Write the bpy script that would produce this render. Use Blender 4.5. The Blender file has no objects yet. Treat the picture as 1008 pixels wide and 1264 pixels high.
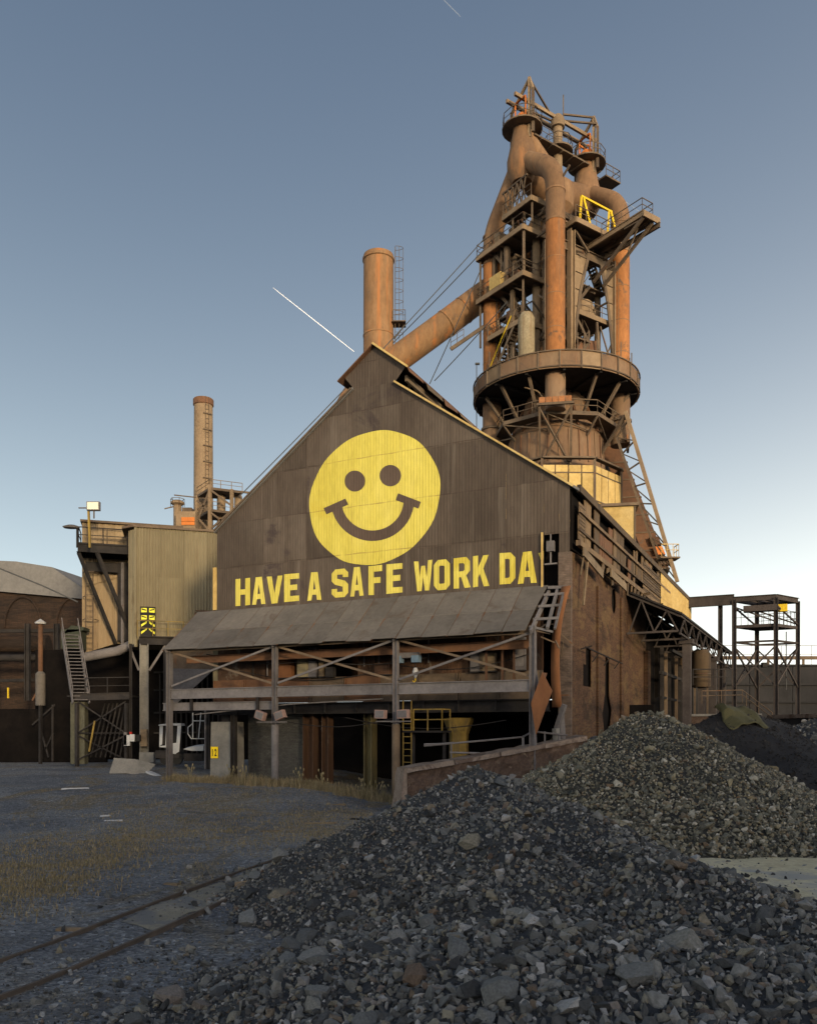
import bpy, bmesh, math, random
import numpy as np
from mathutils import Vector, Matrix, noise as mnoise
random.seed(11); RNG = np.random.default_rng(11)
SC = bpy.context.scene
COL = SC.collection
R = math.radians

# ------------------------------------------------------------------ camera
CAM_H, FPX, CX, HY = 3.5, 1037.0, 504.0, 902.0     # eye height, focal length in photo pixels, principal x, horizon row
cd = bpy.data.cameras.new('camera'); cam = bpy.data.objects.new('camera', cd); COL.objects.link(cam); SC.camera = cam
cam.location = (0, 0, CAM_H); cam.rotation_euler = (math.pi / 2, 0, 0)
cd.sensor_fit = 'HORIZONTAL'; cd.sensor_width = 36; cd.lens = 36 * FPX / 1008; cd.shift_y = (HY - 632) / 1008
cd.clip_start = .1; cd.clip_end = 9000

# ------------------------------------------------------------------ world, sun, exposure
SUN_AZ, SUN_EL = 157.0, 7.0
wd = bpy.data.worlds.new('World'); SC.world = wd; wd.use_nodes = True
nt = wd.node_tree; bg = nt.nodes['Background']
sky = nt.nodes.new('ShaderNodeTexSky'); sky.sky_type = 'NISHITA'; sky.sun_disc = False
sky.sun_elevation = R(SUN_EL); sky.sun_rotation = R(SUN_AZ); sky.air_density = 1; sky.dust_density = 1; sky.ozone_density = 2
def wmath(op, a, b=None, c=None):
    n = nt.nodes.new('ShaderNodeMath'); n.operation = op
    for i, v in enumerate((a, b, c)):
        if v is None: continue
        if isinstance(v, (int, float)): n.inputs[i].default_value = v
        else: nt.links.new(v, n.inputs[i])
    return n.outputs[0]
tc = nt.nodes.new('ShaderNodeTexCoord'); sx = nt.nodes.new('ShaderNodeSeparateXYZ'); nt.links.new(tc.outputs['Generated'], sx.inputs[0])
cosd = wmath('ADD', wmath('MULTIPLY', sx.outputs[0], math.sin(R(SUN_AZ))), wmath('MULTIPLY', sx.outputs[1], math.cos(R(SUN_AZ))))
azf = wmath('MULTIPLY_ADD', cosd, .60, 1.0)                      # the whole sky is a little brighter towards the sun's side
hz = wmath('MULTIPLY', wmath('POWER', 2.718, wmath('MULTIPLY', wmath('MAXIMUM', sx.outputs[2], 0.0), -5.6)), 1.25)
gm = nt.nodes.new('ShaderNodeMix'); gm.data_type = 'RGBA'; gm.blend_type = 'MULTIPLY'; gm.inputs['Factor'].default_value = 1
nt.links.new(sky.outputs[0], gm.inputs['A']); gm.inputs['B'].default_value = (2.75, 2.42, 2.38, 1)
hm = nt.nodes.new('ShaderNodeMix'); hm.data_type = 'RGBA'
nt.links.new(hz, hm.inputs['Factor']); nt.links.new(gm.outputs['Result'], hm.inputs['A']); 
tn = nt.nodes.new('ShaderNodeMix'); tn.data_type = 'RGBA'; nt.links.new(wmath('SQRT', wmath('MAXIMUM', wmath('MULTIPLY_ADD', cosd, .5, .5), 0.0)), tn.inputs['Factor'])   # low haze: blue away from the sun, warm towards it
tn.inputs['A'].default_value = (24.0, 28.8, 31.2, 1); tn.inputs['B'].default_value = (35, 29.0, 21, 1); nt.links.new(tn.outputs['Result'], hm.inputs['B'])
vs = nt.nodes.new('ShaderNodeVectorMath'); vs.operation = 'SCALE'
nt.links.new(hm.outputs['Result'], vs.inputs[0]); nt.links.new(azf, vs.inputs['Scale'])
nt.links.new(vs.outputs[0], bg.inputs[0]); bg.inputs[1].default_value = .1
sd = bpy.data.lights.new('sun', 'SUN'); sun = bpy.data.objects.new('sun', sd); COL.objects.link(sun)
sd.energy = 3.8; sd.angle = R(6.0); sd.color = (1.0, .75, .45)
sdir = Vector((math.sin(R(SUN_AZ)) * math.cos(R(SUN_EL)), math.cos(R(SUN_AZ)) * math.cos(R(SUN_EL)), math.sin(R(SUN_EL))))
sun.rotation_euler = sdir.to_track_quat('Z', 'Y').to_euler(); sun.location = sdir * 200
SC.view_settings.view_transform = 'Standard'; SC.view_settings.look = 'None'
SC.view_settings.exposure = 0.0; SC.view_settings.gamma = 1.0
try: SC.cycles.max_bounces = 6; SC.cycles.use_denoising = True
except Exception: pass

# ------------------------------------------------------------------ helpers: projection and frames
Z = Vector((0, 0, 1))
def at(px, py, Y): return Vector(((px - CX) / FPX * Y, Y, CAM_H + (HY - py) / FPX * Y))
CO = Vector((7.68, 40.0, 0)); U = Vector((-.898, .439, 0)).normalized(); V = Vector((.439, .898, 0)).normalized()   # cast house: front right corner, along its front, along its side
def B(u, v, z): return CO + U * u + V * v + Z * z
def fw(px, py, w=0.0):                                  # photo point on the plane w metres in front of the front wall -> u, z
    o = CO - V * w; t = (px - CX) / FPX
    u = (t * o.y - o.x) / (U.x - t * U.y); Y = o.y + u * U.y
    return u, CAM_H + (HY - py) * Y / FPX
def sw(px, py, w=0.0):                                  # the same on the right side wall -> v, z
    o = CO - U * w; t = (px - CX) / FPX
    v = (t * o.y - o.x) / (V.x - t * V.y); Y = o.y + v * V.y
    return v, CAM_H + (HY - py) * Y / FPX
FU = Vector((13.1, 75.0, 0)); TA = Vector((-.575, .818, 0)).normalized(); TB = Vector((.818, .575, 0)).normalized()
def T(a, b, z): return FU + TA * a + TB * b + Z * z     # furnace frame

# ------------------------------------------------------------------ helpers: meshes
OFF = {}
class MB:
    def __init__(s): s.v = []; s.f = []
    def add(s, vs, fs):
        n = len(s.v); s.v += [tuple(p) for p in vs]; s.f += [tuple(i + n for i in f) for f in fs]; return s
    def hexa(s, p): return s.add(p, [(0, 3, 2, 1), (4, 5, 6, 7), (0, 1, 5, 4), (1, 2, 6, 5), (2, 3, 7, 6), (3, 0, 4, 7)])
    def box(s, c, sx, sy, sz, ax=None, ay=None, az=None):
        c = Vector(c); ax = (ax or Vector((1, 0, 0))) * sx / 2; ay = (ay or Vector((0, 1, 0))) * sy / 2; az = (az or Z) * sz / 2
        return s.hexa([c - ax - ay - az, c + ax - ay - az, c + ax + ay - az, c - ax + ay - az,
                       c - ax - ay + az, c + ax - ay + az, c + ax + ay + az, c - ax + ay + az])
    def beam(s, p, q, w, h=None, up=Z):
        p = Vector(p); q = Vector(q); d = (q - p); L = d.length
        if L < 1e-6: return s
        d /= L; h = h or w
        x = d.cross(up)
        if x.length < 1e-3: x = d.cross(Vector((.37, .93, 0)))
        x.normalize(); y = x.cross(d).normalized()
        return s.box((p + q) / 2, L, w, h, d, x, y)
    def ib(s, p, q, w, h, t=.03, up=Z):                 # I section
        p = Vector(p); q = Vector(q); d = (q - p); L = d.length; d /= L
        x = d.cross(up)
        if x.length < 1e-3: x = d.cross(Vector(V))
        x.normalize(); y = x.cross(d).normalized(); m = (p + q) / 2
        s.box(m, L, t, h - 2 * t, d, x, y)
        s.box(m + y * (h - t) / 2, L, w, t, d, x, y); s.box(m - y * (h - t) / 2, L, w, t, d, x, y); return s
    def tube(s, pts, r, n=8, cap=True):
        pts = [Vector(p) for p in pts]; m = len(pts); rr = r if isinstance(r, (list, tuple)) else [r] * m
        t0 = (pts[1] - pts[0]).normalized(); x = t0.cross(Z)
        if x.length < 1e-3: x = Vector((1, 0, 0))
        x.normalize(); vs = []; base = 0
        for i, p in enumerate(pts):
            t = ((pts[i] - pts[i - 1]).normalized() if i else Vector()) + ((pts[i + 1] - pts[i]).normalized() if i < m - 1 else Vector())
            t.normalize(); x = (x - t * x.dot(t)).normalized(); y = t.cross(x)
            vs += [p + (x * math.cos(2 * math.pi * k / n) + y * math.sin(2 * math.pi * k / n)) * rr[i] for k in range(n)]
        fs = [(i * n + k, i * n + (k + 1) % n, (i + 1) * n + (k + 1) % n, (i + 1) * n + k) for i in range(m - 1) for k in range(n)]
        if cap: fs += [tuple(reversed(range(n))), tuple((m - 1) * n + k for k in range(n))]
        return s.add(vs, fs)
    def lathe(s, c, prof, n=32, cap=True):
        c = Vector(c); m = len(prof); vs = []
        for r, z in prof: vs += [c + Vector((r * math.cos(2 * math.pi * k / n), r * math.sin(2 * math.pi * k / n), z)) for k in range(n)]
        fs = [(i * n + k, i * n + (k + 1) % n, (i + 1) * n + (k + 1) % n, (i + 1) * n + k) for i in range(m - 1) for k in range(n)]
        if cap: fs += [tuple(reversed(range(n))), tuple((m - 1) * n + k for k in range(n))]
        return s.add(vs, fs)
    def prism(s, poly, vec):
        n = len(poly); vec = Vector(vec); a = [Vector(p) for p in poly]
        return s.add(a + [p + vec for p in a], [tuple(range(n)), tuple(reversed(range(n, 2 * n)))] + [(i, i + n, (i + 1) % n + n, (i + 1) % n) for i in range(n)])
    def build(s, name, mat, parent=None, smooth=True, loc=None, recalc=True):
        me = bpy.data.meshes.new(name)
        off = OFF.get(parent.name, Vector()) if parent else (Vector(loc) if loc is not None else Vector())
        me.from_pydata([(p[0] - off[0], p[1] - off[1], p[2] - off[2]) for p in s.v], [], s.f)
        if recalc:
            bm = bmesh.new(); bm.from_mesh(me); bmesh.ops.recalc_face_normals(bm, faces=bm.faces); bm.to_mesh(me); bm.free()
        if smooth:
            me.shade_smooth(); me.set_sharp_from_angle(angle=R(35))
        me.materials.append(mat)
        o = bpy.data.objects.new(name, me); COL.objects.link(o)
        if parent: o.parent = parent
        else: o.location = off
        OFF[o.name] = off
        return o
def tag(o, label=None, cat=None, group=None, kind=None):
    for k, v in (('label', label), ('category', cat), ('group', group), ('kind', kind)):
        if v: o[k] = v
    return o
def thing(name, loc, label, cat, group=None):
    o = bpy.data.objects.new(name, None); COL.objects.link(o); o.location = loc; o.empty_display_size = .3
    OFF[o.name] = Vector(loc); return tag(o, label, cat, group)
def bar(name, p, q, w, mat, parent, h=None, up=Z): return MB().beam(p, q, w, h, up).build(name, mat, parent, smooth=False)
def ibar(name, p, q, w, h, mat, parent, t=.03, up=Z): return MB().ib(p, q, w, h, t, up).build(name, mat, parent, smooth=False)
def pipe(name, pts, r, mat, parent, n=10): return MB().tube(pts, r, n).build(name, mat, parent)
def boxp(name, c, sx, sy, sz, mat, parent, ax=None, ay=None, az=None): return MB().box(c, sx, sy, sz, ax, ay, az).build(name, mat, parent, smooth=False)
def fillet(pts, r, n=6):
    pts = [Vector(p) for p in pts]; out = [pts[0]]
    for i in range(1, len(pts) - 1):
        a = (pts[i - 1] - pts[i]); b = (pts[i + 1] - pts[i]); rr = min(r, a.length * .49, b.length * .49); a.normalize(); b.normalize()
        p0 = pts[i] + a * rr; p2 = pts[i] + b * rr
        for k in range(n + 1):
            t = k / n; out.append(p0 * (1 - t) ** 2 + pts[i] * 2 * t * (1 - t) + p2 * t * t)
    return out + [pts[-1]]
def railing(pts, mat, parent, h=1.05, r=.03, step=1.6, name='railing', mid=True, closed=False):
    m = MB(); pts = [Vector(p) for p in pts]
    if closed: pts = pts + [pts[0]]
    for p, q in zip(pts, pts[1:]):
        L = (q - p).length; n = max(1, round(L / step))
        for k in range(n + 1): 
            b = p.lerp(q, k / n); m.beam(b, b + Z * h, r * 1.6)
        m.beam(p + Z * h, q + Z * h, r * 1.8)
        if mid: m.beam(p + Z * h * .52, q + Z * h * .52, r * 1.4)
    return m.build(name, mat, parent, smooth=False)
def stair(p, q, width, side, mat, parent, name='stair', rail=True):
    m = MB(); p = Vector(p); q = Vector(q); side = Vector(side).normalized(); n = max(3, int(abs(q.z - p.z) / .24))
    for s_ in (-1, 1):
        o = side * width / 2 * s_
        m.beam(p + o, q + o, .06, .26)
        if rail:
            m.beam(p + o + Z * 1, q + o + Z * 1, .05)
            for k in range(0, n + 1, 4): b = p.lerp(q, k / n) + o; m.beam(b, b + Z, .04)
    for k in range(1, n): b = p.lerp(q, k / n); d = (q - p); d.z = 0; d.normalize(); m.box(b, .26, width - .08, .04, d, side)
    return m.build(name, mat, parent, smooth=False)
def ladder(p, q, width, side, mat, parent, name='ladder', cage=None, step=.32):
    m = MB(); p = Vector(p); q = Vector(q); side = Vector(side).normalized(); L = (q - p).length
    for s_ in (-1, 1): m.beam(p + side * width / 2 * s_, q + side * width / 2 * s_, .05)
    for k in range(1, int(L / step)): b = p.lerp(q, k * step / L); m.beam(b - side * width / 2, b + side * width / 2, .035)
    if cage is not None:
        out = Vector(cage); n = int(L / 1.0); prev = None
        for k in range(2, n + 1):
            c = p.lerp(q, k / n); ring = [c + side * width * .75 * math.cos(t) + out * .75 * math.sin(t) for t in [math.pi * j / 6 for j in range(7)]]
            for a, b in zip(ring, ring[1:]): m.beam(a, b, .03)
            if prev:
                for j in (1, 3, 5): m.beam(prev[j], ring[j], .03)
            prev = ring
    return m.build(name, mat, parent, smooth=False)
def poly_mesh(outer, holes=()):                          # 2-D outline with holes -> verts, triangles
    cu = bpy.data.curves.new('tmp', 'CURVE'); cu.dimensions = '2D'; cu.fill_mode = 'BOTH'
    for ring in [outer] + list(holes):
        sp = cu.splines.new('POLY'); sp.points.add(len(ring) - 1)
        for p, c in zip(sp.points, ring): p.co = (c[0], c[1], 0, 1)
        sp.use_cyclic_u = True
    ob = bpy.data.objects.new('tmp', cu); me = ob.to_mesh()
    vs = [tuple(v.co) for v in me.vertices]; fs = [tuple(p.vertices) for p in me.polygons]
    ob.to_mesh_clear(); bpy.data.objects.remove(ob); bpy.data.curves.remove(cu); return vs, fs

# ------------------------------------------------------------------ helpers: materials
def ramp(nt, fac, stops):
    r = nt.nodes.new('ShaderNodeValToRGB'); e = r.color_ramp.elements
    while len(e) < len(stops): e.new(.5)
    for i, (p, c) in enumerate(stops): e[i].position = p; e[i].color = (*c, 1)
    nt.links.new(fac, r.inputs[0]); return r.outputs[0]
def noise(nt, co, scale, detail=6, rough=.6, dist=0.0):
    n = nt.nodes.new('ShaderNodeTexNoise'); n.inputs['Scale'].default_value = scale; n.inputs['Detail'].default_value = detail
    n.inputs['Roughness'].default_value = rough; n.inputs['Distortion'].default_value = dist; nt.links.new(co, n.inputs['Vector']); return n.outputs[0]
def mapping(nt, co, sc):
    m = nt.nodes.new('ShaderNodeMapping'); m.inputs['Scale'].default_value = sc; nt.links.new(co, m.inputs[0]); return m.outputs[0]
def mixc(nt, fac, a, b, mode='MIX'):
    m = nt.nodes.new('ShaderNodeMix'); m.data_type = 'RGBA'; m.blend_type = mode
    for k, v in (('Factor', fac), ('A', a), ('B', b)):
        if isinstance(v, (int, float)): m.inputs[k].default_value = v
        elif isinstance(v, tuple): m.inputs[k].default_value = (*v[:3], 1)
        else: nt.links.new(v, m.inputs[k])
    return m.outputs['Result']
def mat(name, cols, scale=.6, stretch=(1, 1, 1), rough=.85, metal=0.0, spec=.3, bump=.25, bscale=18.0, var=.12, fine=.35, patch=None, pscale=.35, pthr=.58, streak=None, sscale=2.2, sthr=.6, extra=None):
    """cols: 2-4 colours of the thing itself spread by noise; patch: (colour) blotches; streak: (colour) vertical runs"""
    m = bpy.data.materials.new(name); m.use_nodes = True; nt = m.node_tree; b = nt.nodes['Principled BSDF']
    tc = nt.nodes.new('ShaderNodeTexCoord'); oi = nt.nodes.new('ShaderNodeObjectInfo')
    add = nt.nodes.new('ShaderNodeVectorMath'); add.operation = 'MULTIPLY_ADD'
    nt.links.new(oi.outputs['Random'], add.inputs[0]); add.inputs[1].default_value = (37, 51, 23); nt.links.new(tc.outputs['Object'], add.inputs[2])
    co = mapping(nt, add.outputs[0], stretch)
    n1 = noise(nt, co, scale, 8, .65, .3); k = len(cols)
    c = ramp(nt, n1, [(.3 + .4 * i / max(1, k - 1), col) for i, col in enumerate(cols)])
    n2 = noise(nt, co, scale * 9, 5, .7)
    c = mixc(nt, fine, c, ramp(nt, n2, [(.3, (.25, .25, .25)), (.7, (1, 1, 1))]), 'MULTIPLY')
    if patch:
        f = ramp(nt, noise(nt, add.outputs[0], pscale, 10, .72, .6), [(pthr - .03, (0, 0, 0)), (pthr + .05, (1, 1, 1))])
        c = mixc(nt, f, c, patch)
    if streak:
        f = ramp(nt, noise(nt, mapping(nt, add.outputs[0], (1, 1, .045)), sscale, 6, .7), [(sthr - .05, (0, 0, 0)), (sthr + .12, (1, 1, 1))])
        c = mixc(nt, f, c, streak)
    if extra: c = extra(nt, c, tc)
    if var:
        h = nt.nodes.new('ShaderNodeHueSaturation'); mr = nt.nodes.new('ShaderNodeMapRange'); mr.inputs[3].default_value = 1 - var; mr.inputs[4].default_value = 1 + var
        nt.links.new(oi.outputs['Random'], mr.inputs[0]); nt.links.new(mr.outputs[0], h.inputs['Value']); nt.links.new(c, h.inputs['Color']); c = h.outputs[0]
    nt.links.new(c, b.inputs['Base Color'])
    b.inputs['Roughness'].default_value = rough; b.inputs['Metallic'].default_value = metal; b.inputs['Specular IOR Level'].default_value = spec
    if bump:
        bp = nt.nodes.new('ShaderNodeBump'); bp.inputs['Strength'].default_value = bump; bp.inputs['Distance'].default_value = .03
        nt.links.new(noise(nt, add.outputs[0], bscale, 5, .65), bp.inputs['Height']); nt.links.new(bp.outputs[0], b.inputs['Normal'])
    return m
M = {}
UW = Vector((-.898, .439, 0)).normalized()
def seams(col, amount):                                  # rust and dirt gathered at the sheet laps of the gable cladding
    def f(nt, c, tc):
        def mth(op, a, b):
            n = nt.nodes.new('ShaderNodeMath'); n.operation = op
            for i, v in enumerate((a, b)):
                if isinstance(v, (int, float)): n.inputs[i].default_value = v
                else: nt.links.new(v, n.inputs[i])
            return n.outputs[0]
        sp = nt.nodes.new('ShaderNodeSeparateXYZ'); nt.links.new(tc.outputs['Object'], sp.inputs[0])
        dt = nt.nodes.new('ShaderNodeVectorMath'); dt.operation = 'DOT_PRODUCT'; nt.links.new(tc.outputs['Object'], dt.inputs[0]); dt.inputs[1].default_value = tuple(UW)
        wob = mth('MULTIPLY', mth('SUBTRACT', noise(nt, tc.outputs['Object'], .8, 4, .6), .5), .05)
        a = mth('ABSOLUTE', mth('SUBTRACT', mth('FRACT', mth('ADD', mth('DIVIDE', mth('SUBTRACT', sp.outputs[2], 13.0 - 25.5), 2.55), mth('ADD', wob, .5)), 0), .5), 0)
        b = mth('ABSOLUTE', mth('SUBTRACT', mth('FRACT', mth('ADD', mth('DIVIDE', mth('SUBTRACT', dt.outputs['Value'], 3.2 - 29), 2.9), .5), 0), .5), 0)
        la = mth('LESS_THAN', a, .011); lb = mth('MULTIPLY', mth('LESS_THAN', b, .008), .7)
        k = mth('MULTIPLY', mth('MAXIMUM', la, lb), mth('MULTIPLY', ramp(nt, noise(nt, tc.outputs['Object'], 1.3, 6, .7), [(.38, (.1, .1, .1)), (.6, (1, 1, 1))]), amount))
        return mixc(nt, k, c, col)
    return f
M['brown'] = mat('brown painted steel', [(.047, .036, .029), (.069, .055, .044), (.096, .080, .066)], .35, (1, 1, .35), var=.16, fine=.35, extra=seams((.035, .024, .018), .8), patch=(.036, .028, .027), pscale=.3, pthr=.60, streak=(.105, .09, .075), sscale=1.4, sthr=.62)
M['yellow'] = mat('yellow wall paint', [(.49, .43, .07), (.56, .50, .095), (.62, .565, .14)], .5, (1, 1, .3), var=0, fine=.3, extra=seams((.22, .16, .05), .7), patch=(.44, .37, .05), pscale=.22, pthr=.58, streak=(.27, .20, .05), sscale=2.8, sthr=.68)
M['facedark'] = mat('brown wall paint', [(.07, .05, .04), (.10, .075, .06)], .4, (1, 1, .3), var=0)
M['rustsheet'] = mat('rusty corrugated sheet', [(.03, .018, .013), (.058, .032, .019), (.09, .048, .027)], .35, (1, 1, .3), var=.35, patch=(.10, .085, .07), pscale=.4, pthr=.6, streak=(.04, .025, .02), sthr=.6)
M['rust'] = mat('rusted steel', [(.075, .042, .027), (.12, .062, .035), (.165, .085, .043)], .5, var=.2, patch=(.09, .065, .05), pscale=.5, pthr=.62, streak=(.12, .06, .03), sthr=.64)
M['pipe'] = mat('weathered orange pipe', [(.17, .11, .065), (.25, .145, .07), (.28, .18, .10)], .35, (1, 1, .35), var=.1, fine=.5, patch=(.13, .09, .06), pscale=.7, pthr=.62, streak=(.36, .14, .045), sscale=1.4, sthr=.56, bump=.15)
M['uptake'] = mat('weathered brown uptake', [(.15, .09, .05), (.21, .125, .068), (.25, .16, .09)], .35, (1, 1, .5), var=.1, fine=.5, patch=(.11, .07, .045), pscale=.6, pthr=.62, streak=(.30, .14, .055), sscale=1.3, sthr=.62, bump=.15)
M['uptake_low'] = mat('flaking rust orange uptake', [(.22, .10, .04), (.32, .135, .045), (.38, .17, .06)], .5, (1, 1, .4), var=.1, fine=.5, patch=(.095, .065, .045), pscale=.9, pthr=.60, streak=(.16, .10, .06), sscale=1.5, sthr=.60, bump=.2)
M['tan'] = mat('tan lit steel', [(.16, .115, .07), (.22, .16, .10), (.27, .20, .125)], .4, var=.15, patch=(.14, .08, .045), pscale=.6, pthr=.62, streak=(.12, .085, .05), sthr=.64)  # lighter tan version of the steel; sunlit look put into the colour
M['steel'] = mat('brown steelwork', [(.07, .052, .038), (.115, .086, .06), (.16, .12, .08)], .6, var=.2, patch=(.12, .06, .03), pscale=.7, pthr=.62)
M['greysteel'] = mat('grey steelwork', [(.085, .08, .085), (.13, .125, .13), (.17, .16, .165)], .7, var=.15, patch=(.10, .07, .05), pscale=.8, pthr=.63)
M['darksteel'] = mat('sooty shaded steel', [(.014, .013, .014), (.027, .026, .027), (.04, .036, .034)], .7, var=.25, spec=.12)  # dark steel; shade under the bins and lean-to is put into the colour
M['soot'] = mat('soot and shade black', [(.005, .005, .005), (.009, .008, .008), (.014, .012, .011)], .5, var=.2, spec=.04, rough=1)  # soot black, also standing in for shade indoors and at far left
M['brick'] = None
M['canopy'] = mat('grey canopy sheet', [(.085, .079, .072), (.115, .107, .098), (.14, .128, .115)], .5, var=.14, fine=.35, patch=(.075, .062, .052), pscale=.6, pthr=.58)
M['olive'] = mat('olive grey concrete', [(.06, .062, .045), (.09, .092, .066), (.11, .11, .08)], .8, var=0, streak=(.04, .04, .032))
M['concrete'] = mat('weathered concrete', [(.12, .12, .115), (.17, .17, .16), (.21, .205, .19)], .8, var=.08, streak=(.08, .08, .078), sthr=.62, bump=.35)
M['cream'] = mat('cream corrugated sheet', [(.155, .135, .085), (.195, .17, .108), (.23, .205, .135)], .3, (1, 1, .3), var=.07, fine=.25, patch=(.125, .10, .06), pscale=.25, pthr=.62, streak=(.11, .078, .045), sscale=1.8, sthr=.64)
M['cream2'] = mat('rust stained cream sheet', [(.19, .14, .085), (.23, .175, .105), (.27, .21, .13)], .4, (1, 1, .3), var=.08, fine=.25, streak=(.13, .07, .035), sscale=1.8, sthr=.62)
M['skirt'] = mat('yellow cream panel', [(.36, .25, .085), (.47, .345, .13), (.54, .42, .19)], .5, var=.15, fine=.4, streak=(.25, .17, .08), sscale=2.0, sthr=.66)
M['safety'] = mat('safety yellow paint', [(.60, .42, .02), (.72, .52, .03)], 1, var=.05, patch=(.3, .19, .05), pthr=.68)
M['signyellow'] = mat('sign yellow', [(.75, .55, .01), (.80, .60, .02)], 1, var=0, fine=.1, bump=0)
M['chevyellow'] = mat('chevron yellow', [(.66, .66, .05), (.72, .72, .08)], 1, var=0, fine=.15, bump=0)
M['black'] = mat('black paint', [(.012, .012, .012), (.02, .02, .02)], 1, var=0, bump=0)
M['white'] = mat('dirty white paint', [(.34, .36, .38), (.45, .47, .49)], .8, var=.1, patch=(.20, .19, .17), pthr=.62)
M['orange'] = mat('orange painted steel', [(.42, .13, .03), (.55, .18, .04)], .8, var=.12, patch=(.3, .12, .05), pthr=.64)  # orange with duller brown blotches
M['cyl'] = mat('cream vessel paint', [(.19, .155, .095), (.26, .22, .14), (.31, .275, .19)], .7, var=0, fine=.5, patch=(.15, .11, .07), pthr=.6, streak=(.14, .085, .045), sthr=.56)
M['wood'] = mat('weathered plank', [(.10, .075, .05), (.15, .115, .075), (.20, .155, .10)], .8, (.4, .4, 3), var=.3, streak=(.06, .045, .03))
M['boards'] = mat('weathered brown side board', [(.075, .052, .032), (.115, .08, .046), (.16, .11, .062)], .5, (1, 1, .3), var=.4, patch=(.05, .038, .028), pthr=.6, streak=(.05, .035, .025), sthr=.58)
M['glass'] = mat('lamp glass', [(.5, .55, .45), (.6, .62, .5)], 2, rough=.15, var=0, fine=0, bump=0, spec=.6)
M['cable'] = mat('steel cable', [(.05, .055, .06), (.07, .075, .08)], 1, var=0, bump=0)
M['rail'] = mat('rusty rail', [(.06, .05, .042), (.09, .072, .058), (.12, .095, .075)], .8, var=.1)
M['galv'] = mat('dull galvanised sheet', [(.13, .13, .125), (.18, .18, .17), (.22, .215, .20)], 1.0, var=0, fine=.4)
M['dbrick'] = None
M['roofgrey'] = mat('grey shed roof', [(.11, .11, .11), (.14, .14, .14), (.165, .165, .16)], .3, var=.05, patch=(.20, .20, .195), pscale=.5, pthr=.7)
M['collar'] = mat('orange lit collar', [(.20, .09, .04), (.29, .125, .05), (.35, .16, .065)], 1.2, var=.2, fine=.5, patch=(.14, .085, .05), pthr=.58)  # orange light on the platform panels is put into this colour
M['trestle'] = mat('backlit grey violet steel', [(.035, .031, .031), (.055, .048, .047), (.075, .066, .063)], .7, var=.15, spec=.15)  # darker than the grey steel: a backlit look put into the colour
M['tarp'] = mat('olive tarpaulin', [(.045, .043, .02), (.075, .07, .03), (.105, .098, .045)], .6, var=0)
def brickmat(name, c1, c2, mortar, rough_patch, soot):
    m = bpy.data.materials.new(name); m.use_nodes = True; nt = m.node_tree; b = nt.nodes['Principled BSDF']
    tc = nt.nodes.new('ShaderNodeTexCoord'); sp = nt.nodes.new('ShaderNodeSeparateXYZ'); nt.links.new(tc.outputs['Object'], sp.inputs[0])
    ax = nt.nodes.new('ShaderNodeVectorMath'); ax.operation = 'DOT_PRODUCT'; nt.links.new(tc.outputs['Object'], ax.inputs[0]); ax.inputs[1].default_value = tuple(V + U)
    cn_ = nt.nodes.new('ShaderNodeCombineXYZ'); hx_ = nt.nodes.new('ShaderNodeMath'); hx_.operation = 'MULTIPLY'; nt.links.new(ax.outputs['Value'], hx_.inputs[0]); hx_.inputs[1].default_value = .38; nt.links.new(hx_.outputs[0], cn_.inputs[0]); nt.links.new(sp.outputs[2], cn_.inputs[2]); nco = cn_.outputs[0]
    cb = nt.nodes.new('ShaderNodeCombineXYZ'); nt.links.new(ax.outputs['Value'], cb.inputs[0]); nt.links.new(sp.outputs[2], cb.inputs[1])
    br = nt.nodes.new('ShaderNodeTexBrick'); nt.links.new(cb.outputs[0], br.inputs['Vector'])
    br.inputs['Color1'].default_value = (*c1, 1); br.inputs['Color2'].default_value = (*c2, 1); br.inputs['Mortar'].default_value = (*mortar, 1)
    br.inputs['Scale'].default_value = 1; br.inputs['Brick Width'].default_value = .24; br.inputs['Row Height'].default_value = .085; br.inputs['Mortar Size'].default_value = .012
    c = br.outputs['Color']
    f = ramp(nt, noise(nt, nco, .9, 10, .74, .4), [(.50, (0, 0, 0)), (.58, (1, 1, 1))]); c = mixc(nt, f, c, rough_patch)
    f = ramp(nt, noise(nt, nco, .6, 11, .76, .8), [(.50, (0, 0, 0)), (.64, (1, 1, 1))]); c = mixc(nt, f, c, soot)
    f = ramp(nt, noise(nt, nco, 3.0, 9, .78, .8), [(.60, (0, 0, 0)), (.66, (1, 1, 1))]); c = mixc(nt, f, c, soot)
    f = ramp(nt, noise(nt, nco, 7, 7, .75), [(.35, (.3, .3, .3)), (.65, (1, 1, 1))]); c = mixc(nt, .6, c, f, 'MULTIPLY')
    nt.links.new(c, b.inputs['Base Color']); b.inputs['Roughness'].default_value = .92; b.inputs['Specular IOR Level'].default_value = .2
    bp = nt.nodes.new('ShaderNodeBump'); bp.inputs['Strength'].default_value = .8; bp.inputs['Distance'].default_value = .06
    nt.links.new(noise(nt, tc.outputs['Object'], 6, 8, .75), bp.inputs['Height']); nt.links.new(bp.outputs[0], b.inputs['Normal'])
    return m
M['brick'] = brickmat('crumbling brick', (.068, .032, .018), (.105, .052, .027), (.085, .062, .042), (.125, .08, .04), (.02, .013, .010))
M['dbrick'] = brickmat('soot stained old brick', (.035, .022, .016), (.06, .035, .024), (.03, .025, .02), (.025, .018, .015), (.016, .013, .012))
M['greybrick'] = brickmat('grey brown brick', (.13, .095, .075), (.17, .125, .10), (.12, .10, .085), (.14, .11, .09), (.05, .04, .035))
M['block'] = brickmat('sooty grey block', (.06, .062, .06), (.085, .085, .08), (.05, .05, .05), (.07, .072, .068), (.03, .03, .03))
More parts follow.
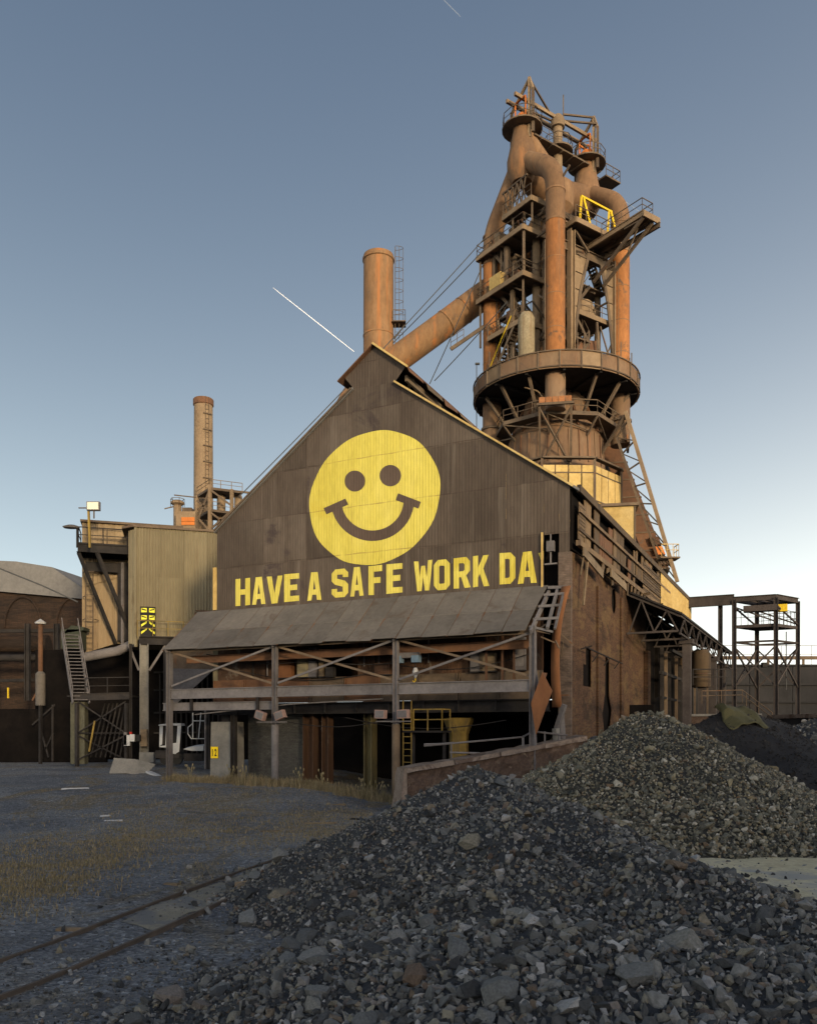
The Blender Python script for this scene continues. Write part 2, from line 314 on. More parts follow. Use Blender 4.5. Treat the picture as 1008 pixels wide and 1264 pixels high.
M['rubble'] = mat('eroded rubble wall', [(.04, .028, .022), (.085, .055, .04), (.14, .10, .075)], 1.3, var=0, fine=.7, patch=(.19, .155, .12), pscale=1.6, pthr=.62, bump=1.0, bscale=5)

# ================================================================== terrain
def ss(x, a, b): t = np.clip((x - a) / (b - a), 0, 1); return t * t * (3 - 2 * t)
_g = RNG.uniform(0, 6.28, (24, 3))
def fbm(x, y, base=.15, octs=5, amp=1.0):
    r = np.zeros_like(x)
    for i in range(octs):
        f = base * 2 ** i
        for j in range(3):
            a = _g[i * 3 + j][0] + j * 2.1; r = r + amp / 2 ** i / 3 * np.sin(f * (x * math.cos(a) + y * math.sin(a)) * 2.2 + _g[i * 3 + j][1] + 1.3 * np.sin(f * 1.7 * (x * math.sin(a) - y * math.cos(a)) + _g[i * 3 + j][2]))
    return r
def g0(x, y):
    x = np.asarray(x, float); y = np.asarray(y, float)
    z = .68 * ss(-x, .3, 6) * ss(y, 30, 43) + .25 * ss(-x, 9, 17) * ss(y, 44, 56)
    z = z + 3.2 * ss(x, 7.4, 9.6) * ss(y, 31, 38.5)                         # raised fill along the brick side wall
    near = 1 - ss(np.abs(x), 40, 90) * 1.0
    z = z + (fbm(x, y, .35, 4, .05) + fbm(y * .9, x * 1.1, 2.2, 3, .022)) * near
    # added unseen bank on the sun's side, shaped to shade the foreground
    d = x * math.sin(R(SUN_AZ)) + y * math.cos(R(SUN_AZ)); s = x * math.cos(R(SUN_AZ)) - y * math.sin(R(SUN_AZ))
    z = z + (SHADE_BANK_H + fbm(x, y, .03, 3, 2.2)) * ss(d, 30, 62) * (1 - ss(d, 75, 130)) * (1 - ss(np.abs(s), 110, 190))
    return z
SHADE_BANK_H = 17.5
def axis(lo, hi, step, far, grow=1.22):
    a = list(np.arange(lo, hi + 1e-6, step)); s = step
    while a[-1] < far: s *= grow; a.append(a[-1] + s)
    s = step; b = []
    p = lo
    while p > -far: s *= grow; p -= s; b.append(p)
    return np.array(b[::-1] + a)
def grid_mesh(name, xs, ys, hf, mat_, parent=None, loc=None, smooth=True):
    X, Y = np.meshgrid(xs, ys); Zh = hf(X, Y); off = OFF.get(parent.name, Vector()) if parent else (Vector(loc) if loc is not None else Vector())
    v = np.stack([X - off[0], Y - off[1], Zh - off[2]], -1).reshape(-1, 3); nx, ny = len(xs), len(ys)
    i = np.arange(nx * ny).reshape(ny, nx); q = np.stack([i[:-1, :-1], i[:-1, 1:], i[1:, 1:], i[1:, :-1]], -1).reshape(-1, 4)
    return raw_mesh(name, v, q, mat_, parent, off, smooth)
def raw_mesh(name, v, f, mat_, parent, off, smooth=False, tint=None):
    me = bpy.data.meshes.new(name); k = f.shape[1]
    me.vertices.add(len(v)); me.vertices.foreach_set('co', np.ascontiguousarray(v, np.float32).ravel())
    me.loops.add(f.size); me.loops.foreach_set('vertex_index', np.ascontiguousarray(f, np.int32).ravel())
    me.polygons.add(len(f)); me.polygons.foreach_set('loop_start', np.arange(0, f.size, k, dtype=np.int32))
    me.update(calc_edges=True)
    if smooth: me.shade_smooth()
    else: me.polygons.foreach_set('use_smooth', np.zeros(len(f), bool))
    if tint is not None:
        a = me.attributes.new('tint', 'FLOAT', 'POINT'); a.data.foreach_set('value', np.ascontiguousarray(tint, np.float32))
    me.materials.append(mat_)
    o = bpy.data.objects.new(name, me); COL.objects.link(o)
    if parent: o.parent = parent
    else: o.location = off
    OFF[o.name] = Vector(off); return o
def groundmat():
    m = bpy.data.materials.new('gravelly ground'); m.use_nodes = True; nt = m.node_tree; b = nt.nodes['Principled BSDF']
    tc = nt.nodes.new('ShaderNodeTexCoord'); co = tc.outputs['Object']
    c = ramp(nt, noise(nt, co, .22, 9, .68, .5), [(.36, (.145, .158, .178)), (.48, (.19, .205, .225)), (.56, (.23, .243, .255)), (.68, (.26, .25, .22))])
    f = ramp(nt, noise(nt, mapping(nt, co, (1, .5, 1)), .35, 8, .7, .8), [(.52, (0, 0, 0)), (.62, (1, 1, 1))]); c = mixc(nt, f, c, (.22, .185, .125))
    f = ramp(nt, noise(nt, co, 9, 6, .75), [(.35, (.45, .45, .45)), (.62, (1.0, 1.0, 1.0))]); c = mixc(nt, .8, c, f, 'MULTIPLY')
    vo = nt.nodes.new('ShaderNodeTexVoronoi'); vo.inputs['Scale'].default_value = 14; nt.links.new(co, vo.inputs['Vector'])
    sp_ = nt.nodes.new('ShaderNodeSeparateXYZ'); nt.links.new(vo.outputs['Color'], sp_.inputs[0]); c = mixc(nt, .75, c, ramp(nt, sp_.outputs[0], [(.0, (.45, .45, .45)), (.6, (1, 1, 1)), (.9, (1.15, 1.15, 1.15)), (.97, (1.9, 1.9, 1.85))]), 'MULTIPLY')
    f = ramp(nt, noise(nt, mapping(nt, co, (.35, 1, 1)), .9, 7, .7, 1.2), [(.54, (0, 0, 0)), (.68, (1, 1, 1))]); c = mixc(nt, f, c, (.10, .10, .103))
    h = nt.nodes.new('ShaderNodeHueSaturation'); h.inputs['Saturation'].default_value = .95; nt.links.new(c, h.inputs['Color'])
    nt.links.new(h.outputs[0], b.inputs['Base Color']); b.inputs['Roughness'].default_value = .95; b.inputs['Specular IOR Level'].default_value = .15
    bp = nt.nodes.new('ShaderNodeBump'); bp.inputs['Strength'].default_value = 1.0; bp.inputs['Distance'].default_value = .09
    ad = nt.nodes.new('ShaderNodeMath'); ad.operation = 'ADD'; nt.links.new(noise(nt, co, 6, 8, .75), ad.inputs[0]); nt.links.new(vo.outputs['Distance'], ad.inputs[1])
    nt.links.new(ad.outputs[0], bp.inputs['Height']); nt.links.new(bp.outputs[0], b.inputs['Normal']); return m
M['ground'] = groundmat()
M['sand'] = mat('pale wet sand', [(.40, .355, .22), (.48, .43, .28), (.54, .48, .33)], .6, var=0, patch=(.25, .245, .215), pscale=.7, pthr=.55, bump=.7, bscale=9, fine=.5)
M['soil'] = mat('black cinder soil', [(.008, .008, .009), (.014, .013, .013), (.022, .020, .018)], .7, var=0, bump=.8, bscale=8)
tag(grid_mesh('ground', axis(-20, 22, .28, 4000), axis(4, 62, .28, 4000), g0, M['ground']), kind='structure')

STONE_STOPS = [(.0, (.03, .032, .034)), (.25, (.07, .074, .075)), (.48, (.12, .125, .122)), (.66, (.165, .168, .16)), (.78, (.19, .178, .135)), (.86, (.11, .08, .06)), (.92, (.21, .212, .205)), (.99, (.32, .32, .31))]
STONE_TAN = [(.0, (.05, .05, .042)), (.22, (.10, .10, .08)), (.45, (.155, .15, .115)), (.62, (.20, .19, .145)), (.74, (.24, .21, .135)), (.84, (.13, .09, .055)), (.90, (.28, .265, .21)), (.97, (.38, .36, .30))]
def stonemat(name, stops, single):
    m = bpy.data.materials.new(name); m.use_nodes = True; nt = m.node_tree; b = nt.nodes['Principled BSDF']
    tc = nt.nodes.new('ShaderNodeTexCoord')
    if single: oi = nt.nodes.new('ShaderNodeObjectInfo'); fac = oi.outputs['Random']
    else: a = nt.nodes.new('ShaderNodeAttribute'); a.attribute_name = 'tint'; fac = a.outputs['Fac']
    c = ramp(nt, fac, stops)
    f = ramp(nt, noise(nt, tc.outputs['Object'], 7 if single else 12, 6, .7), [(.35, (.5, .5, .5)), (.65, (1.1, 1.1, 1.1))]); c = mixc(nt, .8, c, f, 'MULTIPLY')
    nt.links.new(c, b.inputs['Base Color']); b.inputs['Roughness'].default_value = .9; b.inputs['Specular IOR Level'].default_value = .25
    bp = nt.nodes.new('ShaderNodeBump'); bp.inputs['Strength'].default_value = .5; bp.inputs['Distance'].default_value = .03
    nt.links.new(noise(nt, tc.outputs['Object'], 16 if single else 25, 6, .75), bp.inputs['Height']); nt.links.new(bp.outputs[0], b.inputs['Normal']); return m
M['stones'] = stonemat('blue grey rubble', STONE_STOPS, False); M['stone'] = stonemat('blue grey stone', STONE_STOPS, True)
M['stones_tan'] = stonemat('tan grey rubble', STONE_TAN, False); M['stone_tan'] = stonemat('tan grey stone', STONE_TAN, True)
def hull(npts, seed):
    r = random.Random(seed); bm = bmesh.new()
    ax = (1, r.uniform(.65, .95), r.uniform(.5, .8))
    for _ in range(npts):
        v = Vector((r.gauss(0, 1), r.gauss(0, 1), r.gauss(0, 1))).normalized() * r.uniform(.82, 1.1); bm.verts.new((v.x * ax[0], v.y * ax[1], v.z * ax[2]))
    g = bmesh.ops.convex_hull(bm, input=bm.verts)
    bmesh.ops.delete(bm, geom=list({e for e in g['geom_interior'] + g['geom_unused'] if isinstance(e, bmesh.types.BMVert)}), context='VERTS')
    bmesh.ops.triangulate(bm, faces=bm.faces[:]); bm.verts.index_update()
    v = np.array([tuple(x.co) for x in bm.verts]); f = np.array([[q.index for q in t.verts] for t in bm.faces]); bm.free(); return v, f
SMALL = [hull(9, 100 + i) for i in range(14)]
BIG = [hull(17, 300 + i) for i in range(16)]
def randrot(n):
    q = RNG.normal(size=(n, 4)); q /= np.linalg.norm(q, axis=1)[:, None]; w, x, y, z = q.T
    return np.stack([np.stack([1 - 2 * (y * y + z * z), 2 * (x * y - z * w), 2 * (x * z + y * w)], -1), np.stack([2 * (x * y + z * w), 1 - 2 * (x * x + z * z), 2 * (y * z - x * w)], -1), np.stack([2 * (x * z - y * w), 2 * (y * z + x * w), 1 - 2 * (x * x + y * y)], -1)], 1)
def scatter(name, P, S, mat_, parent, off=Vector(), tr=(0, 1)):
    vs = []; fs = []; ts = []; base = 0; var = RNG.integers(0, len(SMALL), len(P)); T_ = RNG.uniform(*tr, len(P))
    for k, (v, f) in enumerate(SMALL):
        i = np.where(var == k)[0]
        if not len(i): continue
        rot = randrot(len(i)); w = np.einsum('nij,vj->nvi', rot, v) * S[i][:, None, None] + P[i][:, None, :]
        vs.append(w.reshape(-1, 3)); fs.append((f[None] + (np.arange(len(i)) * len(v))[:, None, None]).reshape(-1, 3) + base); ts.append(np.repeat(T_[i], len(v))); base += len(i) * len(v)
    o = OFF.get(parent.name, Vector()) if parent else off
    return tag(raw_mesh(name, np.concatenate(vs) - np.array(o), np.concatenate(fs), mat_, parent, o, False, np.concatenate(ts)), kind='stuff')
BIGME = {}
def singles(P, S, matkey, parent):
    off = OFF[parent.name]
    for p, s in zip(P, S):
        k = random.randrange(len(BIG)); key = (k, matkey)
        if key not in BIGME:
            me = bpy.data.meshes.new('stone'); me.from_pydata(BIG[k][0].tolist(), [], BIG[k][1].tolist()); me.materials.append(M[matkey]); BIGME[key] = me
        o = bpy.data.objects.new('stone', BIGME[key]); COL.objects.link(o); o.parent = parent
        o.location = Vector(p.tolist()) - off; o.rotation_euler = (random.uniform(-.5, .5), random.uniform(-.5, .5), random.uniform(0, 6.28)); s = float(s)
        o.scale = (s * random.uniform(.85, 1.2), s * random.uniform(.8, 1.1), s * random.uniform(.7, 1.0))
def seg_h(x, y, segs):
    h = np.full_like(x, -9.0)
    for (x0, y0, z0, x1, y1, z1, sl) in segs:
        dx, dy = x1 - x0, y1 - y0; L = dx * dx + dy * dy + 1e-9; t = np.clip(((x - x0) * dx + (y - y0) * dy) / L, 0, 1)
        d = np.hypot(x - x0 - t * dx, y - y0 - t * dy); rr = .45
        h = np.maximum(h, z0 + t * (z1 - z0) - sl * (np.sqrt(d * d + rr * rr) - rr))
    return h
P1 = [(1.5, 18, 2.62, 2.7, 16, 2.15, .60), (2.7, 16, 2.15, 3.9, 13.6, 1.55, .55), (3.9, 13.6, 1.55, 5.0, 10.5, 1.15, .45), (1.5, 18, 2.55, 2.2, 13.5, 1.5, .5), (1.8, 10, 1.15, 5, 8.5, .95, .26), (.2, 10.5, .8, 1.8, 9, 1.1, .26)]
def h1(x, y): return seg_h(x, y, P1) + fbm(x, y, .9, 4, .12)
P2 = [(8.65, 30, 4.12, 9.0, 30.3, 4.05, .60), (8.65, 30, 3.75, 11.6, 29.6, 2.5, .56), (8.6, 29.8, 3.3, 7.2, 30.4, 2.6, .58)]
def h2(x, y): return seg_h(x, y, P2) + fbm(x, y, .8, 4, .10)
P3 = [(14.8, 38.3, 4.45, 14.2, 36.6, 3.3, .5), (14.8, 38.3, 4.4, 16.8, 39.5, 4.1, .45), (12.6, 37.2, 3.7, 15.5, 35.8, 2.6, .5)]
def h3(x, y): return seg_h(x, y, P3) + fbm(x, y, .8, 4, .10)
P4 = [(19.0, 38.5, 4.1, 24, 36.5, 3.6, .45), (19.0, 38.5, 4.1, 18.6, 34.5, 2.0, .5), (18.6, 34.5, 2.0, 23, 33.5, 1.8, .5)]
def h4(x, y): return seg_h(x, y, P4) + fbm(x, y, .8, 4, .14)
def heap(name, hf, xr, yr, step, matb, label, cat='heap', group=None):
    x0 = (xr[0] + xr[1]) / 2; y0 = (yr[0] + yr[1]) / 2
    t = thing(name, (x0, y0, float(g0(x0, y0))), label, cat, group)
    f = lambda X, Y: np.maximum(hf(X, Y), g0(X, Y) - .35)
    grid_mesh('heap_body', np.arange(xr[0], xr[1], step), np.arange(yr[0], yr[1], step), f, matb, t); return t
def cover(hf, xr, yr, n, size, keep=None, sink=.15):
    x = RNG.uniform(*xr, n); y = RNG.uniform(*yr, n); z = hf(x, y); ok = z > g0(x, y) - .02
    if keep is not None: ok &= keep(x, y, z)
    x, y, z = x[ok], y[ok], z[ok]; s = size(x, y, z); return np.stack([x, y, z + s * sink], -1), s
M['heapbase'] = mat('shade dark grey gravel', [(.02, .022, .025), (.035, .038, .042), (.055, .06, .06)], 1.5, var=0, bump=1.0, bscale=14, fine=.6)  # near black body: shade between the stones is put into the colour
M['heaptan'] = mat('shade dark tan gravel', [(.02, .02, .018), (.035, .035, .03), (.05, .048, .04)], 1.5, var=0, bump=1.0, bscale=14, fine=.6)  # as dark as the grey one, for the shaded gaps between stones
# --- near rubble heap
t1 = heap('rubble_heap', h1, (-7, 10.5), (5.0, 23.5), .14, M['heapbase'], 'heap of blue grey broken rock with big boulders at its foot')
def sz1(x, y, z):
    e = RNG.pareto(2.6, len(x)); s = .026 + .02 * e + .046 * np.clip(1.9 - z, 0, 1.6) * RNG.random(len(x)) ** 2; s = s * (1 - .45 * ss(-x, -.5, 2.5)); return np.clip(s, .016, .13)
Pp, Ss = cover(h1, (-6, 9), (5.4, 22.5), 66000, sz1, sink=.3); scatter('rubble', Pp, Ss, M['stones'], t1)
Pp, Ss = cover(h1, (-5, 8), (5.6, 21), 40000, lambda x, y, z: RNG.uniform(.010, .022, len(x)), sink=.2); scatter('fines', Pp, Ss, M['stones'], t1, tr=(.1, .45))
def szb(x, y, z): return np.clip(.075 + .04 * RNG.pareto(2.4, len(x)) * np.clip(2.3 - z, .35, 1.3), .07, .26)
Pp, Ss = cover(h1, (-4, 8), (5.6, 20.5), 1500, szb, keep=lambda x, y, z: RNG.random(len(x)) < np.clip((2.5 - z) / 2.0, .05, 1), sink=.25)
vis = Ss / Pp[:, 1] * (np.abs(Pp[:, 0]) < Pp[:, 1] * .52); i = np.argsort(-vis)[:292]; singles(Pp[i], Ss[i], 'stone', t1)
for px, py, s in ((272, 1222, .17), (840, 1168, .27), (945, 1130, .24), (395, 1262, .2), (700, 1245, .22), (775, 1080, .18), (620, 968, .22), (590, 1228, .22)):
    r0 = at(px, py, 1.0); d = Vector((r0.x, 1, r0.z - CAM_H)); Yv = 5.5
    while Yv < 30 and CAM_H + d.z * Yv > float(max(h1(np.array([d.x * Yv]), np.array([Yv]))[0], g0(d.x * Yv, Yv))): Yv += .05
    singles(np.array([[d.x * Yv, Yv, CAM_H + d.z * Yv]]), np.array([s]), 'stone', t1)
x = RNG.uniform(5, 14, 260); y = RNG.uniform(16.5, 25, 260); s = np.clip(.02 + .02 * RNG.pareto(2.4, 260), .02, .1); scatter('sand_stones', np.stack([x, y, g0(x, y) + .01 + s * .2], -1), s, M['stones'], t1, tr=(0, .4))
x = RNG.uniform(-6.5, 9, 40000); y = RNG.uniform(6, 23, 40000); d_ = g0(x, y) - h1(x, y); k_ = (d_ > -.05) & (RNG.random(40000) < np.exp(-np.clip(d_, 0, 9) / .32)); x, y = x[k_], y[k_]
s = np.clip(.016 + .02 * RNG.pareto(2.4, len(x)), .014, .12); scatter('spill', np.stack([x, y, g0(x, y) + s * .25], -1), s, M['stones'], t1)
# --- far gravel heap
t2 = heap('gravel_heap', h2, (-.5, 19), (21.5, 38), .16, M['heaptan'], 'tall cone of tan grey crushed gravel in front of the brick wall')
def sz2(x, y, z): return np.clip(.034 + .024 * RNG.pareto(3.0, len(x)) + .020 * np.clip(3.2 - z, 0, 3.2) * RNG.random(len(x)), .036, .18)
Pp, Ss = cover(h2, (-.5, 19), (21.5, 37), 58000, sz2, sink=.4); scatter('rubble', Pp, Ss, M['stones_tan'], t2)
Pp, Ss = cover(h2, (1, 18), (22, 31), 900, lambda x, y, z: np.clip(.11 + .03 * RNG.pareto(3, len(x)), .11, .24), sink=.3)
i = np.argsort(-Ss / Pp[:, 1])[:240]; singles(Pp[i], Ss[i], 'stone_tan', t2)
# --- dark cinder mound and pale heap beyond it
t3 = heap('cinder_mound', h3, (10, 22), (30, 45), .25, M['soil'], 'black cinder mound with an olive tarpaulin on top', 'mound')
t4 = heap('rock_heap', h4, (16, 32), (28, 46), .25, M['heapbase'], 'pale blue grey rock heap beside the black cinder mound')
Pp, Ss = cover(h4, (16, 30), (28, 46), 9000, lambda x, y, z: np.clip(.06 + .06 * RNG.pareto(2.8, len(x)), .05, .4)); scatter('rubble', Pp, Ss, M['stones'], t4)
Pp, Ss = cover(h3, (11, 21), (31, 44), 5000, lambda x, y, z: np.clip(.04 + .03 * RNG.pareto(3, len(x)), .03, .2))
M['cinder'] = mat('cinder lump', [(.01, .01, .011), (.03, .028, .026)], 2, var=0); scatter('cinder', Pp, Ss, M['cinder'], t3)
tp = MB(); tv = []; n_ = 14                               # the tarpaulin: draped over the mound's crest
cx_, cy_ = 14.6, 38.0
for j in range(n_ + 1):
    for i_ in range(n_ + 1):
        x = cx_ - .7 + 1.7 * i_ / n_; y = cy_ - 1.7 + 2.0 * j / n_
        z = max(float(h3(np.array([x]), np.array([y]))[0]), float(g0(x, y))) + .10 + .09 * math.sin(7 * x + 2 * y) * math.sin(3 * x) + (.35 * max(0, 1 - abs(x - cx_ + .5) / .7) if j > 6 else 0)
        tv.append((x, y, z))
tp.add(tv, [(j * (n_ + 1) + i_, j * (n_ + 1) + i_ + 1, (j + 1) * (n_ + 1) + i_ + 1, (j + 1) * (n_ + 1) + i_) for j in range(n_) for i_ in range(n_)])
tarp = tp.build('tarpaulin', M['tarp'], loc=(cx_, cy_, 4)); so = tarp.modifiers.new('s', 'SOLIDIFY'); so.thickness = .02
tag(tarp, 'olive green tarpaulin draped over the black cinder mound', 'tarpaulin')
# --- loose gravel on the yard
x = RNG.uniform(-13, 12, 60000); y = 6 + 30 * RNG.random(60000) ** 1.5
dens = .5 + .5 * np.sin(x * .7 + 1.3 * np.sin(y * .5)); dens = np.where((x > -2) & (y < 17), 1, dens * np.clip((19 - y) / 8, .06, 1))
k_ = RNG.random(len(x)) < dens; x, y = x[k_], y[k_]; s = np.clip(.012 + .012 * RNG.pareto(2.6, len(x)), .010, .085)
scatter('loose_gravel', np.stack([x, y, g0(x, y) + s * .1], -1), s, M['stones'], None)
bpy.data.objects['loose_gravel']['label'] = 'loose gravel strewn over the yard'
# --- sand patch: a sheet just above the ground
def gp(px, py): Yv = CAM_H * FPX / (py - HY); return ((px - CX) / FPX * Yv, Yv)
out = [gp(*p) for p in ((800, 1052), (850, 1050), (905, 1055), (960, 1052), (1030, 1050), (1040, 1085), (1030, 1125), (985, 1122), (930, 1112), (880, 1098), (835, 1078))]
cxs = np.mean([p[0] for p in out]); cys = np.mean([p[1] for p in out]); rings = []
for k in range(72):
    t = k / 72 * len(out); a, b_ = out[int(t) % len(out)], out[(int(t) + 1) % len(out)]; f = t - int(t); p = (a[0] * (1 - f) + b_[0] * f, a[1] * (1 - f) + b_[1] * f); w = 1 + .06 * math.sin(k * 1.7) + .05 * math.sin(k * 3.1)
    rings.append((cxs + (p[0] - cxs) * w, cys + (p[1] - cys) * w))
sv = []; sf = []
for rr in range(9):
    for (x, y) in rings: xx = cxs + (x - cxs) * (1 - rr / 8.5); yy = cys + (y - cys) * (1 - rr / 8.5); sv.append((xx, yy, float(g0(xx, yy)) + .012))
for rr in range(8):
    for k in range(72): sf.append((rr * 72 + k, rr * 72 + (k + 1) % 72, (rr + 1) * 72 + (k + 1) % 72, (rr + 1) * 72 + k))
tag(MB().add(sv, sf + [tuple(8 * 72 + k for k in range(72))]).build('sand_patch', M['sand'], loc=(cxs, cys, 0)), kind='structure')
# pale trodden strip between the rails
tv_ = []; tf_ = []
lft = [(-5.3, 15.4), (-4.62, 18.7), (-3.3, 22.6), (-2.1, 26.4)]; rgt = [(-4.35, 14.6), (-3.45, 18.4), (-2.4, 22.0), (-1.2, 25.6)]
for i in range(25):
    t = i / 24 * 3; k = min(2, int(t)); f = t - k
    for j in range(7):
        a = (lft[k][0] + (lft[k + 1][0] - lft[k][0]) * f, lft[k][1] + (lft[k + 1][1] - lft[k][1]) * f); b_ = (rgt[k][0] + (rgt[k + 1][0] - rgt[k][0]) * f, rgt[k][1] + (rgt[k + 1][1] - rgt[k][1]) * f)
        w = j / 6 * (.9 + .1 * math.sin(i * 1.9)) + .04 * math.sin(i * 1.3 + 1); x = a[0] + (b_[0] - a[0]) * w; y = a[1] + (b_[1] - a[1]) * w; tv_.append((x, y, float(g0(x, y)) + .012))
tf_ = [(i * 7 + j, i * 7 + j + 1, (i + 1) * 7 + j + 1, (i + 1) * 7 + j) for i in range(24) for j in range(6)]
M['strip'] = mat('trodden tan dirt', [(.15, .135, .10), (.21, .19, .14), (.25, .225, .17)], 1.2, var=0, patch=(.12, .12, .115), pscale=.9, pthr=.52, bump=.5)
tag(MB().add(tv_, tf_).build('dirt_strip', M['strip'], loc=(-3.6, 20, 0)), kind='structure')
# --- dry grass and weeds: one mass
def grass(name, pts, hts, cols, label):
    n = len(pts); a = RNG.uniform(0, 6.28, n); le = RNG.uniform(.15, .6, n) * hts; w = .006 + .008 * RNG.random(n); dx, dy = np.cos(a), np.sin(a); px_, py_ = -dy * w, dx * w
    g = np.stack([pts[:, 0], pts[:, 1], g0(pts[:, 0], pts[:, 1]) - .02], -1)
    v = np.stack([g + np.stack([px_, py_, 0 * px_], -1), g - np.stack([px_, py_, 0 * px_], -1), g + np.stack([dx * le * .4 - px_ * .7, dy * le * .4 - py_ * .7, hts * .65], -1), g + np.stack([dx * le * .4 + px_ * .7, dy * le * .4 + py_ * .7, hts * .65], -1), g + np.stack([dx * le, dy * le, hts], -1)], 1).reshape(-1, 3)
    b_ = (np.arange(n) * 5)[:, None]; f = np.concatenate([b_ + np.array([[0, 1, 2]]), b_ + np.array([[0, 2, 3]]), b_ + np.array([[3, 2, 4]])])
    o = raw_mesh(name, v, f, cols, None, Vector(), False, np.repeat(RNG.random(n), 5)); tag(o, label, 'grass', kind='stuff')
M['grass'] = stonemat('dry grass', [(.0, (.14, .115, .06)), (.3, (.23, .18, .10)), (.55, (.30, .24, .14)), (.75, (.15, .14, .075)), (1, (.38, .31, .19))], False)
pts = []; hts = []
for k in range(520):                                     # clumps along the foot of the canopy
    px = random.uniform(205, 500); c = random.gauss(0, .5); u, _ = fw(px, 960, 2.9 + c); p = B(u, -(2.9 + c), 0); n = random.randrange(14, 40); hh = random.uniform(.15, .6) * (1.25 if 280 < px < 330 or px > 395 else .9)
    q = RNG.normal(0, .16, (n, 2)) + np.array([[p.x, p.y]]); pts.append(q); hts.append(RNG.uniform(.4, 1, n) * hh)
for k in range(2700):                                    # thin cover over the yard
    t = random.random(); px = -40 + 500 * t; py = 1080 - 90 * t + random.gauss(0, 22) + 14 * math.sin(t * 9); 
    if random.random() < .25: py += random.uniform(-60, 10)
    if py < 962: continue
    x, y = gp(px, py); n = random.randrange(8, 24); q = RNG.normal(0, .28, (n, 2)) + np.array([[x, y]]); pts.append(q); hts.append(RNG.uniform(.3, 1, n) * random.uniform(.05, .17))
grass('dry_grass', np.concatenate(pts), np.concatenate(hts), M['grass'], 'dry straw coloured grass growing across the yard and along the canopy')
# --- railway track curving through the yard
tr = thing('railway_track', (-4.6, 16, 0), 'pair of rusty rails half buried in the gravel yard', 'track')
def railpath(pts):
    q = fillet([Vector((x, y, float(g0(x, y)) + .05)) for x, y in pts], 2.5, 5); return q
for pp in (((-8.6, 8.4), (-6.1, 12.4), (-5.45, 15.2), (-4.76, 18.7), (-3.4, 23), (-1.95, 27.3), (.2, 32)), ((-7.0, 7.6), (-5.3, 11.0), (-4.55, 13.5), (-3.5, 17.9), (-1.75, 24.5), (.9, 30.5))):
    q = railpath(pp); m = MB(); q[0] = q[0] - Z * .14
    for a, b_ in zip(q, q[1:]): m.beam(a + Z * .012, b_ + Z * .012, .05, .03); m.beam(a - Z * .04, b_ - Z * .04, .02, .075); 0 
    m.build('rail', M['rail'], tr, smooth=False)

# ================================================================== cast house
W_ = fw(268, 650)[0]; EAVE = 15.2
UBL, ZBL = fw(437, 480); UBR, ZBR = fw(487, 472)            # foot of the roof monitor
UTL, ZTL = fw(426, 467); UTR, ZTR = fw(500, 453); UAP, ZAP = fw(462.6, 428)
WAVE, WDEP = .17, .009
def prof(u, wave=WAVE, dep=WDEP):
    t = (u / wave) % 1.0
    return dep * (1 if t < .3 else (1 - (t - .3) / .2 if t < .5 else (0 if t < .8 else (t - .8) / .2)))
def lines(u0, u1, wave=WAVE):
    r = {u0, u1}
    for k in range(math.floor(u0 / wave) - 1, math.ceil(u1 / wave) + 1):
        for t in (0, .3, .5, .8):
            x = (k + t) * wave
            if u0 < x < u1: r.add(x)
    return sorted(r)
def sheet(name, u0, u1, lo, hi, base, mat_, parent, du, dn, wave=WAVE, dep=WDEP, off=0.0, th=.012, tilt=0.0):
    """corrugated sheet on a wall: base = origin, du = along, dn = outward; lo(u), hi(u) = lower and upper edge"""
    us = [u for u in lines(u0, u1, wave) if hi(u) - lo(u) > .004]
    if len(us) < 2: return None
    m = MB(); vs = []
    for u in us:
        d = prof(u, wave, dep) + off
        vs.append(base + du * u + dn * (d + tilt) + Z * lo(u)); vs.append(base + du * u + dn * d + Z * hi(u))
    n = len(us); fs = [(2 * i, 2 * i + 2, 2 * i + 3, 2 * i + 1) for i in range(n - 1)]
    m.add(vs, fs); back = [Vector(v) - dn * th for v in vs]
    m.add(back, [tuple(reversed(f)) for f in fs])
    k = 2 * n; e = [(2 * i, 2 * i + 2) for i in range(n - 1)] + [(2 * i + 1, 2 * i + 3) for i in range(n - 1)] + [(0, 1), (2 * n - 2, 2 * n - 1)]
    m.f += [(a, b, b + k, a + k) for a, b in e]
    return m.build(name, mat_, parent, smooth=False)
ch = thing('cast_house', B(0, 0, 0), 'brown corrugated gabled shed with a big painted smiling face and brick side wall', 'building')
N_ = -V
def roofz(u):
    if u < UBR: return EAVE + (ZBR - EAVE) * u / UBR
    if u > UBL: return EAVE + (ZBL - EAVE) * (W_ - u) / (W_ - UBL)
    return ZBR + (ZBL - ZBR) * (u - UBR) / (UBL - UBR)
rows = [10.42, 13.0, 15.55, 18.1, 20.65, 23.5]
cols_ = [.0, .52, 1.27, 3.2, 6.1, 9.0, 11.9, 14.8, 17.7, W_]
for r0, r1 in zip(rows, rows[1:]):
    for ci, (c0, c1) in enumerate(zip(cols_, cols_[1:])):
        if r0 < 12 and ci == 1: continue                     # the dark slot
        lo_ = 12.0 if (r0 < 12 and ci == 0) else r0
        sheet('wall_sheet', c0 + .004, c1 - .004, lambda u, a=lo_: a - .06, lambda u, a=r1: min(a, roofz(u)), B(0, 0, 0), M['brown'], ch, U, N_, off=.006 + .009 * (rows.index(r0) % 2) + .002 * (ci % 2), tilt=.006)
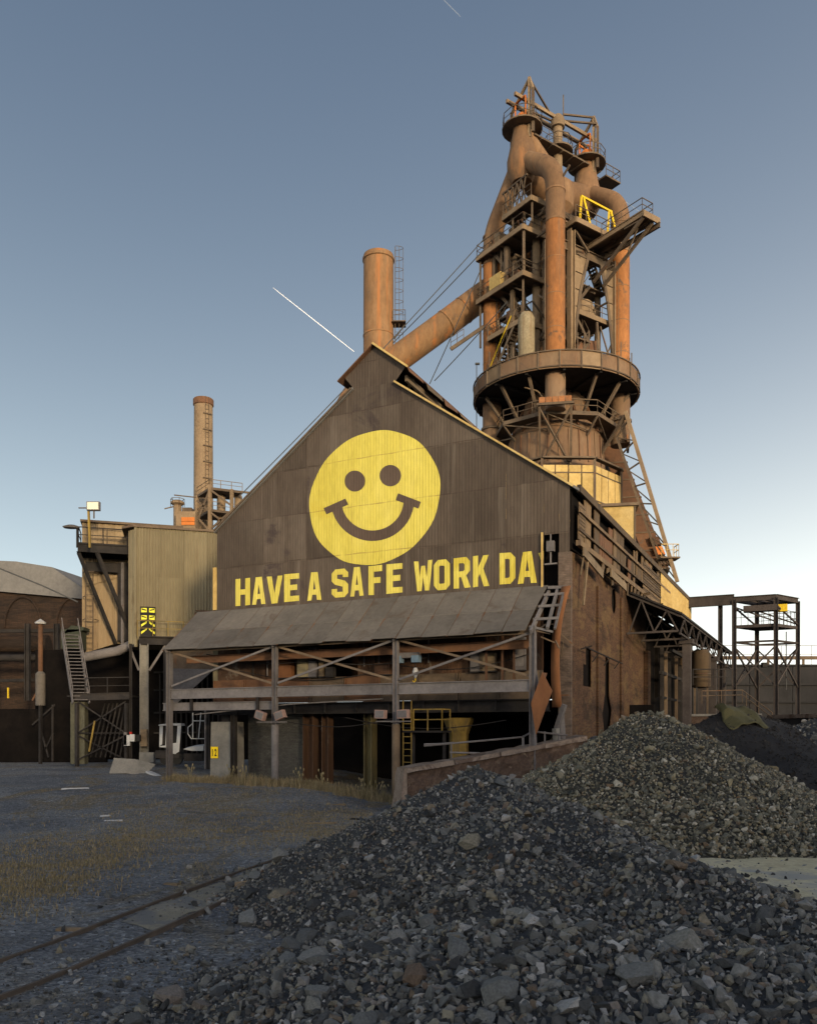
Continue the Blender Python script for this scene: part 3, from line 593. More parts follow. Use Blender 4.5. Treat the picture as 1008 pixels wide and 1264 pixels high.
# monitor face
sheet('monitor_sheet', UTR - .02, UTL + .02, lambda u: ZBR + (ZTR - ZBR) * (UBR - u) / (UBR - UTR) if u < UBR else (ZBL + (ZTL - ZBL) * (u - UBL) / (UTL - UBL) if u > UBL else ZBR + (ZBL - ZBR) * (u - UBR) / (UBL - UBR)),
      lambda u: ZTR + (ZAP - ZTR) * (u - UTR) / (UAP - UTR) if u < UAP else ZTL + (ZAP - ZTL) * (UTL - u) / (UTL - UAP), B(0, 0, 0), M['brown'], ch, U, N_, off=.012)
# rusty sheeting under the canopy
for r0, r1 in ((6.3, 8.4), (8.4, 10.4)):
    for ci, (c0, c1) in enumerate(zip([1.3, 3.2, 5.2, 7.4, 9.6, 11.6, 13.8, 15.6, 17.6, 19.4], [3.2, 5.2, 7.4, 9.6, 11.6, 13.8, 15.6, 17.6, 19.4, W_])):
        if r0 < 7 and ci in (5,): continue
        sheet('lower_wall_sheet', c0 + .01, c1 - .01, lambda u: r0 - .05, lambda u: r1, B(0, 0, 0), M['rustsheet'], ch, U, N_, off=-.05 - .012 * (ci % 2) - .03 * (r0 > 7), tilt=.01)
# painted face and lettering, draped over the corrugation
def drape(name, outer, holes, mat_, parent, lift):
    vs, fs = poly_mesh(outer, holes); bm = bmesh.new(); bv = [bm.verts.new((v[0], v[1], 0)) for v in vs]
    for f in fs:
        try: bm.faces.new([bv[i] for i in f])
        except ValueError: pass
    us = [v[0] for v in vs]
    for x in lines(min(us), max(us)):
        bmesh.ops.bisect_plane(bm, geom=bm.verts[:] + bm.edges[:] + bm.faces[:], plane_co=(x, 0, 0), plane_no=(1, 0, 0), dist=1e-5)
    bm.verts.index_update(); m = MB()
    m.add([B(0, 0, 0) + U * v.co.x + N_ * (prof(v.co.x) + lift) + Z * v.co.y for v in bm.verts], [tuple(q.index for q in f.verts) for f in bm.faces]); bm.free()
    return m.build(name, mat_, parent, smooth=False, recalc=False)
fu0, fu1 = fw(543.5, 612)[0], fw(382, 612)[0]; fz1, fz0 = fw(463, 532)[1], fw(463, 697)[1]
fcu, fcz, fru, frz = (fu0 + fu1) / 2, (fz0 + fz1) / 2, (fu1 - fu0) / 2, (fz1 - fz0) / 2
face = drape('painted_face', [(fcu + fru * math.cos(t) * (1 + .006 * math.sin(9 * t)), fcz + frz * math.sin(t) * (1 + .005 * math.sin(11 * t + 1))) for t in [2 * math.pi * k / 96 for k in range(96)]], [], M['yellow'], ch, .026)
def pxpoly(pts): return [fw(x, y) for x, y in pts]
def ell(cx, cy, rx, ry, n=28): return [(cx + rx * math.cos(2 * math.pi * k / n), cy + ry * math.sin(2 * math.pi * k / n)) for k in range(n)]
drape('painted_eye', pxpoly(ell(438.3, 594, 12.8, 13)), [], M['facedark'], face, .034); drape('painted_eye', pxpoly(ell(482, 587.3, 13.3, 13.3)), [], M['facedark'], face, .034)
def arcp(rx, ry, a0, a1, n=26):
    o = []
    for k in range(n + 1):
        t = R(a0 + (a1 - a0) * k / n); x, y = rx * math.cos(t), ry * math.sin(t); c, s = math.cos(R(-7.5)), math.sin(R(-7.5)); o.append((460 + x * c - y * s, 617 + x * s + y * c))
    return o
po = arcp(51.5, 51, 1, 179); pi_ = arcp(38.5, 38, 179, 1)
mouth = po + [(424.5, 621.5), (428, 627.5), (402, 635), (399.5, 626.5), (426, 615.5), (428.5, 622)][:0]
lcap = [(408.5, 633.5), (402.5, 635.2), (399.8, 627), (426.5, 616), (429.2, 624.5), (421.8, 627.0)]
rcap = [(498.4, 617.2), (489.8, 617.8), (491.8, 609.0), (519.6, 619.6), (517.5, 628.4), (511.5, 625.8)]
mo_ = drape('painted_smile', pxpoly(arcp(51.5, 51, 9, 175) + arcp(38.5, 38, 175, 9)), [], M['facedark'], face, .034)
for cap in ([(399.8, 627.5), (426.8, 615.5), (430.2, 623.0), (403.2, 635.2)], [(491.6, 609.0), (519.8, 619.8), (516.6, 628.0), (488.6, 617.4)]): drape('smile_corner', pxpoly(cap), [], M['facedark'], mo_, .038)
GL = {'H': ([(0, 0), (3, 0), (3, 5.6), (6, 5.6), (6, 0), (9, 0), (9, 14), (6, 14), (6, 8.4), (3, 8.4), (3, 14), (0, 14)], []),
      'A': ([(0, 0), (2.9, 0), (3.4, 2.8), (6.1, 2.8), (6.6, 0), (9.5, 0), (6.9, 14), (2.6, 14)], [[(3.9, 5.4), (5.6, 5.4), (4.75, 10.4)]]),
      'V': ([(3.0, 0), (6.5, 0), (9.5, 14), (6.5, 14), (4.75, 5), (3.0, 14), (0, 14)], []),
      'E': ([(0, 0), (7.5, 0), (7.5, 2.8), (3, 2.8), (3, 5.7), (6.5, 5.7), (6.5, 8.4), (3, 8.4), (3, 11.2), (7.5, 11.2), (7.5, 14), (0, 14)], []),
      'F': ([(0, 0), (3, 0), (3, 5.5), (6.5, 5.5), (6.5, 8.3), (3, 8.3), (3, 11.2), (7.5, 11.2), (7.5, 14), (0, 14)], []),
      'S': ([(0, 4.4), (0, 2), (2, 0), (7, 0), (9, 2), (9, 6.2), (7.3, 8), (3, 9.3), (3, 11.2), (6, 11.2), (6, 9.8), (9, 9.8), (9, 12), (7, 14), (2, 14), (0, 12), (0, 8.3), (1.7, 6.5), (6, 5.2), (6, 2.8), (3, 2.8), (3, 4.4)], []),
      'W': ([(2.0, 0), (4.7, 0), (5.75, 6.2), (6.8, 0), (9.5, 0), (11.5, 14), (8.7, 14), (8.0, 6.2), (6.9, 11.6), (4.6, 11.6), (3.5, 6.2), (2.8, 14), (0, 14)], []),
      'O': ([(2.2, 0), (6.8, 0), (9, 2.2), (9, 11.8), (6.8, 14), (2.2, 14), (0, 11.8), (0, 2.2)], [[(3.4, 2.8), (5.6, 2.8), (6, 3.3), (6, 10.7), (5.6, 11.2), (3.4, 11.2), (3, 10.7), (3, 3.3)]]),
      'R': ([(0, 0), (3, 0), (3, 5), (4, 5), (6.1, 0), (9.4, 0), (6.9, 5.7), (9, 7.6), (9, 12), (7, 14), (0, 14)], [[(3, 7.6), (5.4, 7.6), (6, 8.3), (6, 10.7), (5.4, 11.4), (3.001, 11.4)]]),
      'K': ([(0, 0), (3, 0), (3, 4.2), (4, 5.8), (6.4, 0), (9.7, 0), (6.1, 8), (9.4, 14), (6.1, 14), (3, 8.6), (3, 14), (0, 14)], []),
      'D': ([(0, 0), (6, 0), (8.5, 2.5), (8.5, 11.5), (6, 14), (0, 14)], [[(3, 2.8), (5, 2.8), (5.5, 3.4), (5.5, 10.6), (5, 11.2), (3, 11.2)]])}
GL['R'] = (GL['R'][0], [[(2.9, 7.6), (5.4, 7.6), (6, 8.3), (6, 10.7), (5.4, 11.4), (2.9, 11.4)]])
ZB_, ZT_ = 10.70, 12.25
for chn, xa, xb in (('H', 291, 309), ('A', 311.5, 328), ('V', 329.5, 349), ('E', 351, 369.5), ('A', 379.5, 397), ('S', 409.5, 430), ('A', 432.5, 449), ('F', 455, 472), ('E', 477, 497), ('W', 511, 534), ('O', 535.5, 555.5), ('R', 560, 581), ('K', 584, 604), ('D', 616.5, 636), ('A', 639, 662.5)):
    ol, hs = GL[chn]; w = max(p[0] for p in ol); ua, ub = fw(xa, 730)[0], fw(xb, 730)[0]; dz = random.uniform(-.03, .03)
    mp = lambda p: (ua + (ub - ua) * p[0] / w, ZB_ + dz + (ZT_ - ZB_) * p[1] / 14 + random.uniform(-.012, .012))
    drape('painted_letter', [mp(p) for p in ol], [[mp(p) for p in h] for h in hs], M['yellow'], ch, .027)
drape('painted_letter', [fw(x, y) for x, y in ((664.5, 683), (667.5, 682), (671, 680), (670.5, 691), (668, 693))], [], M['yellow'], ch, .027)
# slot at the right end with its lamp
bar('slot_post', B(1.33, -.12, 10.3), B(1.33, -.12, 13.05), .09, M['skirt'], ch)
boxp('slot_back', B(.9, .55, 11.6), .9, .06, 3.0, M['soot'], ch, U, V)  # black sheet stands in for the shade inside the slot
boxp('slot_panel', B(.33, .10, 11.3), .36, .05, 1.7, M['greysteel'], ch, U, V)
lp = thing('work_lamp', B(.95, -.05, 12.0), 'grey box work lamp hanging in the dark slot beside the lettering', 'lamp')
boxp('lamp_body', B(.92, -.06, 12.35), .36, .26, .5, M['greysteel'], lp, U, V); bar('lamp_stem', B(.92, -.06, 12.6), B(.92, -.06, 12.95), .06, M['greysteel'], lp)
bar('lamp_stem', B(.92, -.06, 12.1), B(.92, -.06, 11.55), .07, M['greysteel'], lp); boxp('lamp_foot', B(.9, -.06, 11.5), .62, .2, .07, M['greysteel'], lp, U, V)
# roof slabs
def slab(name, pts, th, mat_, parent): return MB().prism([Vector(p) for p in pts], -Z * th).build(name, mat_, parent, smooth=False)
sl = (ZBR - EAVE) / UBR; sll = (ZBL - EAVE) / (W_ - UBL)
rf = slab('roof', [B(-.45, -.16, EAVE - .45 * sl + .10), B(UBR - .02, -.16, ZBR + .08), B(UBR - .02, 25.5, ZBR + .08), B(-.45, 25.5, EAVE - .45 * sl + .10)], .13, M['roofgrey'], ch)
slab('roof', [B(-.45, 25.5, EAVE - .45 * sl + .10), B(3.2, 25.5, EAVE + 3.2 * sl + .10), B(3.2, 39.2, EAVE + 3.2 * sl + .10), B(-.45, 39.2, EAVE - .45 * sl + .10)], .13, M['roofgrey'], ch)
slab('roof', [B(W_ + .12, -.16, EAVE - .12 * sll + .09), B(UBL + .02, -.16, ZBL + .07), B(UBL + .02, 25.5, ZBL + .07), B(W_ + .12, 25.5, EAVE - .12 * sll + .09)], .13, M['roofgrey'], ch)
for p, q, mm in ((B(-.2, -.2, EAVE - .2 * sl + .03), B(UBR - .05, -.2, ZBR - .05 * sl + .03), 'skirt'), (B(W_ + .1, -.2, EAVE + .0), B(UBL + .1, -.2, ZBL), 'steel')): bar('verge_trim', p, q, .07, M[mm], ch, .09)  # right trim yellow, left brown: the lit edge is put into the colour
# roof monitor: open sides under an overhanging cap
ml = 17.0; sm = (ZAP - ZTR) / (UAP - UTR); sml = (ZAP - ZTL) / (UTL - UAP)
slab('monitor_roof', [B(UTR - .25, -.25, ZTR - .25 * sm + .12), B(UAP, -.25, ZAP + .12), B(UAP, ml, ZAP + .12), B(UTR - .25, ml, ZTR - .25 * sm + .12)], .07, M['rust'], ch)
slab('monitor_roof', [B(UTL + .35, -.25, ZTL - .35 * sml + .12), B(UAP + .01, -.25, ZAP + .12), B(UAP + .01, ml, ZAP + .12), B(UTL + .35, ml, ZTL - .35 * sml + .12)], .07, M['rust'], ch)
bar('monitor_trim', B(UTR - .27, -.29, ZTR - .27 * sm + .09), B(UAP, -.29, ZAP + .09), .06, M['skirt'], ch, .10)
for k in range(6):
    v0 = 1.2 + k * 3.0; s_ = random.uniform(.2, .9)
    bar('monitor_post', B(UTR + .15, v0, ZTR - .1), B(UBR - .1, v0, ZBR - .1), .14, M['wood'], ch)
    bar('monitor_brace', B(UTR + .15, v0, ZTR - .15), B(UBR - .1, v0 + 1.5, ZBR - .15), .10, M['wood'], ch)
for k in range(7):                                           # torn eave sheets of the monitor
    v0 = -.2 + k * 2.35; L = 2.3 * random.uniform(.75, 1.0); dp = random.uniform(.10, .42)
    MB().prism([B(UTR - .26, v0, ZTR - .27 * sm + .06), B(UTR - .26, v0 + L, ZTR - .27 * sm + .06), B(UTR - .36, v0 + L, ZTR - .27 * sm - dp * random.uniform(.4, 1)), B(UTR - .36, v0, ZTR - .27 * sm - dp)], U * .03).build('eave_sheet', M['wood' if k % 2 else 'rust'], ch, smooth=False)
bar('monitor_beam', B(UTR + .1, .3, ZTR - .45), B(UTR + .1, ml, ZTR - .45), .14, M['wood'], ch, .3)
boxp('monitor_shade', B((UBL + UBR) / 2, ml / 2 + .4, ZBR + .4), .9, ml - .6, 2.6, M['soot'], ch, U, V)  # added black box stands in for the dark inside of the monitor
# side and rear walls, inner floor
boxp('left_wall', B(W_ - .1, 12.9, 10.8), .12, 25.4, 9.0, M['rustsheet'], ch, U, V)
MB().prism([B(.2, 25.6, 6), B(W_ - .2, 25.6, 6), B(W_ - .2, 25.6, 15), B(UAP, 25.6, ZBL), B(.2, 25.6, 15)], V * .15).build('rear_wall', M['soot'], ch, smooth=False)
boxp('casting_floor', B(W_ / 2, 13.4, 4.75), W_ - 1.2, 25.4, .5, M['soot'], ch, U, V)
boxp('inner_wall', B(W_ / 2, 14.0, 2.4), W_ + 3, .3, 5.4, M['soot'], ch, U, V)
# plate girder along the casting floor edge
for k in range(9):
    u0 = 1.2 + k * 2.2; m = MB(); m.box(B(u0 + 1.09, -.32, 5.72), 2.16, .05, 1.35, U, V)
    for uu in (u0 + .04, u0 + 2.12): m.box(B(uu, -.39, 5.72), .07, .09, 1.35, U, V)
    m.build('girder_plate', M['rust' if k in (6, 7, 8, 4) else 'steel'], ch, smooth=False)
ibar('edge_beam', B(.9, -.34, 4.72), B(W_ - .1, -.34, 4.72), .35, .62, M['darksteel'], ch, .05)
for k in range(10): u0 = 1.6 + k * 1.95; boxp('edge_bracket', B(u0, -.55, 4.72), .08, .1, .5, M['darksteel'], ch, U, V)
# ---- brick side wall with its openings
wl = 19.4
def vz(px, py): return sw(px, py)
ov = vz(757, 740); hole1 = [(ov[0] + .62 * math.cos(t), ov[1] - .1 + .72 * math.sin(t)) for t in [2 * math.pi * k / 20 for k in range(20)]]
def rect(px0, py0, px1, py1): a = vz(px0, py0); b = vz(px1, py1); return [(a[0], b[1]), (b[0], b[1]), (b[0], a[1]), (a[0], a[1])]
r2 = [(3.0, 6.2), (3.9, 6.2), (3.9, 8.2), (3.3, 8.2), (3.3, 7.3), (3.0, 7.3)]; r2 = [((p[0] - 3) * 1.9 + 2.4, p[1] - .45) for p in r2]
r3 = [(7.0, 3.4), (8.5, 3.7), (8.9, 4.6), (8.3, 5.4), (8.3, 7.4), (7.3, 7.7), (7.2, 5.5), (6.6, 4.4)]
top = [(wl, 12.2), (15.5, 12.25), (12, 12.2), (8, 12.28), (5.0, 12.15), (2.5, 12.2), (0, 12.05)]
vs_, fs_ = poly_mesh([(0, -.5), (wl, -.5)] + top, [hole1, r2, r3]); m = MB()
m.add([B(0, v[0], v[1]) for v in vs_], fs_); bw = m.build('brick_wall', M['brick'], ch, smooth=False); so = bw.modifiers.new('s', 'SOLIDIFY'); so.thickness = .04; so.offset = 0
boxp('opening_shade', B(.20, wl / 2, 5.7), .1, wl - .4, 12, M['soot'], ch, U, V)  # black sheet behind the openings stands in for the shade inside
for v0, v1, z1, w in ((5.2, 5.9, 11.2, .08), (11.0, 11.6, 11.4, .10), (18.6, 19.5, 8.9, .25)): MB().box(B(-.055 - w / 2, (v0 + v1) / 2, (z1 - .5) / 2), w, v1 - v0, z1 + .5, U, V).build('brick_pilaster', M['brick'], ch, smooth=False)
MB().box(B(.20, -.09, 5.7), .62, .20, 12.6, U, V).build('corner_pier', M['greybrick'], ch, smooth=False)
bar('wall_cable_tray', B(-.5, 1.0, 7.55), B(-.5, 9.5, 7.35), .06, M['darksteel'], ch); bar('wall_bracket', B(-.24, 1.0, 7.45), B(-.8, 1.1, 7.6), .06, M['darksteel'], ch)
for v0 in (3.4, 6.0, 8.5): bar('wall_bracket', B(-.24, v0, 7.0), B(-.55, v0, 7.4), .05, M['darksteel'], ch)
# ---- band of weathered side boards under the eave
def ev(v): return EAVE - .45 * sl                            # eave height
bar('eave_beam', B(-.42, 0, 15.0), B(-.42, 39, 15.0), .16, M['boards'], ch, .34)
bar('sill_beam', B(-.40, 0, 12.42), B(-.40, 38, 12.42), .22, M['boards'], ch, .26)
bar('band_rail', B(-.42, .2, 14.0), B(-.42, 27, 14.0), .10, M['boards'], ch, .16); bar('band_rail', B(-.40, .2, 13.1), B(-.40, 27, 13.1), .08, M['boards'], ch, .12)
boxp('gap_shade', B(-.02, 19.4, 13.6), .1, 38.6, 2.9, M['soot'], ch, U, V)  # black sheet behind the boards stands in for shade in the gaps
v0 = .25; k = 0
while v0 < 26.5:
    w = random.choice((.55, .8, 1.1, .4, .9)); g = random.choice((.04, .05, .35, .06, .7, .05)); z0 = 12.56 + random.choice((0, 0, .1, .55, .7)); z1 = 14.85 - random.choice((0, 0, .2, .05, .75, 1.0))
    if 4.2 < v0 < 9: z0 = 12.56; 
    sk = random.uniform(-.10, .10)
    MB().prism([B(-.27 + random.uniform(-.05, .03), v0, z0), B(-.27, v0 + w, z0 + random.uniform(-.04, .04)), B(-.30, v0 + w + sk * .3, z1), B(-.30, v0 + sk * .3, z1 + random.uniform(-.05, .05))], -U * .05).build('side_board', M['boards' if random.random() < .8 else 'rust'], ch, smooth=False)
    v0 += w + g; k += 1
for k in range(9): bar('louvre_slat', B(-.36, .3, 13.0 + k * .17), B(-.36, 1.5, 13.0 + k * .17), .03, M['boards'], ch, .14)
for k in range(10): bar('louvre_slat', B(-.36, 16.5, 12.75 + k * .19), B(-.36, 24.8, 12.75 + k * .19), .03, M['boards'], ch, .15)
for z, v1, dz in ((12.02, 4.6, -.35), (11.98, 10.5, -.1)): bar('loose_plank', B(-.55, v1 - 4.2, z + .05), B(-.5, v1, z + dz), .08, M['wood'], ch, .42)
bar('hanging_plank', B(-.5, 1.5, 12.2), B(-.36, 1.1, 9.6), .10, M['wood'], ch); bar('hanging_plank', B(-.5, .7, 12.0), B(-.36, .65, 11.0), .08, M['wood'], ch)
for k in range(12): v0 = 5 + k * 1.05; bar('hanging_plank', B(-.46, v0, 12.28), B(-.42, v0 + random.uniform(-.2, .2), 12.28 - random.uniform(.2, .85)), .05, M['boards'], ch, random.uniform(.15, .6), up=V)
va, vb = sw(808, 720)[0], sw(846.5, 745)[0]
sheet('end_sheet', va, vb, lambda v: 12.55, lambda v: 14.98, CO - U * .42, M['skirt'], ch, V, -U, wave=.3, dep=.04)
boxp('end_wall', B(.2, 38.7, 12.0), .9, .1, 6.0, M['boards'], ch, U, V)
for v0 in (16, 21, 26): ibar('eave_bracket', B(-.3, v0, 12.3), B(-.9, v0, 12.3), .1, .15, M['boards'], ch)

# ---- lean-to roof on trusses along the rear half of the side
lt = thing('lean_to', B(-3.2, 13, 3.2), 'dark lean-to roof on steel trusses behind the brick wall', 'lean-to')
la, lb, LW = 12.8, 46.0, 3.2
slab('roof', [B(-.1, la - .2, 12.1), B(-LW - .15, la - .2, 10.52), B(-LW - .15, lb, 10.9), B(-.1, lb, 12.1)], .12, M['darksteel'], lt)
for k in range(8):
    v0 = la + k * 4.6; z1 = 10.35 + .05 * k; nn = 3
    bar('truss_chord', B(-.1, v0, 11.86), B(-LW, v0, z1), .14, M['trestle'], lt); bar('truss_chord', B(-.1, v0, 9.45), B(-LW + .1, v0, 9.45), .12, M['trestle'], lt)
    for j in range(2):
        a = -.2 - j * 1.5; b_ = a - .75; c_ = a - 1.5
        top_ = lambda uu: 11.86 + (z1 - 11.86) * (-.1 - uu) / (LW - .1)
        bar('truss_web', B(a, v0, 9.45), B(b_, v0, top_(b_)), .08, M['trestle'], lt); bar('truss_web', B(b_, v0, top_(b_)), B(max(c_, -LW + .1), v0, 9.45), .08, M['trestle'], lt)
n_seg = 9
for k in range(n_seg):                                       # longitudinal eave truss
    v0 = la + k * 3.6; v1 = v0 + 3.6; z0_ = 10.36 + .011 * (v0 - la)
    bar('eave_chord', B(-LW, v0 + .01, z0_), B(-LW, v1 - .01, z0_ + .04), .13, M['trestle'], lt); bar('lower_chord', B(-LW, v0 + .01, 9.3), B(-LW, v1 - .01, 9.3), .11, M['trestle'], lt)
    bar('eave_web', B(-LW, v0 + .1, 9.35), B(-LW, (v0 + v1) / 2, z0_), .08, M['trestle'], lt); bar('eave_web', B(-LW, (v0 + v1) / 2, z0_), B(-LW, v1 - .1, 9.35), .08, M['trestle'], lt)
for v0 in (16.5, 24, 31, 38.5): 
    MB().box(B(-LW + .1, v0, 6.0), .5, .55, 6.6, U, V).build('column', M['trestle'], lt, smooth=False)
    boxp('capital', B(-LW + .1, v0, 9.15), .8, .8, .3, M['trestle'], lt, U, V)
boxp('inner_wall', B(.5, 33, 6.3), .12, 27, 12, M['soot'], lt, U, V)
for k, (v0, z0_, z1) in enumerate(((20.5, 3, 9.3), (22.2, 3, 9), (23.7, 3.2, 8.8), (27, 3.2, 9), (29, 3.2, 8.6), (33, 3.2, 9))): bar('stanchion', B(-.9, v0, z0_), B(-.9, v0, z1), .22, M['steel' if k % 2 else 'darksteel'], lt)
bar('cross_beam', B(-.9, 20, 7.5), B(-.9, 34, 7.5), .2, M['darksteel'], lt); bar('cross_beam', B(-.9, 20, 5.8), B(-.9, 34, 5.8), .15, M['darksteel'], lt); bar('cross_beam', B(-1.9, 18, 8.8), B(-1.9, 40, 8.8), .2, M['darksteel'], lt)
bt = at(865, 822, 60); tk = thing('storage_tank', (bt.x, bt.y, 3.2), 'pale upright storage tank under the lean-to', 'tank')
MB().lathe((bt.x, bt.y, 0), [(.6, 6.6), (.65, 6.7), (.65, 9.0), (.45, 9.25)], 20).build('shell', M['boards'], tk); MB().lathe((bt.x, bt.y, 0), [(.67, 7.5), (.67, 7.58)], 20).build('band', M['steel'], tk)  # dull brown shell: the lean-to's shade is put into the tank colour
for dx in (-.45, .45): bar('leg', (bt.x + dx, bt.y, 3.0), (bt.x + dx, bt.y, 6.65), .14, M['steel'], tk)
lw = thing('low_wall', B(-5.5, 17, 3.2), 'low dark masonry wall beside the lean-to columns', 'wall')
m = MB(); m.box(B(-5.2, 17, 3.6), 4.4, .6, 1.6, U, V); m.build('masonry', M['rubble'], lw, smooth=False); boxp('coping', B(-5.2, 17, 4.48), 4.5, .7, .14, M['concrete'], lw, U, V)

# ================================================================== canopy over the front
PW, PU = 2.6, [1.0, 7.96, 15.1, 22.3]
def gz(p): return float(g0(p.x, p.y))
cn = thing('canopy', B(8, -2.6, 0), 'grey sheet canopy on steel posts below the yellow lettering', 'canopy')
ZE, ZR = 8.36, 10.5
us_ = [1.05 + .0, 2.35, 3.7, 5.05, 6.4, 7.75, 9.1, 10.5, 11.9, 13.3, 14.7, 16.2, 17.9, 20.0, 22.45]
for k, (a, b_) in enumerate(zip(us_, us_[1:])):
    o = .012 * (k % 2) + random.uniform(0, .01); ext = .45 + random.uniform(-.03, .07); zm = (ZE + ZR) / 2 - .25; wm = PW * .62
    sk = -.95 * (1 if k == 0 else 1)                          # joints lean as in the photo: the sheets are laid askew
    def q(u, w, z): return B(u, -w, z + o)
    drop = (ZR - ZE) / PW; ze = ZE - drop * ext + .06
    top_a, top_b = a, b_; bot_a, bot_b = a, b_
    if k == 0: bot_a = a + .15
    bar('seam_batten', B(b_, -.08, ZR - .045), B(b_, -PW - ext + .05, ze - .075), .10, M['rust'], cn, .02)
    MB().prism([q(top_a + .012, .06, ZR), q(top_b - .028, .06, ZR), q(bot_b - .028, wm, ZR - drop * wm), q(bot_a + .012, wm, ZR - drop * wm)], -Z * .03).build('roof_sheet', M['canopy'], cn, smooth=False)
    MB().prism([q(bot_a + .012, wm - .1, ZR - drop * (wm - .1) - .034), q(bot_b - .028, wm - .1, ZR - drop * (wm - .1) - .034), q(bot_b - .028, PW + ext, ze - .03 + random.uniform(-.03, .02)), q(bot_a + .012, PW + ext, ze - .03 + random.uniform(-.03, .02))], -Z * .03).build('roof_sheet', M['canopy'], cn, smooth=False)
for k, u in enumerate(PU):
    b_ = B(u, -PW, 0); z0 = gz(b_) - .2
    if k == 2 or k == 1: 
        ibar('post', B(u, -PW, 3.75), B(u, -PW, ZE - .1), .26, .24, M['greysteel'], cn, .035, up=U)
        pipe('post_casing', [B(u, -PW, z0), B(u, -PW, 3.8)], .20, M['greysteel'] if k == 2 else M['steel'], cn, 14)
    else: ibar('post', B(u, -PW, z0 if k == 3 else 3.0), B(u, -PW, ZE - .1), .28, .26, M['greysteel'], cn, .035, up=U)
    if k == 0: ibar('post', B(u, -PW, -.2), B(u, -PW, 3.0), .28, .26, M['greysteel'], cn, .035, up=U)
    bar('rafter', B(u, -.05, ZR - .3), B(u, -PW - .3, ZE - .40), .12, M['greysteel'], cn, .2)
for a, b_ in zip(PU, PU[1:]):
    ibar('eave_beam', B(a + .15, -PW, ZE - .3), B(b_ - .15, -PW, ZE - .3), .16, .34, M['steel'], cn, .03)
    ibar('tie_beam', B(a + .15, -PW, 5.55), B(b_ - .15, -PW, 5.55), .2, .55, M['greysteel'], cn, .04)
    bar('brace', B(a + .2, -PW - .05, ZE - .45), B(b_ - .2, -PW - .05, 6.0), .07, M['greysteel'], cn, .11); bar('brace', B(a + .2, -PW + .05, 6.0), B(b_ - .2, -PW + .05, ZE - .45), .07, M['steel'], cn, .11)
bar('purlin', B(1.2, -1.2, ZR - .98 - .25), B(22.2, -1.2, ZR - .98 - .25), .1, M['steel'], cn, .2); bar('ledger', B(1.2, -.14, ZR - .24), B(22.2, -.14, ZR - .24), .1, M['steel'], cn, .2)
ibar('crane_beam', B(1.4, -1.5, 7.55), B(22.0, -1.5, 7.55), .2, .42, M['rust'], cn, .04)
ibar('low_beam', B(15.2, -PW + .3, 4.85), B(23.0, -PW + .3, 4.85), .2, .45, M['greysteel'], cn, .04)
for u in (20.8, 16.3): bar('hanger', B(u, -PW + .1, 4.6), B(u, -PW + .1, 5.4), .14, M['darksteel'], cn)
# exposed frame at the broken right end
for p, q_, w in ((B(.55, -.1, 10.35), B(.3, -PW - .1, 8.1), .13), (B(.2, -.1, 10.4), B(-.05, -PW - .1, 8.05), .10), (B(1.1, -.6, 9.95), B(.1, -.6, 9.95), .12), (B(1.1, -1.4, 9.3), B(.0, -1.4, 9.3), .12), (B(1.1, -2.2, 8.6), B(-.05, -2.2, 8.6), .12), (B(1.0, -.25, 10.35), B(.05, -.25, 10.3), .14), (B(1.0, -PW, 8.2), B(.1, -PW + .1, 7.95), .1)): bar('broken_rafter', p, q_, w, M['greysteel'], cn)
for k in range(9): a = B(random.uniform(.0, 1.1), -random.uniform(.3, 2.6), random.uniform(7.5, 8.6)); bar('twisted_scrap', a, a + U * random.uniform(-.7, .7) + V * random.uniform(-.4, .4) + Z * random.uniform(-.7, .3), .06, M['steel'], cn)
# rusty chutes at the right end
cu = thing('rusty_chute', B(.3, -1.0, 3.5), 'long curved rust orange steel plate beside the brick corner', 'plate')
M['chute'] = mat('rust orange plate', [(.11, .048, .022), (.16, .07, .03), (.20, .09, .04)], .6, (1, 1, .4), var=.1, streak=(.12, .05, .02), fine=.3)
m = MB(); pr = []
for k in range(13):
    t = k / 12; z = 4.6 + 5.7 * t; bul = .35 * math.sin(math.pi * t); pr.append((z, bul))
vs_ = []
for z, bul in pr: 
    t = (z - 4.6) / 5.7; w0 = .80 - .35 * t
    vs_ += [B(.80 - .45 * t ** 3 - .1, -.55 - bul, z), B(.78 - .55 * t ** 3 - .55 + .12 * t, -.62 - bul * 1.15, z)]
m.add(vs_, [(2 * i, 2 * i + 1, 2 * i + 3, 2 * i + 2) for i in range(12)]); o = m.build('plate', M['chute'], cu); so = o.modifiers.new('s', 'SOLIDIFY'); so.thickness = .05
for t in (.1, .9): bar('stiffener', B(.45, -.5, 4.6 + 5.7 * t), B(-.1, -.55, 4.6 + 5.7 * t), .07, M['rust'], cu)
hp = thing('chute_hopper', B(1.0, -PW, 1.6), 'diamond shaped rusty steel chute below the canopy corner', 'chute')
pA, pB_, pC, pD = at(669, 830, 37.6), at(655, 868, 37.6), at(661, 907, 37.6), at(681, 853, 37.6)
MB().prism([pA, pB_, pC, pD], V * .08).build('front_plate', M['chute'], hp, smooth=False)
MB().prism([pA + V * .09, pB_ + V * .09, pB_ + V * .7 - Z * .1, pA + V * .6], -U * .05).build('side_plate', M['rust'], hp, smooth=False)
bar('strut', B(.95, -PW + .1, 0), B(.95, -PW + .1, 3.2), .16, M['greysteel'], hp); bar('strut', B(.8, -PW + .1, 5.2), B(1.3, -PW + .6, 8.0), .12, M['greysteel'], hp)
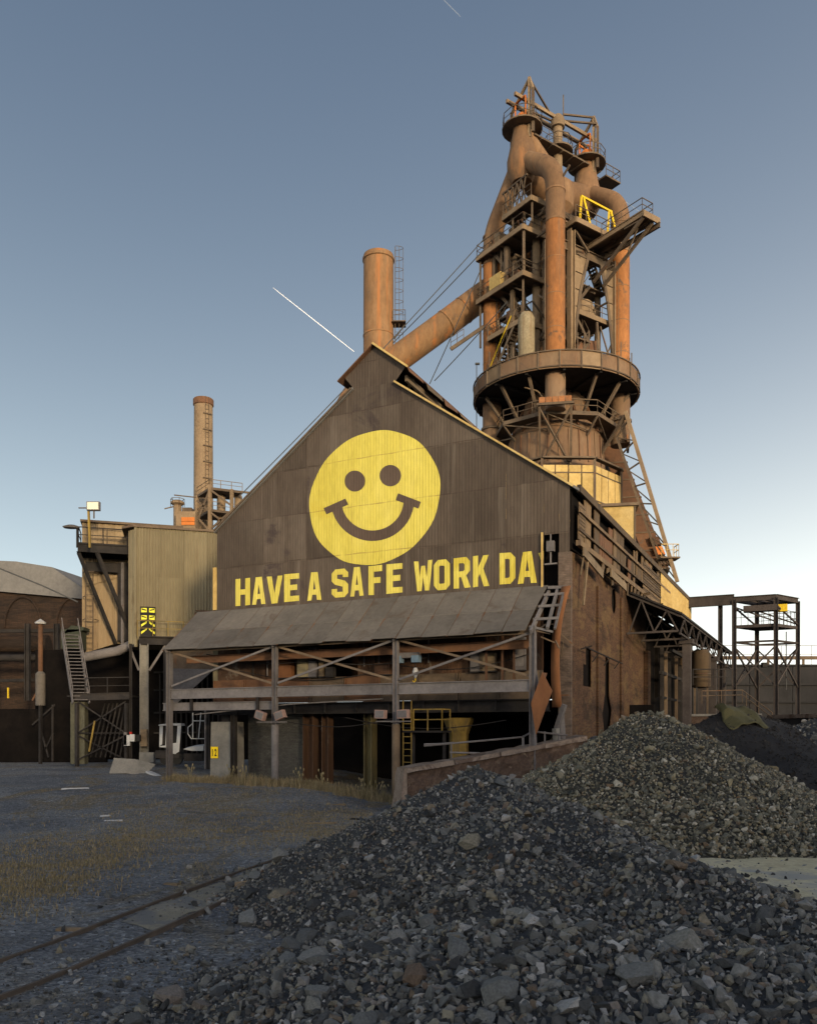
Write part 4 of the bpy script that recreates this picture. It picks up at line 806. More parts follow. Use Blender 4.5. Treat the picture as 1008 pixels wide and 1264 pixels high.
for k, (a, b_, w) in enumerate(((B(.1, -1.2, 0), B(.25, -1.5, 3.6), .25), (B(-.05, -.8, .5), B(.15, -.9, 4.2), .22), (B(.4, -1.8, 0), B(.1, -1.6, 3.0), .15), (B(.3, -1.2, 3.6), B(-.1, -1.3, 4.7), .2))): bar('prop', a, b_, w, M['greysteel' if k % 2 else 'concrete'], hp)
# ---- under the canopy: piers, walls, columns
pr_ = thing('concrete_pier', B(20.2, -.2, .6), 'square grey concrete pier with the yellow number sign', 'pier')
MB().hexa([B(19.45, -.75, .1), B(20.95, -.75, .1), B(20.95, .55, .1), B(19.45, .55, .1), B(19.5, -.7, 4.0), B(20.9, -.7, 4.0), B(20.9, .5, 4.0), B(19.5, .5, 4.0)]).build('shaft', M['concrete'], pr_, smooth=False)
boxp('column_stub', B(20.15, -.1, 4.3), .55, .45, .6, M['darksteel'], pr_, U, V)
su, sz = fw(265.3, 929, .74); sg = thing('number_sign', B(su, -.78, sz), 'yellow plate with black number 12 on the concrete pier', 'sign')
boxp('plate', B(su, -.79, sz), .50, .03, .66, M['signyellow'], sg, U, V)
def txt(body, size, origin, du, dz, dn, mat_, parent, name='digit'):
    for i_, c in enumerate(body):
        cu_ = bpy.data.curves.new('t', 'FONT'); cu_.body = c; cu_.size = size; cu_.offset = size * .022; ob = bpy.data.objects.new('t', cu_); me = ob.to_mesh(); m = MB()
        adv = size * .40 * i_
        m.add([origin + du * (v.co.x * .66 + adv) + dz * v.co.y for v in me.vertices], [tuple(p.vertices) for p in me.polygons]); ob.to_mesh_clear(); bpy.data.objects.remove(ob)
        m.build(name, mat_, parent, smooth=False, recalc=False)
txt('12', .56, B(su + .215, -.812, sz - .20), -U, Z, -V, M['black'], sg)
boxp('block_wall', B(17.2, .9, 2.3), 4.3, .3, 4.4, M['block'], tag(thing('block_wall', B(17.2, .9, .5), 'dark sooty block wall behind the second canopy post', 'wall')), U, V)
bo = bpy.data.objects['block_wall.001']; bo.name = 'blockwork'
sp_ = thing('steel_post', B(19.0, -.9, .5), 'dark steel post between the concrete pier and the block wall', 'post'); ibar('shaft', B(19.15, -.85, .2), B(19.15, -.85, 4.4), .28, .28, M['darksteel'], sp_, .04, up=U); boxp('base_plate', B(19.15, -.85, .62), .5, .5, .05, M['darksteel'], sp_, U, V)
for px, w, mk, lab in ((385, .85, 'rustsheet', 'broad rust brown column beside the sooty block wall'), (404, .55, 'rustsheet', 'narrower rust brown column next to the broad one'), (457, .62, 'greenish', 'flaking yellow grey column deep under the canopy')):
    if mk == 'greenish': M[mk] = mat('flaking yellow grey paint', [(.05, .045, .035), (.11, .095, .045), (.17, .14, .06)], 1.2, (1, 1, .3), var=0)
    u, _ = fw(px, 900, -.6); c = thing('steel_column', B(u, .6, .3), lab, 'column'); MB().ib(B(u, .6, 0), B(u, .6, 4.45), w, w * .8, .06, up=U).build('shaft', M[mk], c, smooth=False); boxp('cap_plate', B(u, .6, 4.44), w + .15, w + .1, .05, M['darksteel'], c, U, V)
u, _ = fw(566, 900, -1.0); yc = thing('yellow_column', B(u, 1.0, 0), 'yellow painted column with a flared capital under the canopy', 'column')
M['oldyellow'] = mat('worn yellow column paint', [(.10, .08, .03), (.22, .155, .04), (.36, .25, .05)], .9, (1, 1, .4), var=0, streak=(.06, .05, .035), sthr=.55)
MB().lathe(B(u, 1.0, 0), [(.52, 0), (.5, 3.1), (.5, 3.3), (.78, 4.0), (.80, 4.15)], 8).build('shaft', M['oldyellow'], yc)
la_ = thing('access_ladder', B(7.2, -1.6, 0), 'thin steel ladder up to the small platform with yellow railing', 'ladder')
lu, _ = fw(502.5, 900, 1.6); ladder(B(lu, -1.6, 0), B(lu, -1.6, 5.0), .46, U, M['oldyellow'], la_, name='rails_and_rungs')
pf = thing('small_platform', B(lu - 1, -1.2, 0), 'small steel platform with yellow railing at the ladder top', 'platform')
boxp('deck', B(lu - .85, -1.1, 3.45), 2.2, 1.1, .10, M['darksteel'], pf, U, V); railing([B(lu - .35, -1.6, 3.5), B(lu - 1.9, -1.6, 3.5), B(lu - 1.9, -.6, 3.5)], M['oldyellow'], pf, 1.05, .035, .75)
for du_ in (-.1, -1.8): bar('leg', B(lu + du_, -1.1, 0), B(lu + du_, -1.1, 3.4), .14, M['darksteel'], pf)
# hoist with hook, floodlight pairs
hs = thing('hoist', B(7.4, -1.5, 7.2), 'blue grey chain hoist with a hook under the crane beam', 'hoist')
hu, _ = fw(503, 797, 1.7); boxp('trolley', B(hu, -1.7, 7.25), 1.3, .3, .26, M['greysteel'], hs, U, V); M['blue'] = mat('faded blue paint', [(.10, .17, .25), (.16, .24, .33)], 1, var=0); boxp('motor', B(hu - .5, -1.75, 7.05), .4, .34, .34, M['blue'], hs, U, V); boxp('motor', B(hu + .45, -1.75, 7.05), .35, .34, .34, M['blue'], hs, U, V)
h2u, _ = fw(512.5, 817, 1.7); bar('chain', B(h2u, -1.7, 7.1), B(h2u, -1.7, 6.6), .04, M['darksteel'], hs); MB().lathe(B(h2u, -1.7, 0), [(.02, 6.1), (.12, 6.25), (.15, 6.45), (.08, 6.62)], 12).build('hook_block', M['white'], hs)
pipe('hook', [B(h2u, -1.7, 6.1), B(h2u, -1.7, 5.98), B(h2u + .07, -1.7, 5.9), B(h2u + .14, -1.7, 5.98)], .025, M['safety'], hs, 6)
for u, lab in ((15.1, 'pair of pinkish floodlights on the canopy post by the block wall'), (7.96, 'pair of pinkish floodlights on the canopy post by the ladder')):
    fl = thing('floodlight_pair', B(u, -PW, 3.9), lab, 'floodlight'); M.setdefault('pink', mat('faded pink housing', [(.26, .17, .15), (.32, .22, .19)], 1, var=.1))
    bar('cross_arm', B(u - .95, -PW - .3, 3.95), B(u + .95, -PW - .3, 3.95), .06, M['greysteel'], fl); MB().tube([B(u + .24 * math.cos(t), -PW - .24 * math.sin(t), 3.9) for t in [2 * math.pi * k / 12 for k in range(13)]], .025, 6).build('clamp', M['greysteel'], fl)
    for s_ in (-1, 1):
        ax_ = (U + Z * .35 * s_ * (1 if u > 10 else .1)).normalized(); az_ = ax_.cross(V).normalized()
        hb = boxp('housing', B(u + .62 * s_, -PW - .42, 4.3), .55, .3, .42, M['pink'], fl, ax_, V, az_); boxp('lens', B(u + .62 * s_, -PW - .42, 4.3) - V * .16, .46, .02, .34, M['greysteel'], hb, ax_, V, az_)
# clutter on the casting floor edge
for k, (px, py, w, h, mk) in enumerate(((372, 815, .7, 1.5, 'cream'), (384, 812, .5, 1.6, 'greysteel'), (395, 818, .3, 1.1, 'wood'), (405, 828, .5, .5, 'darksteel'), (600, 830, .8, .9, 'wood'), (585, 818, .5, 1.2, 'greysteel'), (640, 815, .5, 1.6, 'greysteel'), (350, 822, .9, 1.2, 'chute'), (470, 828, .9, .6, 'rust'))):
    u, z = fw(px, py, .7); names = {'cream': 'control_cabinet', 'greysteel': 'electrical_box', 'wood': 'wooden_crate', 'darksteel': 'bollard', 'chute': 'rusty_locker', 'rust': 'scrap_bin'}
    t = thing(names[mk], B(u, -.7, 6.42), ['tall cream control cabinet on the casting floor', 'grey electrical box beside the cream cabinet', 'upright wooden crate beside the grey box', 'squat dark bollard on the casting floor edge', 'wide wooden crate on the floor near the canopy end', 'slim grey box beside the wide wooden crate', 'tall grey box nearest the rusty chute', 'rust orange locker standing by the first cross brace', 'low rusty scrap bin behind the tie beam'][k], names[mk].split('_')[-1])
    boxp('body', B(u, -.45, 6.42 + h / 2), w, .3, h, M[mk], t, U, V); boxp('door', B(u, -.62, 6.45 + h / 2), w * .8, .03, h * .8, M[mk], t, U, V); boxp('base', B(u, -.45, 6.40), w * 1.1, .36, .06, M['darksteel'], t, U, V)
for k, px in enumerate((600, 620, 634)): u, _ = fw(px, 800, 1.0); bar('stanchion', B(u, -1, 5.9), B(u, -1, 8.6), .10, M['rust'], cn)
pipe('conduit', fillet([B(20.8, -PW + .4, 4.4), B(14.5, -PW + .5, 4.9), B(9.0, -PW + .6, 5.1)], .5), .035, M['greysteel'], cn, 6)

for k, (u0, u1, z0, z1, w) in enumerate(((21, 12, 7.9, 7.5, 1.0), (14, 5, 7.3, 7.6, .8), (19, 10, 6.9, 6.6, .5), (9, 1.5, 6.9, 7.2, .9), (16, 8, 4.1, 4.3, 1.2), (12, 3, 4.2, 4.0, .6))):
    pipe('hanging_cable', [B(u0 + (u1 - u0) * t, -w, z0 + (z1 - z0) * t - .5 * math.sin(math.pi * t)) for t in [j / 10 for j in range(11)]], .025, M['darksteel'], cn, 5)
for k in range(16): u = random.uniform(2, 20); z = random.uniform(6.5, 7.6); pipe('wall_conduit', [B(u, -.2, z), B(u, -.2, z + random.uniform(.6, 2.2))], .04, M['darksteel' if k % 2 else 'greysteel'], ch, 6)
def erode(o, cuts, amp):
    bm = bmesh.new(); bm.from_mesh(o.data); bmesh.ops.subdivide_edges(bm, edges=bm.edges[:], cuts=cuts, use_grid_fill=True)
    bm.normal_update()
    for v in bm.verts:
        n = mnoise.fractal(v.co * 1.7, 1, 2, 4) ; v.co += v.normal * (n * amp * 1.2 - amp * .4)
    bm.to_mesh(o.data); bm.free(); o.data.shade_smooth(); o.data.set_sharp_from_angle(angle=R(40))
# ---- stone retaining wall
rw = thing('retaining_wall', (3.8, 37.8, 0), 'eroded stone retaining wall with a pale coping, running to the brick corner', 'wall')
A0 = Vector((-.25, 36.6, 0)); A1 = Vector((8.1, 39.3, 0)); dr = (A1 - A0).normalized(); nr = Vector((dr.y, -dr.x, 0)); LL = (A1 - A0).length
def rtop(t): return 1.72 + 1.38 * t ** 1.05
m = MB(); n_, k_ = 64, 14; vs_ = []
for i in range(n_ + 1):
    t = i / n_
    for j in range(k_ + 1):
        z = -.4 + (rtop(t) - .02 + .4) * j / k_; p = A0.lerp(A1, t); e = .10 * mnoise.fractal(Vector((p.x * 1.6, z * 2.2, 3.1)), 1, 2, 5) + .06 * mnoise.noise(Vector((p.x * 5, z * 5, 1)))
        vs_.append(p + nr * (.5 + e) + Z * z)
fs_ = [(i * (k_ + 1) + j, (i + 1) * (k_ + 1) + j, (i + 1) * (k_ + 1) + j + 1, i * (k_ + 1) + j + 1) for i in range(n_) for j in range(k_)]
m.add(vs_, fs_); m.prism([A0 + nr * .42 - Z * .4, A1 + nr * .42 - Z * .4, A1 + nr * .42 + Z * (rtop(1) - .05), A0 + nr * .42 + Z * (rtop(0) - .05)], -nr * .9); m.build('stonework', M['rubble'], rw, smooth=False)
M['paleconc'] = mat('pale worn coping', [(.13, .10, .08), (.20, .16, .13), (.25, .205, .17)], 1.1, var=.1, patch=(.08, .055, .042), pscale=1.0, pthr=.55, bump=.8, fine=.6)
for i in range(4):
    a = A0.lerp(A1, i / 4 + .001); b_ = A0.lerp(A1, (i + 1) / 4 - .001); za, zb = rtop(i / 4), rtop((i + 1) / 4)
    cs_ = MB().hexa([a + nr * .62 + Z * (za - .05), b_ + nr * .62 + Z * (zb - .05), b_ - nr * .5 + Z * (zb - .05), a - nr * .5 + Z * (za - .05), a + nr * .56 + Z * (za + .17), b_ + nr * .56 + Z * (zb + .17), b_ - nr * .5 + Z * (zb + .2), a - nr * .5 + Z * (za + .2)]).build('coping_stone', M['paleconc'], rw, smooth=False); erode(cs_, 5, .05)
es_ = MB().hexa([A0 - dr * .5 + nr * .75 - Z * .4, A0 + nr * .66 - Z * .4, A0 - nr * .5 - Z * .4, A0 - dr * .5 - nr * .5 - Z * .4, A0 - dr * .12 + nr * .6 + Z * 1.9, A0 + nr * .6 + Z * 1.9, A0 - nr * .5 + Z * 1.9, A0 - dr * .12 - nr * .5 + Z * 1.9]).build('end_stone', M['paleconc'], rw, smooth=False); erode(es_, 4, .10)
ph = thing('pipe_handrail', (5, 39.0, 2.5), 'bent grey pipe handrail above the stone retaining wall', 'handrail')
for pts in (((523, 919), (545, 918.5), (560, 917)), ((523, 921), (645, 910), (657, 903), (700, 908)), ((555, 929), (592, 930)), ((672, 903), (672, 922)), ((645, 911), (645, 921))): pipe('rail', [at(x, y, 38.6) for x, y in pts], .045, M['greysteel'], ph, 8)
for x in (557, 646, 690): bar('post', at(x, 919 if x < 600 else 908, 38.6), at(x, 940 if x < 600 else 922, 38.6), .06, M['greysteel'], ph)

# ================================================================== blast furnace
bf = thing('blast_furnace', FU, 'tall rusty blast furnace with four uptake pipes and a ring platform', 'furnace')
hs_ = 3.99; RG0, RG1 = 32.85, 34.2
M['shell'] = mat('furnace shell', [(.13, .08, .05), (.18, .115, .07), (.21, .145, .09)], .4, (1, 1, .4), var=.1, streak=(.30, .13, .05), sscale=1.3, sthr=.64, patch=(.10, .07, .05))
corners = {'front': (-hs_, -hs_), 'left': (hs_, -hs_), 'right': (-hs_, hs_), 'back': (hs_, hs_)}
for nm, (a, b_) in corners.items():
    j = T(0, b_, 52.9); up = pipe('uptake_pipe', [T(a, b_, RG1 - .6), T(a, b_, 45.6)], .80, M['uptake_low'], bf, 22); zb_ = 48.3 if nm == 'left' else 50.0; pipe('uptake_bend', fillet([T(a, b_, 45.6), T(a, b_, zb_), T(a * .1, b_, 52.6)], 1.7, 8), .80, M['uptake'], bf, 22)
    for z in (45.5, 48.0): MB().tube([T(a, b_, z), T(a, b_, z + .14)], .84, 22).build('flange', M['uptake'], up)
    for z in (36.6, 39.4, 42.4): MB().tube([T(a, b_, z), T(a, b_, z + .07)], .815, 22).build('plate_seam', M['uptake'], up)
    for k in range(2): q = math.pi * (.9 + k * .9) + a; pipe('service_line', [T(a + .9 * math.cos(q), b_ + .9 * math.sin(q), RG1), T(a + .9 * math.cos(q), b_ + .9 * math.sin(q), 44 + k * 2)], .05, M['steel'], up, 6)
    st_ = pipe('uptake_stub', [T(a, b_, 28.6 if nm != 'front' else 30.0), T(a, b_, RG1 - .5)], .84, M['shell'], bf, 22)
    pipe('stub_collar', [T(a, b_, 30.6), T(a, b_, 30.8)], .98, M['steel'], st_, 20)
for b_ in (-hs_, hs_):                                        # gas trunks above each pair of uptakes
    tk = MB().lathe(T(0, b_, 0), [(.85, 50.9), (1.3, 51.7), (1.32, 52.7), (1.08, 53.8), (.80, 55.3), (.78, 55.9)], 24).build('gas_trunk', M['uptake'], bf)
    MB().lathe(T(0, b_, 0), [(1.0, 55.85), (1.0, 56.05)], 20).build('valve_flange', M['steel'], tk)
    MB().lathe(T(0, b_, 0), [(.62, 56.05), (.62, 56.5), (.35, 56.85), (.1, 56.95)], 16).build('bleeder_valve', M['orange'], tk)
    for s1 in (-.72, .72): bar('valve_frame', T(s1 * .9, b_ - .2, 56.0), T(s1 * .9, b_ - .2, 58.0), .12, M['orange'], tk)
    bar('valve_frame', T(-.6, b_ - .2, 58.05), T(.6, b_ - .2, 58.05), .14, M['orange'], tk)
    pl = MB().lathe(T(0, b_, 0), [(.86, 55.5), (1.75, 55.5), (1.75, 55.62), (.86, 55.62)], 20, cap=False).build('valve_platform', M['steel'], bf)
    railing([T(1.7 * math.cos(t), b_ + 1.7 * math.sin(t), 55.6) for t in [2 * math.pi * k / 10 for k in range(10)]], M['steel'], pl, 1.0, .025, 2, closed=True)
    # A frame over the valve
    for s1 in (-1.35, 1.35):
        bar('frame_post', T(s1, b_, 54.6), T(s1, b_, 57.8 if s1 > 0 else 58.3), .22, M['steel'], bf); bar('frame_head', T(s1, b_, 57.7 if s1 > 0 else 58.2), T(-.9, b_, 59.4), .2, M['tan'], bf)
    bar('frame_post', T(-.9, b_, 54.4), T(-.9, b_, 59.5), .24, M['tan'], bf)
for a in (-.15, .9): bar('top_beam', T(a, -hs_ - 1.0, 58.15), T(a, hs_ + 1.0, 58.15), .22, M['tan'], bf, .30)
for p, q_ in ((T(-.9, -hs_, 59.4), T(-.15, -.8, 58.2)), (T(-.9, hs_, 59.4), T(-.15, .8, 58.8)), (T(1.3, -hs_, 58.6), T(.9, 1.2, 58.8)), (T(-1.3, hs_, 58.6), T(.9, .5, 58.8))): bar('top_brace', p, q_, .14, M['steel'], bf)
tw = boxp('top_walkway', T(-.2, 0, 54.9), 2 * hs_ - 1.2, 1.5, .14, M['steel'], bf, TB, TA)
for b_ in (-2.6, -1.3, 0, 1.3, 2.6, 4.8): bar('walkway_joist', T(-1.0, b_, 54.78), T(.6, b_, 54.78), .1, M['steel'], bf)
railing([T(-.95, -2.6, 54.98), T(-.95, -.8, 54.98)], M['steel'], tw, 1.0, .025, 1); railing([T(.55, -3, 54.98), T(.55, 3, 54.98)], M['steel'], tw, 1.0, .025, 1.2)
ew = boxp('end_walkway', T(-.2, hs_ + 2.4, 54.6), 2.0, 1.8, .14, M['steel'], bf, TB, TA); railing([T(-1.1, hs_ + 1.4, 54.68), T(-1.1, hs_ + 3.3, 54.68), T(.7, hs_ + 3.3, 54.68), T(.7, hs_ + 1.4, 54.68)], M['steel'], ew, 1.0, .03, 1)
for s1, z in ((-.5, 57.0), (.4, 57.4), (1.1, 56.8)): bar('valve_lever', T(s1, hs_ - .4, z), T(s1 * .3, hs_ + 1.3, z - .5), .13, M['orange'], bf)
MB().lathe(T(-.1, .2, 0), [(.42, 51), (.42, 57.3), (.62, 57.35), (.62, 58.0), (.4, 58.4)], 16).build('centre_vent', M['tan'], bf); mb_ = MB().lathe(T(-.1, .2, 0), [(.45, 55.1), (1.35, 55.1), (1.35, 55.24), (.45, 55.24)], 18, cap=False).build('vent_platform', M['steel'], bf)
railing([T(-.1 + 1.3 * math.cos(t), .2 + 1.3 * math.sin(t), 55.2) for t in [2 * math.pi * k / 8 for k in range(8)]], M['steel'], mb_, 1.0, .025, 2, closed=True)
bar('vent_mast', T(-.5, .5, 57.6), T(-.5, .5, 60.2), .08, M['steel'], bf)
# downcomer saddle and downcomer
sd_ = MB().lathe(T(.4, .2, 0), [(1.0, 49.4), (1.75, 50.2), (1.85, 51.4), (1.75, 52.2), (1.0, 52.9), (.1, 53.0)], 24).build('gas_saddle', M['uptake'], bf)
pipe('saddle_pipe', [T(0, -hs_, 52.3), T(.4, 0, 51.4)], [1.2, 1.45], M['uptake'], bf, 20); pipe('saddle_pipe', [T(0, hs_, 52.3), T(.4, 0, 51.4)], [1.2, 1.45], M['uptake'], bf, 20)
pipe('offtake_pipe', [T(-.2, -hs_ + .2, 55.2), T(-.1, -1.6, 53.2), T(.1, -.2, 51.8)], [.55, .9, 1.0], M['uptake'], bf, 16)
dn1 = [T(.4, .3, 50.8), at(640, 335, 79), at(597, 364, 79), at(548, 401, 78.5), at(478, 452, 78), at(430, 492, 78), at(400, 640, 78)]
dc = pipe('downcomer', fillet(dn1, 3.0, 6), 1.22, M['pipe'], bf, 24)
pd = (at(548, 401, 78.5) - at(597, 364, 79)).normalized(); pm = at(551, 399, 78.5); pipe('seam_band', [pm - pd * .12, pm + pd * .12], 1.27, M['pipe'], dc, 24); pm = at(572, 383, 78.7); pipe('seam_band', [pm - pd * .07, pm + pd * .07], 1.25, M['pipe'], dc, 24)
# core of the furnace top
MB().lathe(FU, [(2.3, 33.0), (2.3, 36.5), (1.5, 38), (1.5, 44.2), (2.2, 44.6), (2.2, 46.4), (1.1, 48.5), (.9, 50)], 24).build('charging_hopper', M['shell'], bf)
# ring platform
m = MB(); nseg = 26; RO, RI = 7.2, 2.2
MB().lathe(FU, [(RI, 32.95), (RO - .1, 32.95), (RO - .1, 33.1), (RI, 33.1)], 52, cap=False).build('ring_floor', M['darksteel'], bf)
for k in range(nseg):
    t0, t1_ = 2 * math.pi * k / nseg + .006, 2 * math.pi * (k + 1) / nseg - .006; m = MB(); vs_ = []
    for t in (t0, (t0 + t1_) / 2, t1_):
        c, s = math.cos(t), math.sin(t)
        for r, z in ((RO, RG0), (RO, RG1), (RO - .08, RG1), (RO - .08, RG0)): vs_.append(FU + Vector((c * r, s * r, z)))
    fs_ = []
    for i in range(2):
        for j in range(4): fs_.append((i * 4 + j, i * 4 + (j + 1) % 4, i * 4 + 4 + (j + 1) % 4, i * 4 + 4 + j))
    fs_ += [(3, 2, 1, 0), (8, 9, 10, 11)]; m.add(vs_, fs_); rp = m.build('ring_panel', M['shell'] if k % 5 else M['tan'], bf)
    t = 2 * math.pi * k / nseg; c, s = math.cos(t), math.sin(t)
    MB().box(FU + Vector((c * (RO + .05), s * (RO + .05), (RG0 + RG1) / 2)), .1, .12, RG1 - RG0 + .02, Vector((c, s, 0)), Vector((-s, c, 0))).build('ring_rib', M['steel'], bf, smooth=False)
MB().lathe(FU, [(RO + .02, RG1 + .005), (RO + .14, RG1 + .005), (RO + .14, RG1 + .09), (RO + .02, RG1 + .09)], 52, cap=False).build('ring_lip', M['steel'], bf); MB().lathe(FU, [(RO + .02, RG0 + .1), (RO + .12, RG0 + .1), (RO + .12, RG0 + .2), (RO + .02, RG0 + .2)], 52, cap=False).build('ring_lip', M['steel'], bf)
for k in range(14):
    t = 2 * math.pi * (k + .35) / 14; c, s = math.cos(t), math.sin(t); bar('ring_prop', FU + Vector((c * 4.4, s * 4.4, 30.2)), FU + Vector((c * 6.4, s * 6.4, 32.9)), .22, M['steel'], bf); bar('ring_joist', FU + Vector((c * 2.4, s * 2.4, 32.82)), FU + Vector((c * 7.0, s * 7.0, 32.82)), .2, M['darksteel'], bf)
pipe('ring_conduit', fillet([T(-1.4, -5.0, 32.5), T(-2.6, -4.6, 31.9), T(-3.2, -4.4, 31.0)], .3), .06, M['tan'], bf, 6)
# throat cone, bustle and shell
MB().lathe(FU, [(3.9, 29.3), (3.6, 30.2), (2.9, 31.6), (2.6, 33.0)], 36, cap=False).build('throat_cone', M['shell'], bf)
for k in range(10): t = k * .63; bar('throat_rib', FU + Vector((math.cos(t) * 4.0, math.sin(t) * 4.0, 29.4)), FU + Vector((math.cos(t) * 2.8, math.sin(t) * 2.8, 32.2)), .2, M['rust'], bf)
MB().lathe(FU, [(4.3, 20), (4.3, 26.2), (4.15, 29.1), (3.95, 29.4)], 40).build('furnace_shell', M['shell'], bf)
for k in range(30): t = 2 * math.pi * k / 30; c, s = math.cos(t), math.sin(t); bar('shell_rib', FU + Vector((c * 4.33, s * 4.33, 26.3)), FU + Vector((c * 4.2, s * 4.2, 29.0)), .09, M['shell' if k % 3 else 'rust'], bf)
# mid platform, octagonal
oc = [FU + Vector((math.cos(t) * 5.6, math.sin(t) * 5.6, 0)) for t in [math.pi / 8 + math.pi / 4 * k + .1 for k in range(8)]]
mp_ = MB(); 
for k in range(8):
    a, b_ = oc[k], oc[(k + 1) % 8]; ai, bi = FU + (a - FU) * .76, FU + (b_ - FU) * .76
    MB().prism([a + Z * 30.0, b_ + Z * 30.0, bi + Z * 30.0, ai + Z * 30.0], -Z * .12).build('mid_deck', M['steel'], bf, smooth=False)
    bar('deck_fascia', a + Z * 29.95, b_ + Z * 29.95, .12, M['steel'], bf, .32); bar('deck_strut', a + Z * 29.8, FU + (a - FU) * .78 + Z * 28.6, .14, M['steel'], bf); bar('deck_tie', a + Z * 29.8, FU + (b_ - FU) * .8 + Z * 28.9, .10, M['steel'], bf)
railing([p + Z * 30.1 for p in oc], M['steel'], bf, 1.0, .035, 1.3, closed=True)
for a, b_, z in ((-hs_ - .95, -hs_ - .95, 30.05), (-hs_ - .7, hs_ + .2, 28.4), (hs_, -hs_ - .9, 28.2)):
    d = (T(a, b_, 0) - FU).normalized(); sd2 = Vector((-d.y, d.x, 0)); c = T(a, b_, z) ; m = MB()
    for k in range(5): boxp('collar_panel', c + sd2 * (k - 2) * .53 + Z * .35 - d * .1, .48, .1, .5, M['collar'] if a < 0 else M['rust'], bf, sd2, d)
    bar('collar_beam', c - sd2 * 1.5, c + sd2 * 1.5, .2, M['steel'], bf, .2)
for s1 in (-.9, .9): bar('front_strut', T(-hs_ - .9 + s1, -hs_ - .9 - s1, 29.9), T(-3.1 + s1, -3.1 - s1, 25.9), .18, M['steel'], bf)
bar('front_brace', T(-hs_ - 1.8, -hs_ + .05, 29.8), T(-2.3, -3.9, 26.0), .14, M['steel'], bf); bar('front_brace', T(-hs_ + .05, -hs_ - 1.8, 29.8), T(-3.9, -2.3, 26.0), .14, M['steel'], bf)
# skirt house
RS = 5.75; oc2 = [FU + Vector((math.cos(t) * RS, math.sin(t) * RS, 0)) for t in [math.pi / 8 + math.pi / 4 * k + .03 for k in range(8)]]
for k in range(8):
    a, b_ = oc2[k], oc2[(k + 1) % 8]; d = (b_ - a).normalized(); nn = Vector((d.y, -d.x, 0)); L = (b_ - a).length
    bar('skirt_post', a + Z * 17.5, a + Z * 26.1, .18, M['steel'], bf); bar('skirt_cornice', a + Z * 26.15, b_ + Z * 26.15, .5, M['steel'], bf, .14)
    for j in range(4):
        for (z0, z1) in ((17.6, 20.0), (20.06, 22.6), (22.66, 24.9), (24.96, 25.55)): p0 = a + d * (L * (j + .03) / 4 + .02); p1 = a + d * (L * (j + .97) / 4 - .02); MB().prism([p0 + Z * z0, p1 + Z * z0, p1 + Z * z1, p0 + Z * z1], -nn * .05 * random.uniform(.8, 1.2)).build('skirt_panel', M['skirt'], bf, smooth=False)
    for z in (22.63, 24.93): bar('skirt_rail', a + Z * z, b_ + Z * z, .1, M['steel'], bf, .09)
lh = at(745, 636, 68); hx = Vector((.985, -.17, 0)); hy = Vector((.17, .985, 0))
lo = thing('lift_house', (lh.x, lh.y, 12), 'small cream corrugated house on the roof below the furnace skirt', 'house')
boxp('wall', Vector((lh.x - .5, lh.y, 18.0)), 5.4, 4.5, 6.0, M['skirt'], lo, hx, hy); boxp('roof', Vector((lh.x - .5, lh.y, 21.1)), 6.0, 5.0, .22, M['steel'], lo, hx, hy); bar('corner_trim', Vector((lh.x - .5, lh.y, 15)) + hx * 2.72 - hy * 2.27, Vector((lh.x - .5, lh.y, 21)) + hx * 2.72 - hy * 2.27, .12, M['steel'], lo)
# ---- decks, stairs and clutter on the left face
def deck(a0, a1, b0, b1, z, rails, label=None):
    d = MB().box(T((a0 + a1) / 2, (b0 + b1) / 2, z - .12), a1 - a0, b1 - b0, .1, TA, TB).build('deck', M['steel'], bf, smooth=False)
    for p, q_ in ((T(a0, b0, z - .2), T(a1, b0, z - .2)), (T(a0, b0 + .01, z - .2), T(a0, b1, z - .2)), (T(a1, b0 + .01, z - .2), T(a1, b1, z - .2))): bar('deck_beam', p, q_, .14, M['tan'], bf, .42)
    n = int((a1 - a0) / 1.3)
    for k in range(1, n): bar('deck_joist', T(a0 + (a1 - a0) * k / n, b0 + .1, z - .28), T(a0 + (a1 - a0) * k / n, b1, z - .28), .12, M['steel'], bf, .22)
    for r_ in rails: railing([T(*p, z) for p in r_], M['steel'], d, 1.05, .03, 1.3)
    return d
deck(-1.5, 4.6, -5.3, -2.2, 46.2, [[(4.6, -2.5), (4.6, -5.25), (-1.45, -5.25), (-1.45, -3)]])
deck(-1.5, 4.6, -5.3, -2.2, 42.3, [[(4.6, -2.5), (4.6, -5.25), (-1.45, -5.25), (-1.45, -3)]])
deck(-2.4, 1.2, -5.2, -3.4, 48.2, [[(1.2, -5.15), (-2.35, -5.15)]])
deck(-1.0, 3.4, -5.0, -2.4, 38.6, [[(3.4, -4.95), (-.95, -4.95)]])
stair(T(-1.0, -3.6, 48.2), T(-2.9, -1.6, 46.2), .8, TA, M['steel'], bf); stair(T(3.2, -4.6, 34.2), T(-.3, -4.6, 38.6), .8, TB, M['tan'], bf); stair(T(.0, -4.2, 42.3), T(3.2, -4.2, 46.2), .8, TB, M['steel'], bf); stair(T(-.4, -3.8, 38.7), T(2.6, -3.8, 42.2), .8, TB, M['steel'], bf)
bar('stair_rail', T(3.4, -5.1, 35.2), T(.2, -5.1, 39.2), .07, M['safety'], bf)
for k in range(5): a = 1.1 - k * .55; bar('lattice_bar', T(a, -5.1, 48.3), T(a - .5, -5.1, 50.2), .09, M['steel'], bf); bar('lattice_bar', T(a - .5, -5.1, 48.3), T(a, -5.1, 50.2), .09, M['steel'], bf)
bar('lattice_chord', T(1.3, -5.1, 50.2), T(-1.8, -5.1, 50.3), .14, M['steel'], bf)
